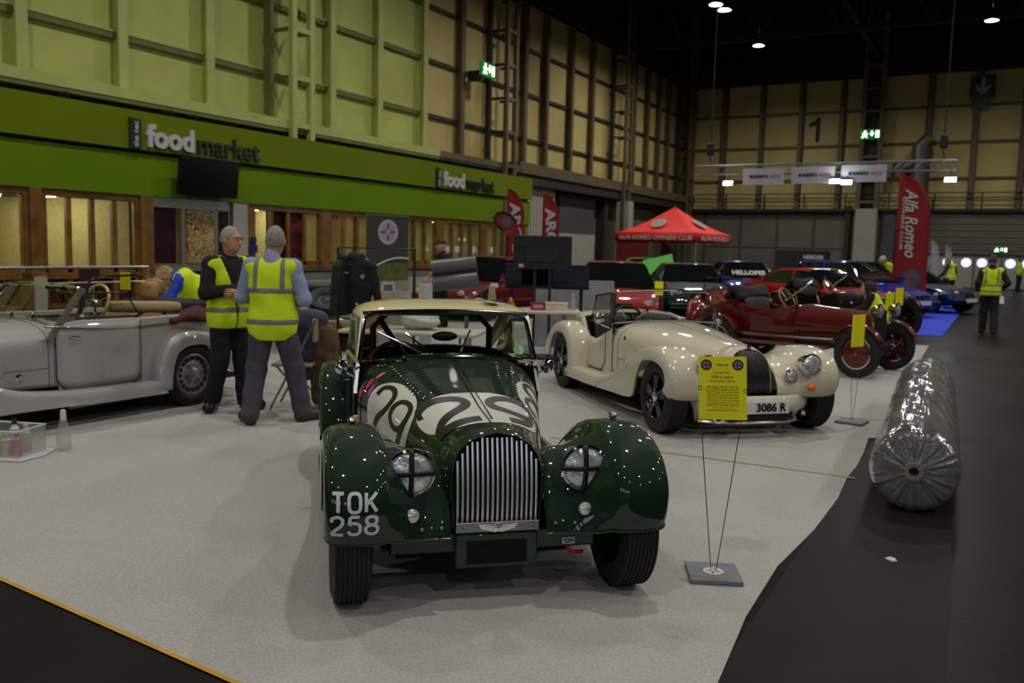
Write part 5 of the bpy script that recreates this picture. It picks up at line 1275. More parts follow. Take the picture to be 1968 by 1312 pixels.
        for bz in bands:
            def bf(P):
                h = (P - PV) @ ax; return np.maximum(vf(P) - .004, np.abs(h - bz) - .024)
            solid(bf, lo, hi, res * .75, 'reflective_band', m_reflect, r)
        if look.get('braces', True):
            for bx in (-.115, .115):
                def bf2(P):
                    h = (P - PV) @ ax; return np.maximum(np.maximum(vf(P) - .004, np.abs(P[..., 0] - CH[0] - bx) - .023), (bands[-1] - .01) - h)
                solid(bf2, lo, hi, res * .75, 'reflective_brace', m_reflect, r)
    # shoes
    for S in 'LR':
        a = V3['an' + S]; tt = V3['toe' + S]; d = tt - a; d[2] = 0; L = np.linalg.norm(d) or 1; d /= L
        k = SDF().cone(a + np.array([0, 0, .03]), a + np.array([0, 0, -.03]), .054, .056, .03).cone(a - d * .03 + np.array([0, 0, -.03]), a + d * (L + .02) + np.array([0, 0, -.035]), .052, .052, .02).ell(a + d * L * .95 + np.array([0, 0, -.035]), (.058, .058, .046), .02)
        z0 = a[2] - .083
        solid(lambda P: np.maximum(k.ev(P), z0 - P[..., 2]), a - .2, a + np.array([.3, .3, .15]) if d[1] > -.2 and d[0] > -.2 else a + .25, .009, 'shoe', look['shoe'], r) if False else solid(lambda P: np.maximum(k.ev(P), z0 - P[..., 2]), a - .34, a + np.array([.34, .34, .1]), .012, 'shoe', look['shoe'], r)
    # hair
    if look.get('hair'):
        hm = look['hair']; style = look.get('style', 'short')
        hh = SDF().ell(hp(0, -.012, .012), (.082, .098, .116), .02, rot=fd)
        if style == 'long':
            hh.cone(hp(0, -.06, 0), hp(0, -.10, -.20), .09, .075, .04); hh.cone(hp(.05, -.02, -.03), hp(.06, -.04, -.22), .045, .035, .03); hh.cone(hp(-.05, -.02, -.03), hp(-.06, -.04, -.22), .045, .035, .03)
        cut = SDF().ell(hp(0, .085, -.035), (.085, .088, .115), .01, rot=fd); zl = look.get('hairline', -.05)
        def hf(P):
            d = np.maximum(hh.ev(P), -cut.ev(P)) + wrinkle(P, .0015 if style == 'short' else .004, 90)
            if style == 'short': d = np.maximum(d, (H[2] + zl) - P[..., 2])
            return d
        solid(hf, H - np.array([.17, .2, .34]), H + np.array([.17, .17, .16]), .01, 'hair', hm, r)
    if look.get('cap'):
        cp_ = SDF().ell(hp(0, -.005, .03), (.085, .102, .105), .02, rot=fd).ell(hp(0, .10, .045), (.06, .06, .012), .01, rot=fd)
        solid(lambda P: np.maximum(cp_.ev(P), (H[2] + .03) - P[..., 2]), H - .2, H + .2, .012, 'cap', look['cap'], r)
    if look.get('glasses'):
        g = MB()
        for sx_ in (-1, 1):
            q = [hp(sx_ * .033 + .024 * math.cos(u), .104 - abs(.3 * .024 * math.cos(u)), .012 + .016 * math.sin(u)) for u in np.linspace(0, 2 * PI, 17)[:-1]]; g.tube(q, .0022, 5, closed=True)
            g.tube([hp(sx_ * .058, .098, .016), hp(sx_ * .079, .04, .012), hp(sx_ * .08, -.01, .005)], .002, 5)
        g.tube([hp(-.01, .106, .014), hp(.01, .106, .014)], .002, 5); g.build('glasses', m_dkint, r)
    return r
def joints(h=1.7, **kw):
    k = h / 1.75
    J = dict(head=(0, .02, 1.635), neck=(0, -.01, 1.47), chest=(0, 0, 1.26), pelvis=(0, 0, .95), shL=(-.185, 0, 1.40), shR=(.185, 0, 1.40), elL=(-.24, -.02, 1.12), elR=(.24, -.02, 1.12), wrL=(-.25, .06, .88), wrR=(.25, .06, .88),
             hipL=(-.09, 0, .90), hipR=(.09, 0, .90), knL=(-.11, .02, .50), knR=(.11, .02, .50), anL=(-.12, -.02, .083), anR=(.12, -.02, .083), toeL=(-.14, .13, .07), toeR=(.14, .13, .07))
    J.update(kw); return {a: tuple(np.array(b) * (k if a[:2] not in ('an', 'to') else 1)) if a[:2] not in ('an', 'to') else (b[0] * k, b[1] * k, b[2]) for a, b in J.items()}
# back view man in the light blue shirt; faces away to the left
J1 = joints(1.70, anL=(-.17, -.12, .083), knL=(-.14, -.02, .50), toeL=(-.27, .04, .07), anR=(.24, .10, .083), knR=(.17, .08, .50), toeR=(.34, .22, .07), elL=(-.285, .03, 1.13), wrL=(-.13, .22, 1.10), elR=(.285, .0, 1.12), wrR=(.16, .22, 1.06), head=(0.02, .03, 1.635))
person('person', 'man seen from behind in a yellow hi-vis vest over a light blue shirt, grey trousers', (-5.47, 5.54, .009), 118, J1,
       dict(trousers=mat('slate grey trousers', (.26, .25, .29), .85, noise=.06), top=mat('light blue shirt', (.55, .60, .72), .8), vest=True, shoe=m_shoe, hair=mat('short grey hair', (.56, .53, .50), .9, noise=.2, scale=60), hairline=-.055, bands=(-.03, .24), vhem=-.19, face=.15, leg=1.05), res=.013)
# facing man with glasses, arms crossed
J2 = joints(1.70, elL=(-.27, .06, 1.13), wrL=(.02, .21, 1.14), elR=(.27, .06, 1.13), wrR=(-.02, .19, 1.17), anL=(-.14, .02, .083), anR=(.16, -.05, .083), toeL=(-.20, .18, .07), toeR=(.26, .09, .07), head=(0, .045, 1.63))
person('person', 'bald man with glasses and crossed arms in an open yellow hi-vis vest over black', (-6.25, 5.78, .009), -17, J2,
       dict(trousers=mat('black trousers', (.035, .035, .04), .85), top=mat('black fleece', (.06, .055, .05), .85), topname='fleece', vest=True, open=True, braces=False, bands=(.02,), shoe=m_bshoe, hair=mat('short white hair', (.60, .57, .54), .9), hairline=-.03, glasses=True, vhem=-.15, face=.45, palmL=(0, 1, 0), palmR=(0, 1, 0)), res=.013)
# blonde woman bending over beyond the silver car
J3 = joints(1.65, pelvis=(0, -.30, .90), chest=(0, 0, 1.09), neck=(0, .16, 1.17), head=(0.02, .27, 1.19), shL=(-.17, .08, 1.15), shR=(.17, .08, 1.15), elL=(-.22, .20, .92), elR=(.22, .20, .92), wrL=(-.18, .36, .84), wrR=(.18, .36, .84), hipL=(-.09, -.3, .86), hipR=(.09, -.3, .86), knL=(-.1, -.25, .48), knR=(.1, -.25, .48), anL=(-.1, -.32, .083), anR=(.1, -.32, .083), toeL=(-.1, -.18, .07), toeR=(.1, -.18, .07))
person('person', 'blonde woman in blue top and yellow vest leaning over beyond the silver car', (-9.0, 7.6, .009), 235, J3,
       dict(trousers=m_navy, top=mat('bright blue top', (.08, .25, .70), .7), vest=True, shoe=m_bshoe, hair=mat('blonde hair', (.62, .50, .30), .8, noise=.25, scale=50), style='long', bands=(.1,), braces=False, vhem=-.05), res=.018)
# man in black carrying grey boxes before the windows
J4 = joints(1.70, elL=(-.28, .05, 1.15), wrL=(-.24, .25, 1.10), elR=(.30, -.02, 1.16), wrR=(.22, .20, .98))
person('person', 'person in black T-shirt and dark cap in front of the timber windows', (-9.51, 14.16, .009), -120, J4,
       dict(trousers=m_navy, top=mat('black cotton', (.05, .05, .055), .85), shoe=m_bshoe, cap=mat('dark red cap', (.22, .08, .09), .8), hair=None, topname='t_shirt', sleeve=.5), res=.02)
# walkers and helpers at the far right
J5 = joints(1.68, anL=(-.10, .12, .083), toeL=(-.11, .27, .07), anR=(.11, -.16, .083), toeR=(.12, -.02, .07), knL=(-.1, .08, .5), knR=(.1, 0, .5), elL=(-.27, -.06, 1.14), wrL=(-.26, .0, .92), elR=(.33, -.04, 1.14), wrR=(.24, .06, 1.0))
person('person', 'person in yellow vest and dark trousers walking away down the empty aisle', (-.16, 21.45, .001), 95, J5, dict(trousers=mat('dark trousers', (.10, .10, .13), .85), top=m_navy, vest=True, shoe=mat('reddish shoe', (.3, .1, .1), .6), hair=mat('brown hair', (.34, .24, .17), .9), bands=(.0, .12), vhem=-.10), res=.022)
J6 = joints(1.70, chest=(0, .06, 1.26), head=(0, .14, 1.60), neck=(0, .08, 1.46), anL=(-.16, .26, .083), toeL=(-.17, .4, .07), anR=(.15, -.22, .083), toeR=(.15, -.08, .07), elL=(-.25, .12, 1.12), wrL=(-.2, .3, .98))
person('person', 'person in yellow vest striding beside the white feather flags', (-1.51, 34.0, .001), 150, J6, dict(trousers=m_navy, top=mat('brown jumper', (.30, .2, .16), .8), vest=True, shoe=m_bshoe, hair=mat('grey hair', (.5, .45, .42), .9), bands=(.0, .12)), res=.026)
person('person', 'smallest distant person in yellow vest near the far doors', (.85, 53.0, .001), 20, joints(1.7), dict(trousers=m_navy, top=m_hiviz, vest=True, shoe=m_bshoe, hair=mat('brown hair'), braces=False, bands=(.0,)), res=.03)
J7 = joints(1.6, pelvis=(0, -.1, .55), chest=(0, .06, .84), neck=(0, .12, 1.03), head=(0, .18, 1.14), shL=(-.18, .1, .98), shR=(.18, .1, .98), elL=(-.25, .2, .76), elR=(.25, .2, .76), wrL=(-.2, .42, .7), wrR=(.2, .42, .7), hipL=(-.09, -.1, .5), hipR=(.09, -.1, .5), knL=(-.13, .3, .5), knR=(.13, .28, .25), anL=(-.13, .2, .083), anR=(.13, -.1, .1), toeL=(-.13, .35, .07), toeR=(.13, .02, .07))
person('person', 'person with long dark hair crouching in a yellow vest by the vintage car', (-1.80, 15.9, .009), 185, J7, dict(trousers=m_navy, top=mat('black cotton'), vest=True, shoe=m_bshoe, hair=mat('long brown hair', (.16, .08, .06), .8), style='long', braces=False, bands=(.1,)), res=.02)
J8 = joints(1.72, chest=(0, .1, 1.24), neck=(0, .2, 1.42), head=(0, .3, 1.52), shL=(-.18, .15, 1.38), shR=(.18, .15, 1.38), elL=(-.22, .4, 1.28), elR=(.22, .38, 1.22), wrL=(-.15, .6, 1.36), wrR=(.15, .6, 1.3))
person('person', 'white-haired person in yellow vest leaning over the blue car roof', (-2.8, 27.9, .009), 165, J8, dict(trousers=m_navy, top=mat('olive jumper', (.25, .27, .15), .8), vest=True, shoe=m_bshoe, hair=mat('white hair', (.75, .73, .7), .9), braces=False, bands=(.1,)), res=.024)
# ------------------------------------------------------------------ saloons and coupes farther back
m_dglass = mat('dark car glass', (.07, .09, .09), .05, coat=.8)
m_plastic = mat('dark bumper plastic', (.06, .06, .06), .5)
def modern_car(name, label, loc, heading, col, L=4.2, W=1.7, H=1.33, belt=.88, hood=.78, roof0=.05, roof1=-.2, rear=-.40, cowl=.20, boot=.90, rim=None, R=.31, chromey=False, plate=None):
    r = empty(name, label, 'car', (loc[0], loc[1], .009), math.radians(heading)); hw = W / 2
    st = [(.50, .62, .42, .44), (.49, .80, .50, .30), (.46, .90, .60, .24), (.38, .97, hood - .08, .22), (.30, 1.0, hood - .02, .20), (cowl, 1.0, belt - .02, .20), (0, 1.0, belt, .20), (-.25, 1.0, belt + .01, .20), (-.38, .99, boot + .01, .22), (-.46, .94, boot, .26), (-.49, .86, boot - .10, .34), (-.50, .70, boot - .35, .45)]
    rows = []
    for x, w, zt, zb in st:
        w *= hw; row = []
        for q in ((0, 0), (.45, 0), (.80, -.006), (.93, -.035), (.985, -.10), (1.0, -.22), (1.0, -.36)):
            row.append((q[0] * w, zt + q[1] * max(.3, (zt - zb) / .66)))
        row += [(w * .985, lerp(zb, row[-1][1], .3)), (w * .9, zb), (0, zb)]
        full = [(-y, z) for y, z in row[::-1]] + row[1:]
        rows.append([(x * L, y, z) for y, z in full])
    b = MB(); b.grid(rows); b.build('body_shell', col, r, subd=1, sharp=0)
    # cabin: grid over x stations and 13 across
    xs = [cowl, (cowl + roof0) / 2, roof0, roof0 - .02, (roof0 + roof1) / 2 + .02, (roof0 + roof1) / 2, roof1, (roof1 + rear) / 2, rear]
    zs = [belt - .03, (belt + H) / 2, H - .03, H - .015, H, H, H - .02, (boot + H) / 2 + .03, boot - .01]
    P = []
    for x, z in zip(xs, zs):
        row = []; wt = lerp(hw * .90, hw * .70, max(0, (z - belt)) / (H - belt))
        for k, q in enumerate((-1, -.97, -.9, -.8, -.4, 0, .4, .8, .9, .97, 1)):
            a = abs(q)
            if a == 1: y, zz = hw * .93, belt - .05
            elif a == .97: y, zz = hw * .90, belt + .0
            elif a == .9: y, zz = wt + .01, max(belt, z - .07)
            elif a == .8: y, zz = wt - .05, z - .012
            else: y, zz = a / .8 * (wt - .05), z
            row.append((x * L, math.copysign(y, q), min(zz, max(z, belt - .05)) if a >= .9 else zz))
        P.append(row)
    c = MB(); c.grid(P); cab = c.build('cabin', col, r, sharp=30)
    def off(P, d): return [[(x * (1 + d * .3), y * (1 + d), z + d * .4) for x, y, z in row] for row in P]
    Q = off(P, .012)
    MB().grid([[Q[i][j] for j in (2, 3, 4, 5, 6, 7, 8)] for i in (0, 1, 2)]).build('windscreen', m_dglass, r, sharp=0)
    MB().grid([[Q[i][j] for j in (3, 4, 5, 6, 7)] for i in (6, 7, 8)]).build('rear_window', m_dglass, r, sharp=0)
    for js, nm in (((1, 2), 'r'), ((9, 8), 'l')):
        for (i0, i1) in ((1, 4), (5, 7)):
            MB().grid([[Q[i][j] for j in js] for i in range(i0, i1 + 1)]).build('side_window', m_dglass, r, sharp=0)
    for sg in (-1, 1):
        for x in (.33, -.31):
            MB().lathe([(R + .04, -.01), (R + .04, .012), (0, .012)], (x * L, sg * (hw - .008), R + .05), 'y', 24).build('wheel_arch', m_plastic, r)
            make_wheel(r, (x * L, sg * (hw - .085), R), sg, R, .19, 'disc', rim or m_bolt)
        MB().ball((.488 * L, sg * hw * .66, hood - .17), .075, 8, sc=(.5, 1.3, .8)).build('headlamp', m_lens, r)
        MB().box((-.497 * L, sg * hw * .66, boot - .2), (.04, .26, .12)).build('tail_lamp', m_redlens, r, bevel=.01)
        MB().box((.17 * L, sg * (hw + .06), belt + .05), (.10, .16, .10)).build('door_mirror', col, r, bevel=.02)
    MB().box((.495 * L, 0, .38), (.10, W * .84, .12)).build('front_bumper', m_chrome if chromey else m_plastic, r, bevel=.03)
    MB().box((.505 * L, 0, .55), (.04, .5, .10)).build('grille', m_under, r, bevel=.01)
    MB().box((.53 * L - .04, 0, .40), (.03, .5, .11)).build('number_plate', mat('white plate', (.82, .82, .82), .4, noise=0), r)
    return r
c_red = paint('bright red paint', (.62, .05, .04)); c_dred = paint('dark cherry paint', (.36, .04, .035)); c_blue = paint('royal blue paint', (.05, .10, .55)); c_green = paint('teal green paint', (.02, .20, .17)); c_lime = paint('light green paint', (.35, .72, .30))
modern_car('red_coupe', 'red coupe parked in front of the large blue car', (-3.85, 22.6), -38, c_red, H=1.27, L=4.3)
modern_car('blue_estate', 'large royal blue car behind the red coupe', (-3.6, 26.5), -35, c_blue, H=1.46, L=4.5, W=1.8, belt=.95, boot=1.0, rear=-.46, roof1=-.32)
hc = modern_car('blue_hatchback', 'blue car with white lettering between green car and red coupe', (-6.85, 26.6), -60, c_blue, H=1.36, L=3.9)
a = MB(); put_text(a, 'HELLOPES', .2, frame((.66, 0, 1.02), (0, 1, 0), (-.77, 0, .63)), .01, .008, width=1.0, height=.2); a.build('lettering', m_letter_w, hc)
MB().box((1.3, -.1, .86), (.3, .5, .02), (0, .1, 0)).build('red_panel', mat('sticker panel red', (.6, .12, .1), .5), hc)
g_ = modern_car('green_coupe', 'dark teal green coupe with bright roof beside the gazebo', (-7.2, 22.3), -62, c_green, H=1.30, L=4.1, chromey=True)
lg = modern_car('light_green_car', 'light green car with its bonnet raised left of the teal coupe', (-9.6, 25.8), -60, c_lime, H=1.38, L=3.8)
MB().box((1.25, .1, 1.15), (.75, .9, .04), (.35, .75, 0)).build('raised_bonnet', c_lime, lg, bevel=.02)
MB().tube([(1.6, .5, .75), (1.5, .5, 1.2)], .012).build('bonnet_stay', m_dkint, lg)
modern_car('red_hatchback', 'bright red car behind the trestle table, dark windscreen to the front', (-7.0, 16.9), -65, c_red, H=1.36, L=3.9)
modern_car('cherry_hatchback', 'dark cherry red hatchback in front of the timber windows', (-10.3, 17.3), -92, c_dred, H=1.38, L=4.0)
modern_car('distant_blue_car', 'dark blue car half hidden behind the tall red feather flag', (-2.5, 29.3), -30, paint('dark blue paint', (.04, .06, .30)), H=1.3, L=4.1)
modern_car('distant_red_car', 'far red car beyond the tall feather flag', (-3.7, 33.0), -30, c_red, H=1.3, L=4.1)
# ------------------------------------------------------------------ vintage cars
m_brass = mat('polished brass', (.78, .66, .38), .15, metal=1, noise=.02)
p_maroon = paint('maroon paint', (.34, .03, .045), rough=.22)
def vintage(name, label, O, heading, col, R=.37, wingc=None, hood=True):
    r = empty(name, label, 'car', (O[0], O[1], .009), math.radians(heading))
    S = [(-.02, .20, .86, .42), (-.3, .24, .88, .40), (-.75, .30, .90, .38), (-1.15, .37, .93, .36), (-1.2, .38, .90, .36), (-1.5, .42, .84, .35), (-1.95, .43, .86, .35), (-2.15, .43, .95, .35), (-2.5, .38, .90, .38), (-2.9, .26, .76, .44), (-3.2, .08, .62, .50)]
    def key(x, i): return interp(-x, [-q[0] for q in S], [q[i] for q in S])
    b = MB(); rows = []
    for x in np.linspace(-.02, -1.18, 14):
        w, zt, zb = key(x, 1), key(x, 2), key(x, 3); rows.append([(x, w * math.copysign(abs(math.sin(a)) ** .75, a), lerp(zb, zt, .5) + (zt - zb) * .5 * math.copysign(abs(math.cos(a)) ** .75, math.cos(a))) for a in np.linspace(-2.6, 2.6, 27)])
    b.grid(rows); b.build('bonnet', col, r)
    t = MB()
    for sg in (-1, 1):
        rows = []
        for x in np.linspace(-1.15, -3.2, 24):
            w, zt, zb = key(x, 1), key(x, 2), key(x, 3); rows.append([(x, sg * (w - .04), zt - .03), (x, sg * (w - .02), zt), (x, sg * w, zt - .02), (x, sg * (w + .01), (zt + zb) / 2), (x, sg * w * .9, zb), (x, 0, zb - .02)])
        t.grid(rows)
    t.grid([[(x, q * key(x, 1) * .95, key(x, 2) + .03 * (1 - q * q)) for q in np.linspace(-1, 1, 9)] for x in np.linspace(-2.2, -3.2, 10)])
    t.build('body_tub', col, r)
    ra = MB().bb(-.02, .06, -.22, .22, .42, .90); ra.build('radiator_shell', m_brass, r, bevel=.03); MB().bb(.06, .065, -.18, .18, .46, .84).build('radiator_core', m_under, r)
    MB().lathe([(0, 0), (.03, 0), (.03, .03), (.012, .05), (0, .09)], (.02, 0, .90), 'z', 12).build('radiator_cap', m_brass, r)
    MB().tube([(0, -.6, R), (.05, -.3, R - .02), (.05, .3, R - .02), (0, .6, R)], .022).build('front_axle', m_dkint, r)
    MB().bb(-3.0, .1, -.26, .26, .33, .40).build('chassis', m_under, r); MB().tube([(-2.35, -.6, R), (-2.35, .6, R)], .025).build('rear_axle', m_dkint, r)
    for sg in (-1, 1):
        for x in (0, -2.35):
            w_ = make_wheel(r, (x, sg * .62, R), sg, R, .10, 'wire', col)
            MB().lathe([(R * .60, sg * .045), (R * .2, sg * .06), (0, sg * .06)], (0, 0, 0), 'y', 28).build('wheel_disc', col, w_)
            MB().lathe([(R * .66, sg * .05), (R * .61, sg * .05)], (0, 0, 0), 'y', 28).build('bright_ring', m_chrome, w_)
            MB().prism([(-.03, 0), (0, -.06), (.03, 0), (0, .06)], 0, .004, M=frame((0, sg * .062, 0), (-sg, 0, 0), (0, 0, 1))).build('hub_emblem', m_brass, w_)
            P = []
            for a in np.linspace(math.radians(25), math.radians(165), 18):
                P.append([(math.cos(a) * (R + .06 - .02 * q * q), sg * .62 + q * .09, R + math.sin(a) * (R + .06 - .02 * q * q)) for q in np.linspace(-1, 1, 7)])
            f = MB(); f.grid(P); f.grid([[(x + p[0], p[1], p[2]) for p in row] for row in P]) if False else None
            f.v = [(x + v[0], v[1], v[2]) for v in f.v]; f.build('cycle_wing', wingc or col, r, solid=.006)
        MB().tube([(.05, sg * .28, .70), (.05, sg * .30, .86)], .012).build('lamp_stalk', m_brass, r)
        headlamp(r, (.16, sg * .31, .90), .10, .15, m_brass)
        MB().tube([(.0, sg * .24, .66), (.0, sg * .62, .83)], .012).build('wing_stay', m_dkint, r)
        MB().bb(-2.0, -.5, sg * .44, sg * .62, .34, .37).build('running_board', mat('brown running board', (.35, .25, .22), .5), r)
    MB().tube([(-.3, -.30, .50), (-.5, -.46, .46), (-2.6, -.48, .44)], .03, 10).build('side_exhaust', mat('tarnished steel pipe', (.45, .38, .36), .3, metal=.9), r)
    seat(r, -1.75, 0, mat('grey buttoned leather', (.22, .21, .22), .5), h=.98, w=.74)
    MB().bb(-1.24, -1.2, -.35, .35, .5, .9).build('dashboard', m_dkint, r)
    steering(r, (-1.40, -.18, .98), .19, mat('pale wood rim', (.62, .46, .24), .3), tilt=.6)
    if hood:
        h = MB(); h.grid([[(-2.05 - .34 * u, q * .46, .98 + .17 * math.sin(PI * u) + .02 * math.sin(9 * u + 3 * q)) for q in np.linspace(-1, 1, 11)] for u in np.linspace(0, 1, 10)]); h.build('folded_hood', mat('black hood cloth', (.045, .045, .05), .8), r, solid=.08)
    for sg in (-1, 1):
        MB().lathe([(0, 0), (.16, 0), (.16, .012), (0, .012)], (-1.18, sg * .2, 1.06), 'x', 24).build('aero_screen', m_glassc, r) if False else None
    fr = MB().tube([(-1.12, .34, .92), (-1.20, .34, 1.12), (-1.20, -.34, 1.12), (-1.12, -.34, .92)], .008, 6).build('windscreen', m_brass, r); MB().add([(-1.12, .34, .92), (-1.2, .34, 1.12), (-1.2, -.34, 1.12), (-1.12, -.34, .92)], [(0, 1, 2, 3)]).build('windscreen_glass', m_glassc, fr)
    return r
vintage('vintage_tourer', 'maroon vintage open car with brass lamps and wood steering wheel', (-1.40, 12.62), -14, p_maroon, R=.34).scale = (.87, 1, .96)
vintage('vintage_racer', 'dark vintage car with large black wheel behind the maroon one', (-1.75, 17.8), -16, paint('near black paint', (.05, .03, .03)), R=.42).scale = (.82, 1, .96)
RED = copy.copy(G); RED.update(paint=paint('deep red paint', (.45, .04, .05), rough=.25), tape=False, lampshell=m_chrome, rimc=m_chrome, wstyle='wire')
rr_, _, _ = roadster('red_roadster', 'deep red open roadster behind the ivory roadster windscreen', (-3.9, 14.6), -75, RED)
wind_frame(rr_, (-1.31, .532, .895), (-1.445, .49, 1.12), (.05, .03), w=.02)
# ------------------------------------------------------------------ sign stands
m_card = mat('fluorescent yellow card', (.95, .93, .06), .6, noise=.02); m_ink = mat('grey ink', (.40, .38, .05), .7, noise=0); m_wire = mat('thin steel rod', (.35, .35, .35), .4, metal=.8); m_base = mat('grey base plate', (.42, .43, .45), .5)
m_badge = mat('badge grey violet', (.52, .48, .62), .5, noise=0); m_ring = mat('badge navy ring', (.12, .10, .22), .5, noise=0); m_cross = mat('badge red', (.62, .15, .18), .5, noise=0)
def badge(mb, M, rad, ms=(0, 1, 2)):
    def dsc(r0, r1, z, m):
        n = 24; vs = [M @ Vector((r1 * math.cos(2 * PI * k / n), r1 * math.sin(2 * PI * k / n), z)) for k in range(n)]
        mb.add(vs, [tuple(range(n))], m, False)
    dsc(0, rad, .001, ms[0]); dsc(0, rad * .72, .0015, ms[1])
    mb.prism([(-rad * .7, -rad * .1), (rad * .7, -rad * .1), (rad * .7, rad * .1), (-rad * .7, rad * .1)], .0016, .002, ms[2], M); mb.prism([(-rad * .1, -rad * .7), (rad * .1, -rad * .7), (rad * .1, rad * .7), (-rad * .1, rad * .7)], .0016, .002, ms[2], M)
    dsc(0, rad * .2, .0025, ms[0])
def sign_stand(loc, face, zc, label, turn=0.0, lean=0.0, full=True, w=.225, h=.305, group=None):
    r = empty('sign_stand', label, 'sign stand', (loc[0], loc[1], .0095), math.radians(face))   # +Y local is the printed side
    b = MB().box((0, 0, .011), (.25, .25, .022), (0, 0, .25)); bo = b.build('base_plate', m_base, r, bevel=.003)
    if full:
        q = MB(); badge(q, frame((0, 0, .0225), (-1, 0, 0), (0, -1, 0)), .05, (0, 1, 2)); q.build('base_emblem', [m_white_dec, m_white_dec, m_cross], bo)
    for sg in (-1, 1): MB().tube([(sg * .012, 0, .02), (sg * w * .50, 0, zc - .0), (sg * w * .50, 0, zc + .03)], .0022, 6).build('rod', m_wire, r)
    M = frame((0, .006, zc), (-1, 0, lean), (lean * 1, 0, 1))
    s = MB(); s.prism([(-w / 2, -h / 2), (w / 2, -h / 2), (w / 2, h / 2), (-w / 2, h / 2)], -.002, 0, M=M); so = s.build('yellow_sheet', m_card, r)
    if full:
        e = MB()
        for x in (-.075, .072): badge(e, M @ Matrix.Translation((x, .112, 0)), .026)
        e.build('emblems', [m_ring, m_badge, m_cross], so)
        t = MB()
        put_text(t, '1936 4/4', .018, M @ Matrix.Translation((0, .112, .001)), .0005, .0004, width=.055)
        put_text(t, 'Coupe Four', .018, M @ Matrix.Translation((0, .074, .001)), .0005, 0, width=.075); put_text(t, '1098 cc engine', .016, M @ Matrix.Translation((0, .053, .001)), .0005, 0, width=.10); put_text(t, 'Morgan gearbox position', .016, M @ Matrix.Translation((0, .034, .001)), .0005, 0, width=.12)
        rnd = random.Random(5)
        for k in range(10):
            txt = ' '.join(rnd.choice(['the', 'car', 'was', 'first', 'built', 'and', 'owned', 'by', 'club', 'members', 'with', 'engine', 'from', 'new', 'shown', 'here', 'rally']) for _ in range(6)); put_text(t, txt, .012, M @ Matrix.Translation((0, .006 - k * .0125, .001)), .0004, 0, width=.15 if k not in (8,) else .10)
        t.build('printed_lines', m_ink, so)
        c = MB()
        for sg in (-1, 1): c.tube([(sg * w * .47 + .008 * math.cos(a), .008, zc - .005 + .010 * math.sin(a)) for a in np.linspace(0, 2 * PI, 12)[:-1]], .0012, 4, closed=True)
        c.build('wire_clips', m_wire, r)
    return r
CAMF = math.degrees(math.atan2(-4.1, 1.1))
sign_stand((-1.12, 4.09), CAMF - 90 - 5, .93, 'tall yellow sign sheet on two thin rods in front of the ivory roadster', lean=.06)
sign_stand((-1.13, 8.70), -112, .88, 'yellow sheet on rods before the maroon vintage wheel', full=False)
sign_stand((-1.47, 14.6), -115, .88, 'narrow yellow sheet on rods, left one of the far pair', full=False)
sign_stand((-1.50, 16.4), -118, .90, 'narrow yellow sheet on rods, right one of the far pair', full=False)
sign_stand((-4.25, 11.9), -160, 1.05, 'small yellow sheet standing above the ivory roadster screen', full=False, w=.12, h=.20)
# ------------------------------------------------------------------ flags and banners
m_fred = mat('red flag cloth', (.52, .04, .06), .7, noise=.04, scale=4, bump=.2, bscale=5); m_fw = mat('white flag print', (.75, .72, .70), .7, noise=0); m_fblk = mat('black flag edge', (.06, .05, .05), .7)
FACE = math.radians(29.15)
def feather(loc, rz, h, w, label, cloth, z0=.35, name='feather_flag', edge=False, curve=.35):
    r = empty(name, label, 'flag', (loc[0], loc[1], .009), rz)
    pole = [(0, 0, 0), (0, 0, h * (1 - curve))] + [(w * (1 - math.cos(a)) , 0, h * (1 - curve) + h * curve * math.sin(a)) for a in np.linspace(.1, PI / 2 * .55, 8)]
    MB().tube([(0, 0, 0), (0, 0, h * .6)], .014, 8).build('pole', m_fblk, r)
    L = []; n = 24
    for i in range(n + 1):
        u = i / n; z = z0 + (h - z0) * u
        xr = w if u < 1 - curve else w * math.sqrt(max(0, 1 - ((u - 1 + curve) / curve) ** 2)) * 1.0
        xl = 0.0
        row = [(lerp(xl, max(xr, .02), q), .015 * math.sin(q * 5 + u * 6), z) for q in np.linspace(0, 1, 7)]
        L.append(row)
    s = MB(); s.grid(L); so = s.build('flag_sail', cloth, r, solid=.004)
    MB().bb(-.3, .3, -.03, .03, 0, .03).bb(-.03, .03, -.3, .3, 0, .03).build('cross_foot', m_fblk, r)
    return r, so
def vtext(so, txt, x, z, width, height, m, y=-.03, up=False):
    a = MB(); put_text(a, txt, .3, frame((x, y, z), (0, 0, -1 if not up else 1), (1 if not up else -1, 0, 0)), .004, .006, width=width, height=height); a.build('lettering', m, so)
r, so = feather((-2.70, 27.15), FACE, 3.95, .98, 'tall red feather flag with white script at the end of the stand', m_fred, .30)
a = MB(); put_text(a, 'Alfa Romeo', .3, frame((.42, -.03, 2.55), (.05, 0, -1), (1, 0, .05)), .004, .006, width=1.95, height=.36, shear=.3); a.build('script_lettering', m_fw, so)
vtext(so, 'OWNERS CLUB', .17, 2.55, 1.5, .09, m_fw)
a = MB(); badge(a, frame((.52, -.03, .98), (1, 0, 0), (0, 0, 1)), .3); a.build('flag_emblem', [mat('emblem slate', (.25, .28, .36), .6), mat('emblem blue grey', (.28, .36, .34), .6), m_cross], so)
vtext(so, 'ALFA', .5, .55, .35, .12, m_fw) if False else None
a = MB(); put_text(a, 'CLUB', .15, frame((.52, -.03, .52), (1, 0, 0), (0, 0, 1)), .004, 0, width=.4, height=.1); a.build('small_print', m_fw, so)
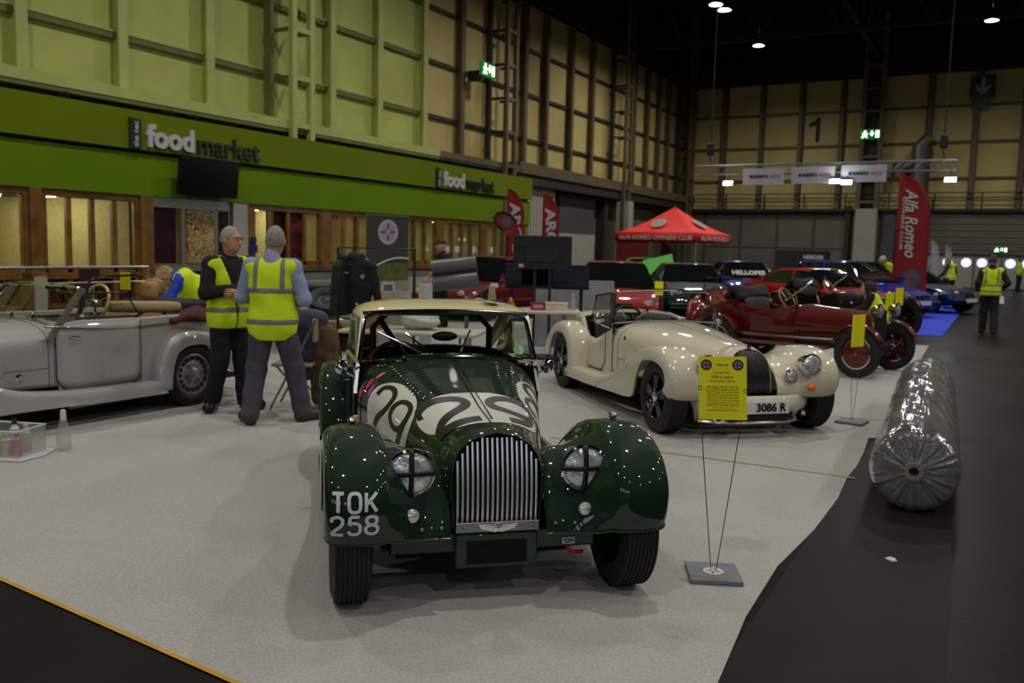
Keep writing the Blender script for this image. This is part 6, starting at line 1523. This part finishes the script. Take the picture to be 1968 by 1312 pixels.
for (x, y, h, lab) in ((-12.4, 21.75, 3.27, 'red feather flag with large white capitals, left one of the pair'), (-11.52, 22.25, 3.14, 'red feather flag with large white capitals, right one before the grey shutter')):
    r, so = feather((x, y), FACE, h, .50, lab, m_fred, .9)
    a = MB(); put_text(a, 'AROC', .3, frame((.27, -.03, h - 1.12), (.08, 0, -1), (1, 0, .08)), .004, .012, width=1.45, height=.30); a.build('lettering', m_fw, so)
# teardrop flag
r = empty('teardrop_flag', 'red teardrop flag with black border and round emblem', 'flag', (-11.42, 19.9, .009), FACE); r.scale = (1.09, 1, 1.06)
tp = [(.30, .5), (.33, 1.2), (.26, 1.6), (-.02, 1.9), (-.20, 2.1), (-.24, 2.22), (-.18, 2.32), (-.05, 2.37), (.12, 2.33), (.30, 2.12), (.40, 1.8), (.46, 1.3), (.44, .5)]
MB().prism(tp[::-1], 0, .006, M=frame((0, 0, 0), (1, 0, 0), (0, 0, 1))).build('flag_sail', m_fred, r)
MB().tube([(x, 0, z) for x, z in tp[3:10]], .035, 8).tube([(.38, 0, 0), (.40, 0, .6)], .015).build('flag_pole', m_fblk, r)
a = MB(); badge(a, frame((.06, -.012, 2.12), (1, 0, 0), (0, 0, 1)), .14); a.build('flag_emblem', [mat('emblem slate'), mat('emblem blue grey'), m_cross], r)
a = MB(); put_text(a, 'ALFA', .1, frame((.12, -.012, 1.88), (1, 0, 0), (0, 0, 1)), .004, 0, width=.2); put_text(a, 'REGISTER', .1, frame((.33, -.012, 1.45), (1, 0, 0), (0, 0, 1)), .004, 0, width=.22); a.build('lettering', mat('pale red print', (.75, .35, .35), .7), r)
feather((-2.35, 36.5), FACE, 2.25, .32, 'white feather flag, nearer of the far pair', mat('white flag cloth', (.66, .66, .70), .7), .4)
feather((-2.05, 40.1), FACE, 2.15, .30, 'white feather flag, farther of the far pair', mat('white flag cloth'), .4)
# dark banner behind the blue cars
r = empty('dark_banner', 'dark wide banner with pale lettering behind the blue cars', 'banner', (-6.75, 35.2, -.08), FACE)
MB().bb(-1.05, 1.05, -.03, .03, .1, 1.85).build('banner_sheet', mat('charcoal banner', (.10, .10, .12), .6), r); a = MB(); put_text(a, 'HERDER', .25, frame((.4, -.035, 1.6), (1, 0, 0), (0, 0, 1)), .004, .01, width=.8, height=.16); a.build('lettering', m_letter_w, r)
# pop-up banner with oval emblem and photo of a pale car
r = empty('popup_banner', 'tall grey pop-up banner with oval club emblem and pale car picture', 'banner', (-8.62, 11.28, .009), math.radians(29 + 46))
W2 = .42
b = MB(); b.bb(-W2, W2, 0, .008, .06, 1.0, 1); b.bb(-W2, W2, 0, .008, 1.0, 1.28, 2); b.bb(-W2, W2, 0, .008, 1.28, 2.03, 0); b.build('banner_sheet', [m_banner, mat('silver grey print', (.55, .52, .48), .6), mat('grass green print', (.30, .36, .16), .6, noise=.1)][::1] if False else [mat('charcoal print', (.22, .22, .20), .6), mat('silver grey print', (.55, .52, .48), .6), mat('grass green print', (.30, .36, .16), .6, noise=.15)], r)
MB().bb(-W2 - .01, W2 + .01, -.01, .02, 2.03, 2.05).build('top_rail', m_alu, r); MB().bb(-W2 - .02, W2 + .02, -.07, .07, 0, .07).build('base_cassette', m_alu, r); MB().tube([(0, .02, .05), (0, .02, 2.03)], .012).build('support_pole', m_alu, r)
a = MB(); badge(a, frame((0, -.004, 1.78), (1, 0, 0), (0, 0, 1)), .20); a.build('club_emblem', [mat('emblem pale', (.66, .64, .66), .6), mat('emblem light blue', (.55, .58, .72), .6), m_cross, m_black], r)
MB().tube([(-.42 + .84 * u, -.006, 1.15 + .22 * math.sin(u * PI * .62)) for u in np.linspace(0, 1, 16)], .014, 6).build('white_arc', m_white_dec, r)
a = MB(); a.prism([(-.3, .3), (.34, .3), (.36, .62), (.22, .70), (.12, .98), (-.1, .98), (-.16, .74), (-.34, .62)], 0, .004, 0, frame((0, -.002, 0), (1, 0, 0), (0, 0, 1))); a.prism([(-.10, .76), (.12, .76), (.09, .94), (-.07, .94)], .004, .006, 1, frame((0, -.002, 0), (1, 0, 0), (0, 0, 1))); a.prism([(-.07, .36), (.10, .36), (.07, .66), (-.04, .66)], .004, .006, 2, frame((0, -.002, 0), (1, 0, 0), (0, 0, 1))); a.build('car_picture', [mat('pale car print', (.74, .70, .64), .6), mat('grey print', (.35, .35, .36), .6), mat('mid grey print', (.5, .48, .46), .6)], r)
# ------------------------------------------------------------------ red gazebo
r = empty('gazebo', 'red pop-up gazebo with white lettering on its valance', 'gazebo', (-10.0, 29.3, .009), math.radians(-6))
m_tent = mat('bright red canopy', (.90, .15, .06), .7, noise=.02, bump=.15, bscale=3); m_tentd = mat('red valance', (.70, .06, .05), .7, noise=.02); hwt = 1.5
rows = []
for u in np.linspace(0, 1, 9):
    k = 1 - u; z = 2.2 + .95 * (u ** 1.35); rows.append([(x * hwt * k, y * hwt * k, z) for x, y in ((-1, -1), (0, -1), (1, -1), (1, 0), (1, 1), (0, 1), (-1, 1), (-1, 0))])
c = MB(); c.smooth = False; c.grid(rows, closed_v=True); co = c.build('canopy', m_tent, r, sharp=20, solid=.01)
v = MB()
for (a, b) in (((-1, -1), (1, -1)), ((1, -1), (1, 1)), ((1, 1), (-1, 1)), ((-1, 1), (-1, -1))): v.add([(a[0] * hwt, a[1] * hwt, 1.92), (b[0] * hwt, b[1] * hwt, 1.92), (b[0] * hwt, b[1] * hwt, 2.2), (a[0] * hwt, a[1] * hwt, 2.2)], [(0, 1, 2, 3)])
vo = v.build('valance', m_tentd, r, solid=.006)
t = MB(); put_text(t, 'ALFA ROMEO OWNERS CLUB', .2, frame((0, -hwt - .01, 2.05), (1, 0, 0), (0, 0, 1)), .004, .006, width=2.7, height=.15); put_text(t, 'ALFA ROMEO', .2, frame((hwt + .01, 0, 2.05), (0, 1, 0), (0, 0, 1)), .004, .006, width=2.4, height=.15); t.build('lettering', mat('pinkish white print', (.85, .68, .66), .7, noise=0), vo)
for Fm in (frame((-.15, -.92, 2.55), (1, 0, 0), (0, .66, .42)), frame((.93, .0, 2.55), (0, 1, 0), (-.66, 0, .42))): a = MB(); badge(a, Fm, .27); a.build('canopy_emblem', [mat('emblem ring grey', (.6, .58, .58), .6), mat('emblem sand green', (.55, .60, .40), .6), mat('emblem light teal', (.45, .6, .6), .6)], co)
for x in (-1, 1):
    for y in (-1, 1): MB().bb(x * 1.47 - .02, x * 1.47 + .02, y * 1.47 - .02, y * 1.47 + .02, 0, 2.2).build('leg', m_alu, r)
MB().bb(-1.47, -.25, -1.46, -1.43, .0, 1.95).build('side_wall', mat('dark red side wall', (.42, .05, .06), .7), r)
r, so = feather((-10.2, 28.6), FACE + .0, 1.9, .42, 'small red flag standing below the gazebo valance', m_fred, .3, name='small_flag')
# ------------------------------------------------------------------ display screen from behind, stand and tables
a29 = math.radians(29)
r = empty('display_screen', 'large black flat screen seen from behind on a dark stand', 'television', (-5.74, 11.12, .009), a29)
MB().box((0, 0, 1.52), (.84, .05, .48)).build('screen_back', mat('matt black plastic', (.06, .06, .06), .45), r, bevel=.01); MB().box((0, -.035, 1.49), (.46, .03, .2)).box((0, -.03, 1.60), (.8, .02, .015)).build('rear_housing', mat('black plastic panel', (.09, .09, .085), .5), r)
MB().box((-.30, -.035, 1.33), (.07, .004, .05)).build('rating_label', m_white_wall, r)
for x in (-.1, .12): MB().bb(x - .02, x + .02, .0, .04, .0, 1.35).build('stand_leg', m_black, r)
MB().bb(-.35, .35, -.25, .25, 0, .03).build('stand_foot', m_black, r)
r = empty('navy_display_case', 'navy fabric case with an open side under the black screen', 'case', (-5.95, 11.75, .009), a29)
cs = MB(); cs.bb(-.65, .6, -.2, .2, .98, 1.02); cs.bb(-.65, .6, -.2, .2, 1.30, 1.34); cs.bb(-.65, -.40, -.2, .2, .98, 1.34); cs.bb(.05, .6, -.2, .2, .98, 1.34); cs.bb(-.65, .6, .16, .2, .98, 1.34); cs.build('case_shell', mat('navy fabric', (.10, .10, .17), .8), r, bevel=.01)
for x in (-.55, .5):
    for y in (-.15, .15): MB().tube([(x, y, 0), (x, y, 1.0)], .015).build('leg', m_black, r)
MB().ball((-.30 + -5.95 + .25, 11.75 - .25, 1.13), .0001, 4) if False else None
def rot2(c, x, y, a): return (c[0] + x * math.cos(a) - y * math.sin(a), c[1] + x * math.sin(a) + y * math.cos(a))
def trestle(c, a, L, Wd, z, label):
    r = empty('trestle_table', label, 'table', (c[0], c[1], .009), a)
    MB().bb(-L / 2, L / 2, -Wd / 2, Wd / 2, z - .035, z).build('tabletop', mat('off white tabletop', (.74, .70, .62), .5), r, bevel=.008)
    for x in (-L * .38, L * .38):
        MB().tube([(x, -Wd * .4, 0), (x, -Wd * .36, z - .03)], .014).build('leg', m_bolt, r); MB().tube([(x, Wd * .4, 0), (x, Wd * .36, z - .03)], .014).build('leg', m_bolt, r)
        MB().tube([(x, -Wd * .38, .3), (x, Wd * .38, .3)], .01).build('stretcher', m_bolt, r)
    return r
T1 = (-5.70, 10.30); trestle(T1, a29, 1.75, .65, .75, 'white trestle table carrying packets and boxes behind the green car')
def on_table(c, a, x, y): return rot2(c, x, y, a)
def item(name, label, cat, c, a, x, y, z, build, rz=0):
    p = rot2(c, x, y, a); r = empty(name, label, cat, (p[0], p[1], z + .009), a + rz); build(r); return r
m_pur = mat('purple wrap', (.30, .20, .55), .4, col2=(.75, .72, .82), scale=30); m_mag = mat('magenta box', (.48, .08, .25), .5)
def b1(r): MB().ball((0, 0, .07), .08, 8, sc=(1.3, .8, .9)).build('wrapper', m_pur, r); MB().box((0, -.06, .06), (.06, .01, .04)).build('label', m_white_dec, r)
item('wipes_packet', 'crumpled purple and white packet at the left end of the table', 'packet', T1, a29, -.50, 0, .75, b1)
def b2(r): MB().box((0, 0, .06), (.17, .08, .12)).build('carton', mat('dark blue carton', (.10, .08, .35), .5), r); MB().box((0, -.042, .07), (.07, .004, .06)).build('front_print', mat('orange print', (.8, .35, .1), .5), r)
item('polish_carton', 'dark blue carton with orange print on the table', 'box', T1, a29, -.25, -.05, .75, b2)
def b3(r): MB().lathe([(0, 0), (.035, 0), (.035, .11), (.02, .13), (0, .14)], n=16).build('tin_body', mat('red yellow tin', (.6, .1, .08), .35, col2=(.85, .6, .08), scale=9), r); MB().lathe([(.015, .13), (.015, .16), (0, .16)], n=12).build('tin_cap', m_white_dec, r)
item('spray_tin', 'red and yellow tin standing on the table', 'tin', T1, a29, -.07, -.03, .75, b3)
def b4(r): MB().box((0, 0, .05), (.2, .14, .1)).build('carton', m_mag, r); MB().box((.0, -.071, .05), (.14, .004, .05)).build('front_print', mat('pale pink print', (.75, .5, .6), .5), r)
item('magenta_carton', 'magenta carton beside the white box on the table', 'box', T1, a29, .30, 0, .75, b4)
def b5(r): MB().box((0, 0, .045), (.30, .2, .09)).build('carton', mat('cream carton', (.78, .72, .70), .6), r); MB().box((0, 0, .095), (.31, .21, .02)).build('lid', mat('cream carton'), r)
item('white_carton', 'low white carton on the right half of the table', 'box', T1, a29, .55, 0, .75, b5)
def b6(r): MB().lathe([(0, 0), (.06, 0), (.055, .16), (.045, .24), (.05, .30), (0, .33)], n=16).build('bottle_body', mat('beige bottle', (.66, .58, .45), .6), r); MB().box((.03, 0, .31), (.1, .05, .06)).build('pump_head', m_white_dec, r)
item('beige_dispenser', 'tall beige dispenser at the left of the table', 'dispenser', T1, a29, -.33, .15, .75, b6)
def b7(r): MB().box((0, 0, .03), (.2, .12, .06)).build('cloth_stack', mat('yellow card'), r)
item('yellow_cloth', 'folded yellow cloth on the table behind the cartons', 'cloth', T1, a29, -.12, .2, .75, b7)
def b8(r): MB().lathe([(0, 0), (.035, 0), (.035, .12), (.012, .17), (.012, .2), (0, .2)], n=14).build('bottle_body', mat('clear plastic', (.7, .72, .75), .2, alpha=.5), r); MB().lathe([(.016, .19), (.016, .22), (0, .22)], n=10).build('cap', m_white_dec, r)
item('clear_bottle', 'clear plastic bottle at the right end of the table', 'bottle', T1, a29, .78, .1, .75, b8)
MB().box((-6.0, 12.75, .55), (1.3, .12, 1.08), (0, 0, a29)).build('partition_panel', mat('pale grey panel', (.56, .57, .58), .6), label='low pale grey partition behind the trestle table', cat='partition')
T2 = (-5.55, 7.75); trestle(T2, math.radians(20), 1.5, .7, .66, 'second white table seen through the green car windscreen')
def c1(r): MB().bb(-.14, .14, -.12, .12, 0, .22).build('box_body', mat('brown cardboard', (.55, .40, .24), .8), r); MB().box((-.17, 0, .24), (.1, .24, .006), (0, .6, 0)).build('box_flap', mat('brown cardboard'), r); MB().box((.17, 0, .24), (.1, .24, .006), (0, -.6, 0)).build('box_flap', mat('brown cardboard'), r)
item('cardboard_box', 'open brown cardboard box on the second table', 'box', T2, math.radians(20), -.45, 0, .66, c1, .3)
pb = SDF().ell((0, 0, .09), (.22, .15, .10), .05).ell((.1, .03, .15), (.1, .08, .08), .04).ell((-.1, 0, .13), (.09, .1, .07), .04)
def c2(r): solid(lambda P: np.maximum(pb.ev(P) + wrinkle(P, .008, 50), .001 - P[..., 2]), (-.3, -.25, -.02), (.3, .25, .3), .014, 'bag_body', mat('white plastic bag', (.76, .76, .74), .35), r)
item('plastic_bag', 'white crumpled plastic bag on the second table', 'bag', T2, math.radians(20), .05, .05, .66, c2)
# blue and pale bits left of the red cars
MB().box((-5.6, 14.2, .55), (.9, .4, .35), (0, 0, .5)).build('blue_crate', mat('blue crate', (.12, .15, .50), .5), label='blue crate seen through the ivory roadster windscreen', cat='crate') if False else None
# ------------------------------------------------------------------ coat rack with jackets
rk = math.radians(29); r = empty('coat_rack', 'black tube clothes rail with curved feet behind the green car', 'clothes rail', (-6.56, 8.36, .009), rk)
MB().tube([(-.46, 0, .2), (-.46, 0, 1.53), (.46, 0, 1.53), (.46, 0, .2)], .02, 8).build('rail_frame', m_black, r)
for x in (-.46, .46): MB().tube([(x, -.26, .0), (x, -.22, .15), (x, 0, .42), (x, .22, .15), (x, .26, 0)], .014, 8).build('foot', m_black, r)
def jacket(loc, rz, h, w, m, label, badge_=True):
    r = empty('jacket', label, 'jacket', loc, rz)
    k = SDF().ell((0, 0, -.36), (w * .40, .085, .36), .06).cone((-w * .32, 0, -.12), (w * .32, 0, -.12), .06, .06, .04).cone((-w * .40, 0, -.15), (-w * .62, .01, -.66), .062, .045, .012).cone((w * .40, 0, -.15), (w * .62, .01, -.66), .062, .045, .012).cone((-.05, -.06, -.04), (0, -.085, -.70), .012, .012, .01).cone((-.06, 0, -.03), (.06, 0, -.03), .05, .05, .03).box((0, 0, -.5), (w * .38, .06, .22), .05, .04)
    solid(lambda P: k.ev(P) + wrinkle(P, .006, 22), (-w * .75, -.2, -.85), (w * .75, .2, .1), .016, 'jacket_shell', m, r)
    MB().tube([(-w * .3, 0, -.06), (0, 0, -.01), (w * .3, 0, -.06)], .01).tube([(0, 0, -.01), (0, 0, .06), (.02, 0, .09)], .004).build('coat_hanger', mat('pale wood hanger', (.70, .62, .42), .5), r)
    if badge_: MB().box((.10, -.10, -.26), (.05, .01, .05), (0, .8, 0)).build('chest_badge', m_badge, r); MB().box((-.10, -.10, -.22), (.06, .01, .02)).build('chest_stripe', m_badge, r)
    return r
p = rot2((-6.56, 8.36), -.23, 0, rk); jacket((p[0], p[1], 1.46), rk - .15, .8, .46, mat('navy black jacket cloth', (.045, .045, .065), .8), 'navy black zip jacket hanging at the left of the clothes rail')
p = rot2((-6.56, 8.36), -.40, .02, rk); jacket((p[0], p[1], 1.44), rk + 1.3, .7, .40, mat('dark green jacket cloth', (.05, .08, .07), .8), 'dark green jacket hanging behind the navy one', False)
MB().box((-6.72, 8.95, .50), (.42, .03, 1.0), (0, 0, rk)).build('white_board', mat('pale board', (.70, .66, .62), .6), label='pale board standing under the navy jacket', cat='board')
MB().box((-6.35, 9.1, .55), (.16, .12, 1.1), (0, 0, rk)).build('white_box_post', mat('clean white'), label='narrow white box standing right of the jackets', cat='box')
# two grey rolls carried by the person in black
for k, (x, y, z, rz) in enumerate(((-9.02, 13.85, 1.22, .5), (-8.95, 13.8, .92, .45))):
    t = MB().tube([(-.42, 0, -.05), (.42, 0, .06)], .15, 18); t.build('grey_bag', mat('grey shiny cover', (.33, .33, .33), .35), None, loc=(x, y, z), rot=(0, 0, rz), label=('upper' if k == 0 else 'lower') + ' of two grey cylindrical bags carried before the windows', cat='bag')
# ------------------------------------------------------------------ folding chair with coats beside the standing man
r = empty('folding_chair', 'folding chair with pale seat behind the man in the blue shirt', 'chair', (-5.82, 6.2, .009), math.radians(120))
MB().box((0, 0, .43), (.40, .38, .03)).build('seat', mat('beige seat', (.60, .50, .38), .6), r, bevel=.01); MB().box((.0, -.21, .76), (.40, .03, .22)).build('backrest', mat('beige seat'), r, bevel=.01)
for sg in (-1, 1): MB().tube([(sg * .2, -.24, .88), (sg * .2, .2, .01)], .011).build('leg', m_bolt, r); MB().tube([(sg * .18, .16, .44), (sg * .18, -.22, .01)], .011).build('leg', m_bolt, r)
def coat(loc, rz, pts, m, label, lo, hi, amp=.008):
    r = empty('coat', label, 'coat', loc, rz); k = SDF()
    for q in pts: k.cone(*q)
    solid(lambda P: np.maximum(k.ev(P) + wrinkle(P, amp, 24), .002 - P[..., 2] - loc[2]), lo, hi, .015, 'coat_cloth', m, r)
coat((-5.74, 6.28, .009), math.radians(29), [((-.12, 0, .86), (.10, 0, .84), .085, .085, .05), ((-.12, 0, .84), (-.10, .02, .30), .09, .08, .05), ((0, 0, .84), (.02, .03, .34), .09, .08, .05), ((.08, 0, .84), (.09, 0, .60), .09, .08, .05)], mat('slate blue denim', (.24, .26, .33), .85), 'slate blue jacket thrown over the chair back', (-.4, -.3, .1), (.4, .3, 1.05))
coat((-5.62, 6.36, .009), math.radians(29), [((.0, 0, .74), (.06, .0, .20), .085, .10, .05), ((.06, .02, .70), (.10, .0, .14), .08, .07, .05), ((-.06, 0, .6), (-.04, 0, .10), .07, .08, .05)], mat('brown waxed coat', (.32, .23, .13), .75, noise=.15), 'brown coat hanging low from the chair beside the blue jacket', (-.4, -.3, -.0), (.4, .3, .95))
# ------------------------------------------------------------------ cleaning caddy, bottles
r = empty('cleaning_caddy', 'clear plastic caddy full of bottles on a white tray at the left edge', 'caddy', (-6.22, 3.60, .009), math.radians(20))
MB().prism([(-.34, -.2), (.30, -.2), (.34, .0), (.28, .2), (-.34, .2)], 0, .012).build('tray', mat('clean white'), r, bevel=.003)
bx = MB()
for (a, b, c, d) in ((-.28, .24, -.15, -.145), (-.28, .24, .145, .15), (-.28, -.275, -.15, .15), (.235, .24, -.15, .15)): bx.bb(a, b, c, d, .012, .20)
bx.build('caddy_box', mat('frosted plastic', (.70, .72, .70), .3, alpha=.22), r); MB().tube([(-.28, -.15, .2), (.24, -.15, .2), (.24, .15, .2), (-.28, .15, .2)], .008, 6, closed=True).build('caddy_rim', mat('clean white'), r)
for k, (x, y, h, col, cc, lab) in enumerate([(.18, -.07, .17, (.72, .30, .42), (.08, .05, .08), 'pink bottle with dark cap'), (.10, -.08, .16, (.75, .70, .60), (.78, .70, .1), 'pale bottle with yellow cap'), (.02, -.07, .22, (.72, .74, .72), (.75, .68, .08), 'white bottle with yellow cap'), (-.08, -.06, .20, (.70, .72, .70), (.78, .78, .76), 'white flat bottle'), (.15, .06, .20, (.66, .66, .62), (.7, .7, .7), 'grey bottle at the back'), (.05, .07, .23, (.74, .74, .70), (.12, .12, .1), 'tall white bottle at the back')]):
    p = rot2((-6.22, 3.60), x, y, math.radians(20)); q = empty('cleaning_bottle', lab + ' standing in the cleaning caddy', 'bottle', (p[0], p[1], .021), 0)
    MB().lathe([(0, 0), (.032, 0), (.034, .01), (.034, h * .7), (.014, h * .82), (.014, h * .88)], n=18).build('bottle_body', mat('bottle %d' % k, col, .35), q); MB().lathe([(.018, h * .86), (.018, h), (0, h)], n=14).build('cap', mat('cap %d' % k, cc, .4), q)
p = rot2((-6.22, 3.60), .0, -.11, math.radians(20)); MB().bar((p[0] + .06, p[1] - .0, .05), (p[0] - .1, p[1] + .02, .16), .02, .02).build('green_brush', mat('green plastic', (.35, .60, .18), .5), label='green brush handle slanting in the cleaning caddy', cat='brush')
sp = SDF().ell((0, 0, 0), (.055, .05, .06), .02); solid(lambda P: sp.ev(P) + wrinkle(P, .008, 120), (-.09, -.09, -.09), (.09, .09, .09), .01, 'duster', mat('bright green fibre', (.28, .75, .12), .9, noise=.2, scale=80), None).location = (-6.34, 3.42, .20)
tag(bpy.data.objects['duster'], 'bright green fluffy duster on top of the cleaning caddy', 'duster')
r = empty('spray_bottle', 'clear spray bottle with white nozzle on the carpet', 'bottle', (-5.98, 3.92, .009), 0)
MB().lathe([(0, .0), (.046, 0), (.05, .012), (.05, .12), (.044, .15), (.022, .23)], n=24).build('bottle_body', mat('clear bottle plastic', (.72, .72, .66), .1, alpha=.35), r); MB().lathe([(.022, .22), (.021, .28), (.017, .30), (0, .305)], n=16).build('nozzle', mat('clean white'), r)
# low things beside the vintage cars and walkers
for k, (x, y) in enumerate(((-1.2, 31.5), (-1.35, 30.6), (-1.0, 30.9))):
    solid(SDF().ell((0, 0, .16), (.22, .18, .17)).ev, (-.3, -.3, -.02), (.3, .3, .4), .03, 'white_sack', mat('white plastic bag'), None).location = (x, y, .012)
for k, o in enumerate([o for o in C.objects if o.name.startswith('white_sack')]): tag(o, ['white plastic sack lying nearest the striding person', 'white plastic sack, left of the three by the blue carpet', 'white plastic sack, right of the three by the blue carpet'][k], 'sack')
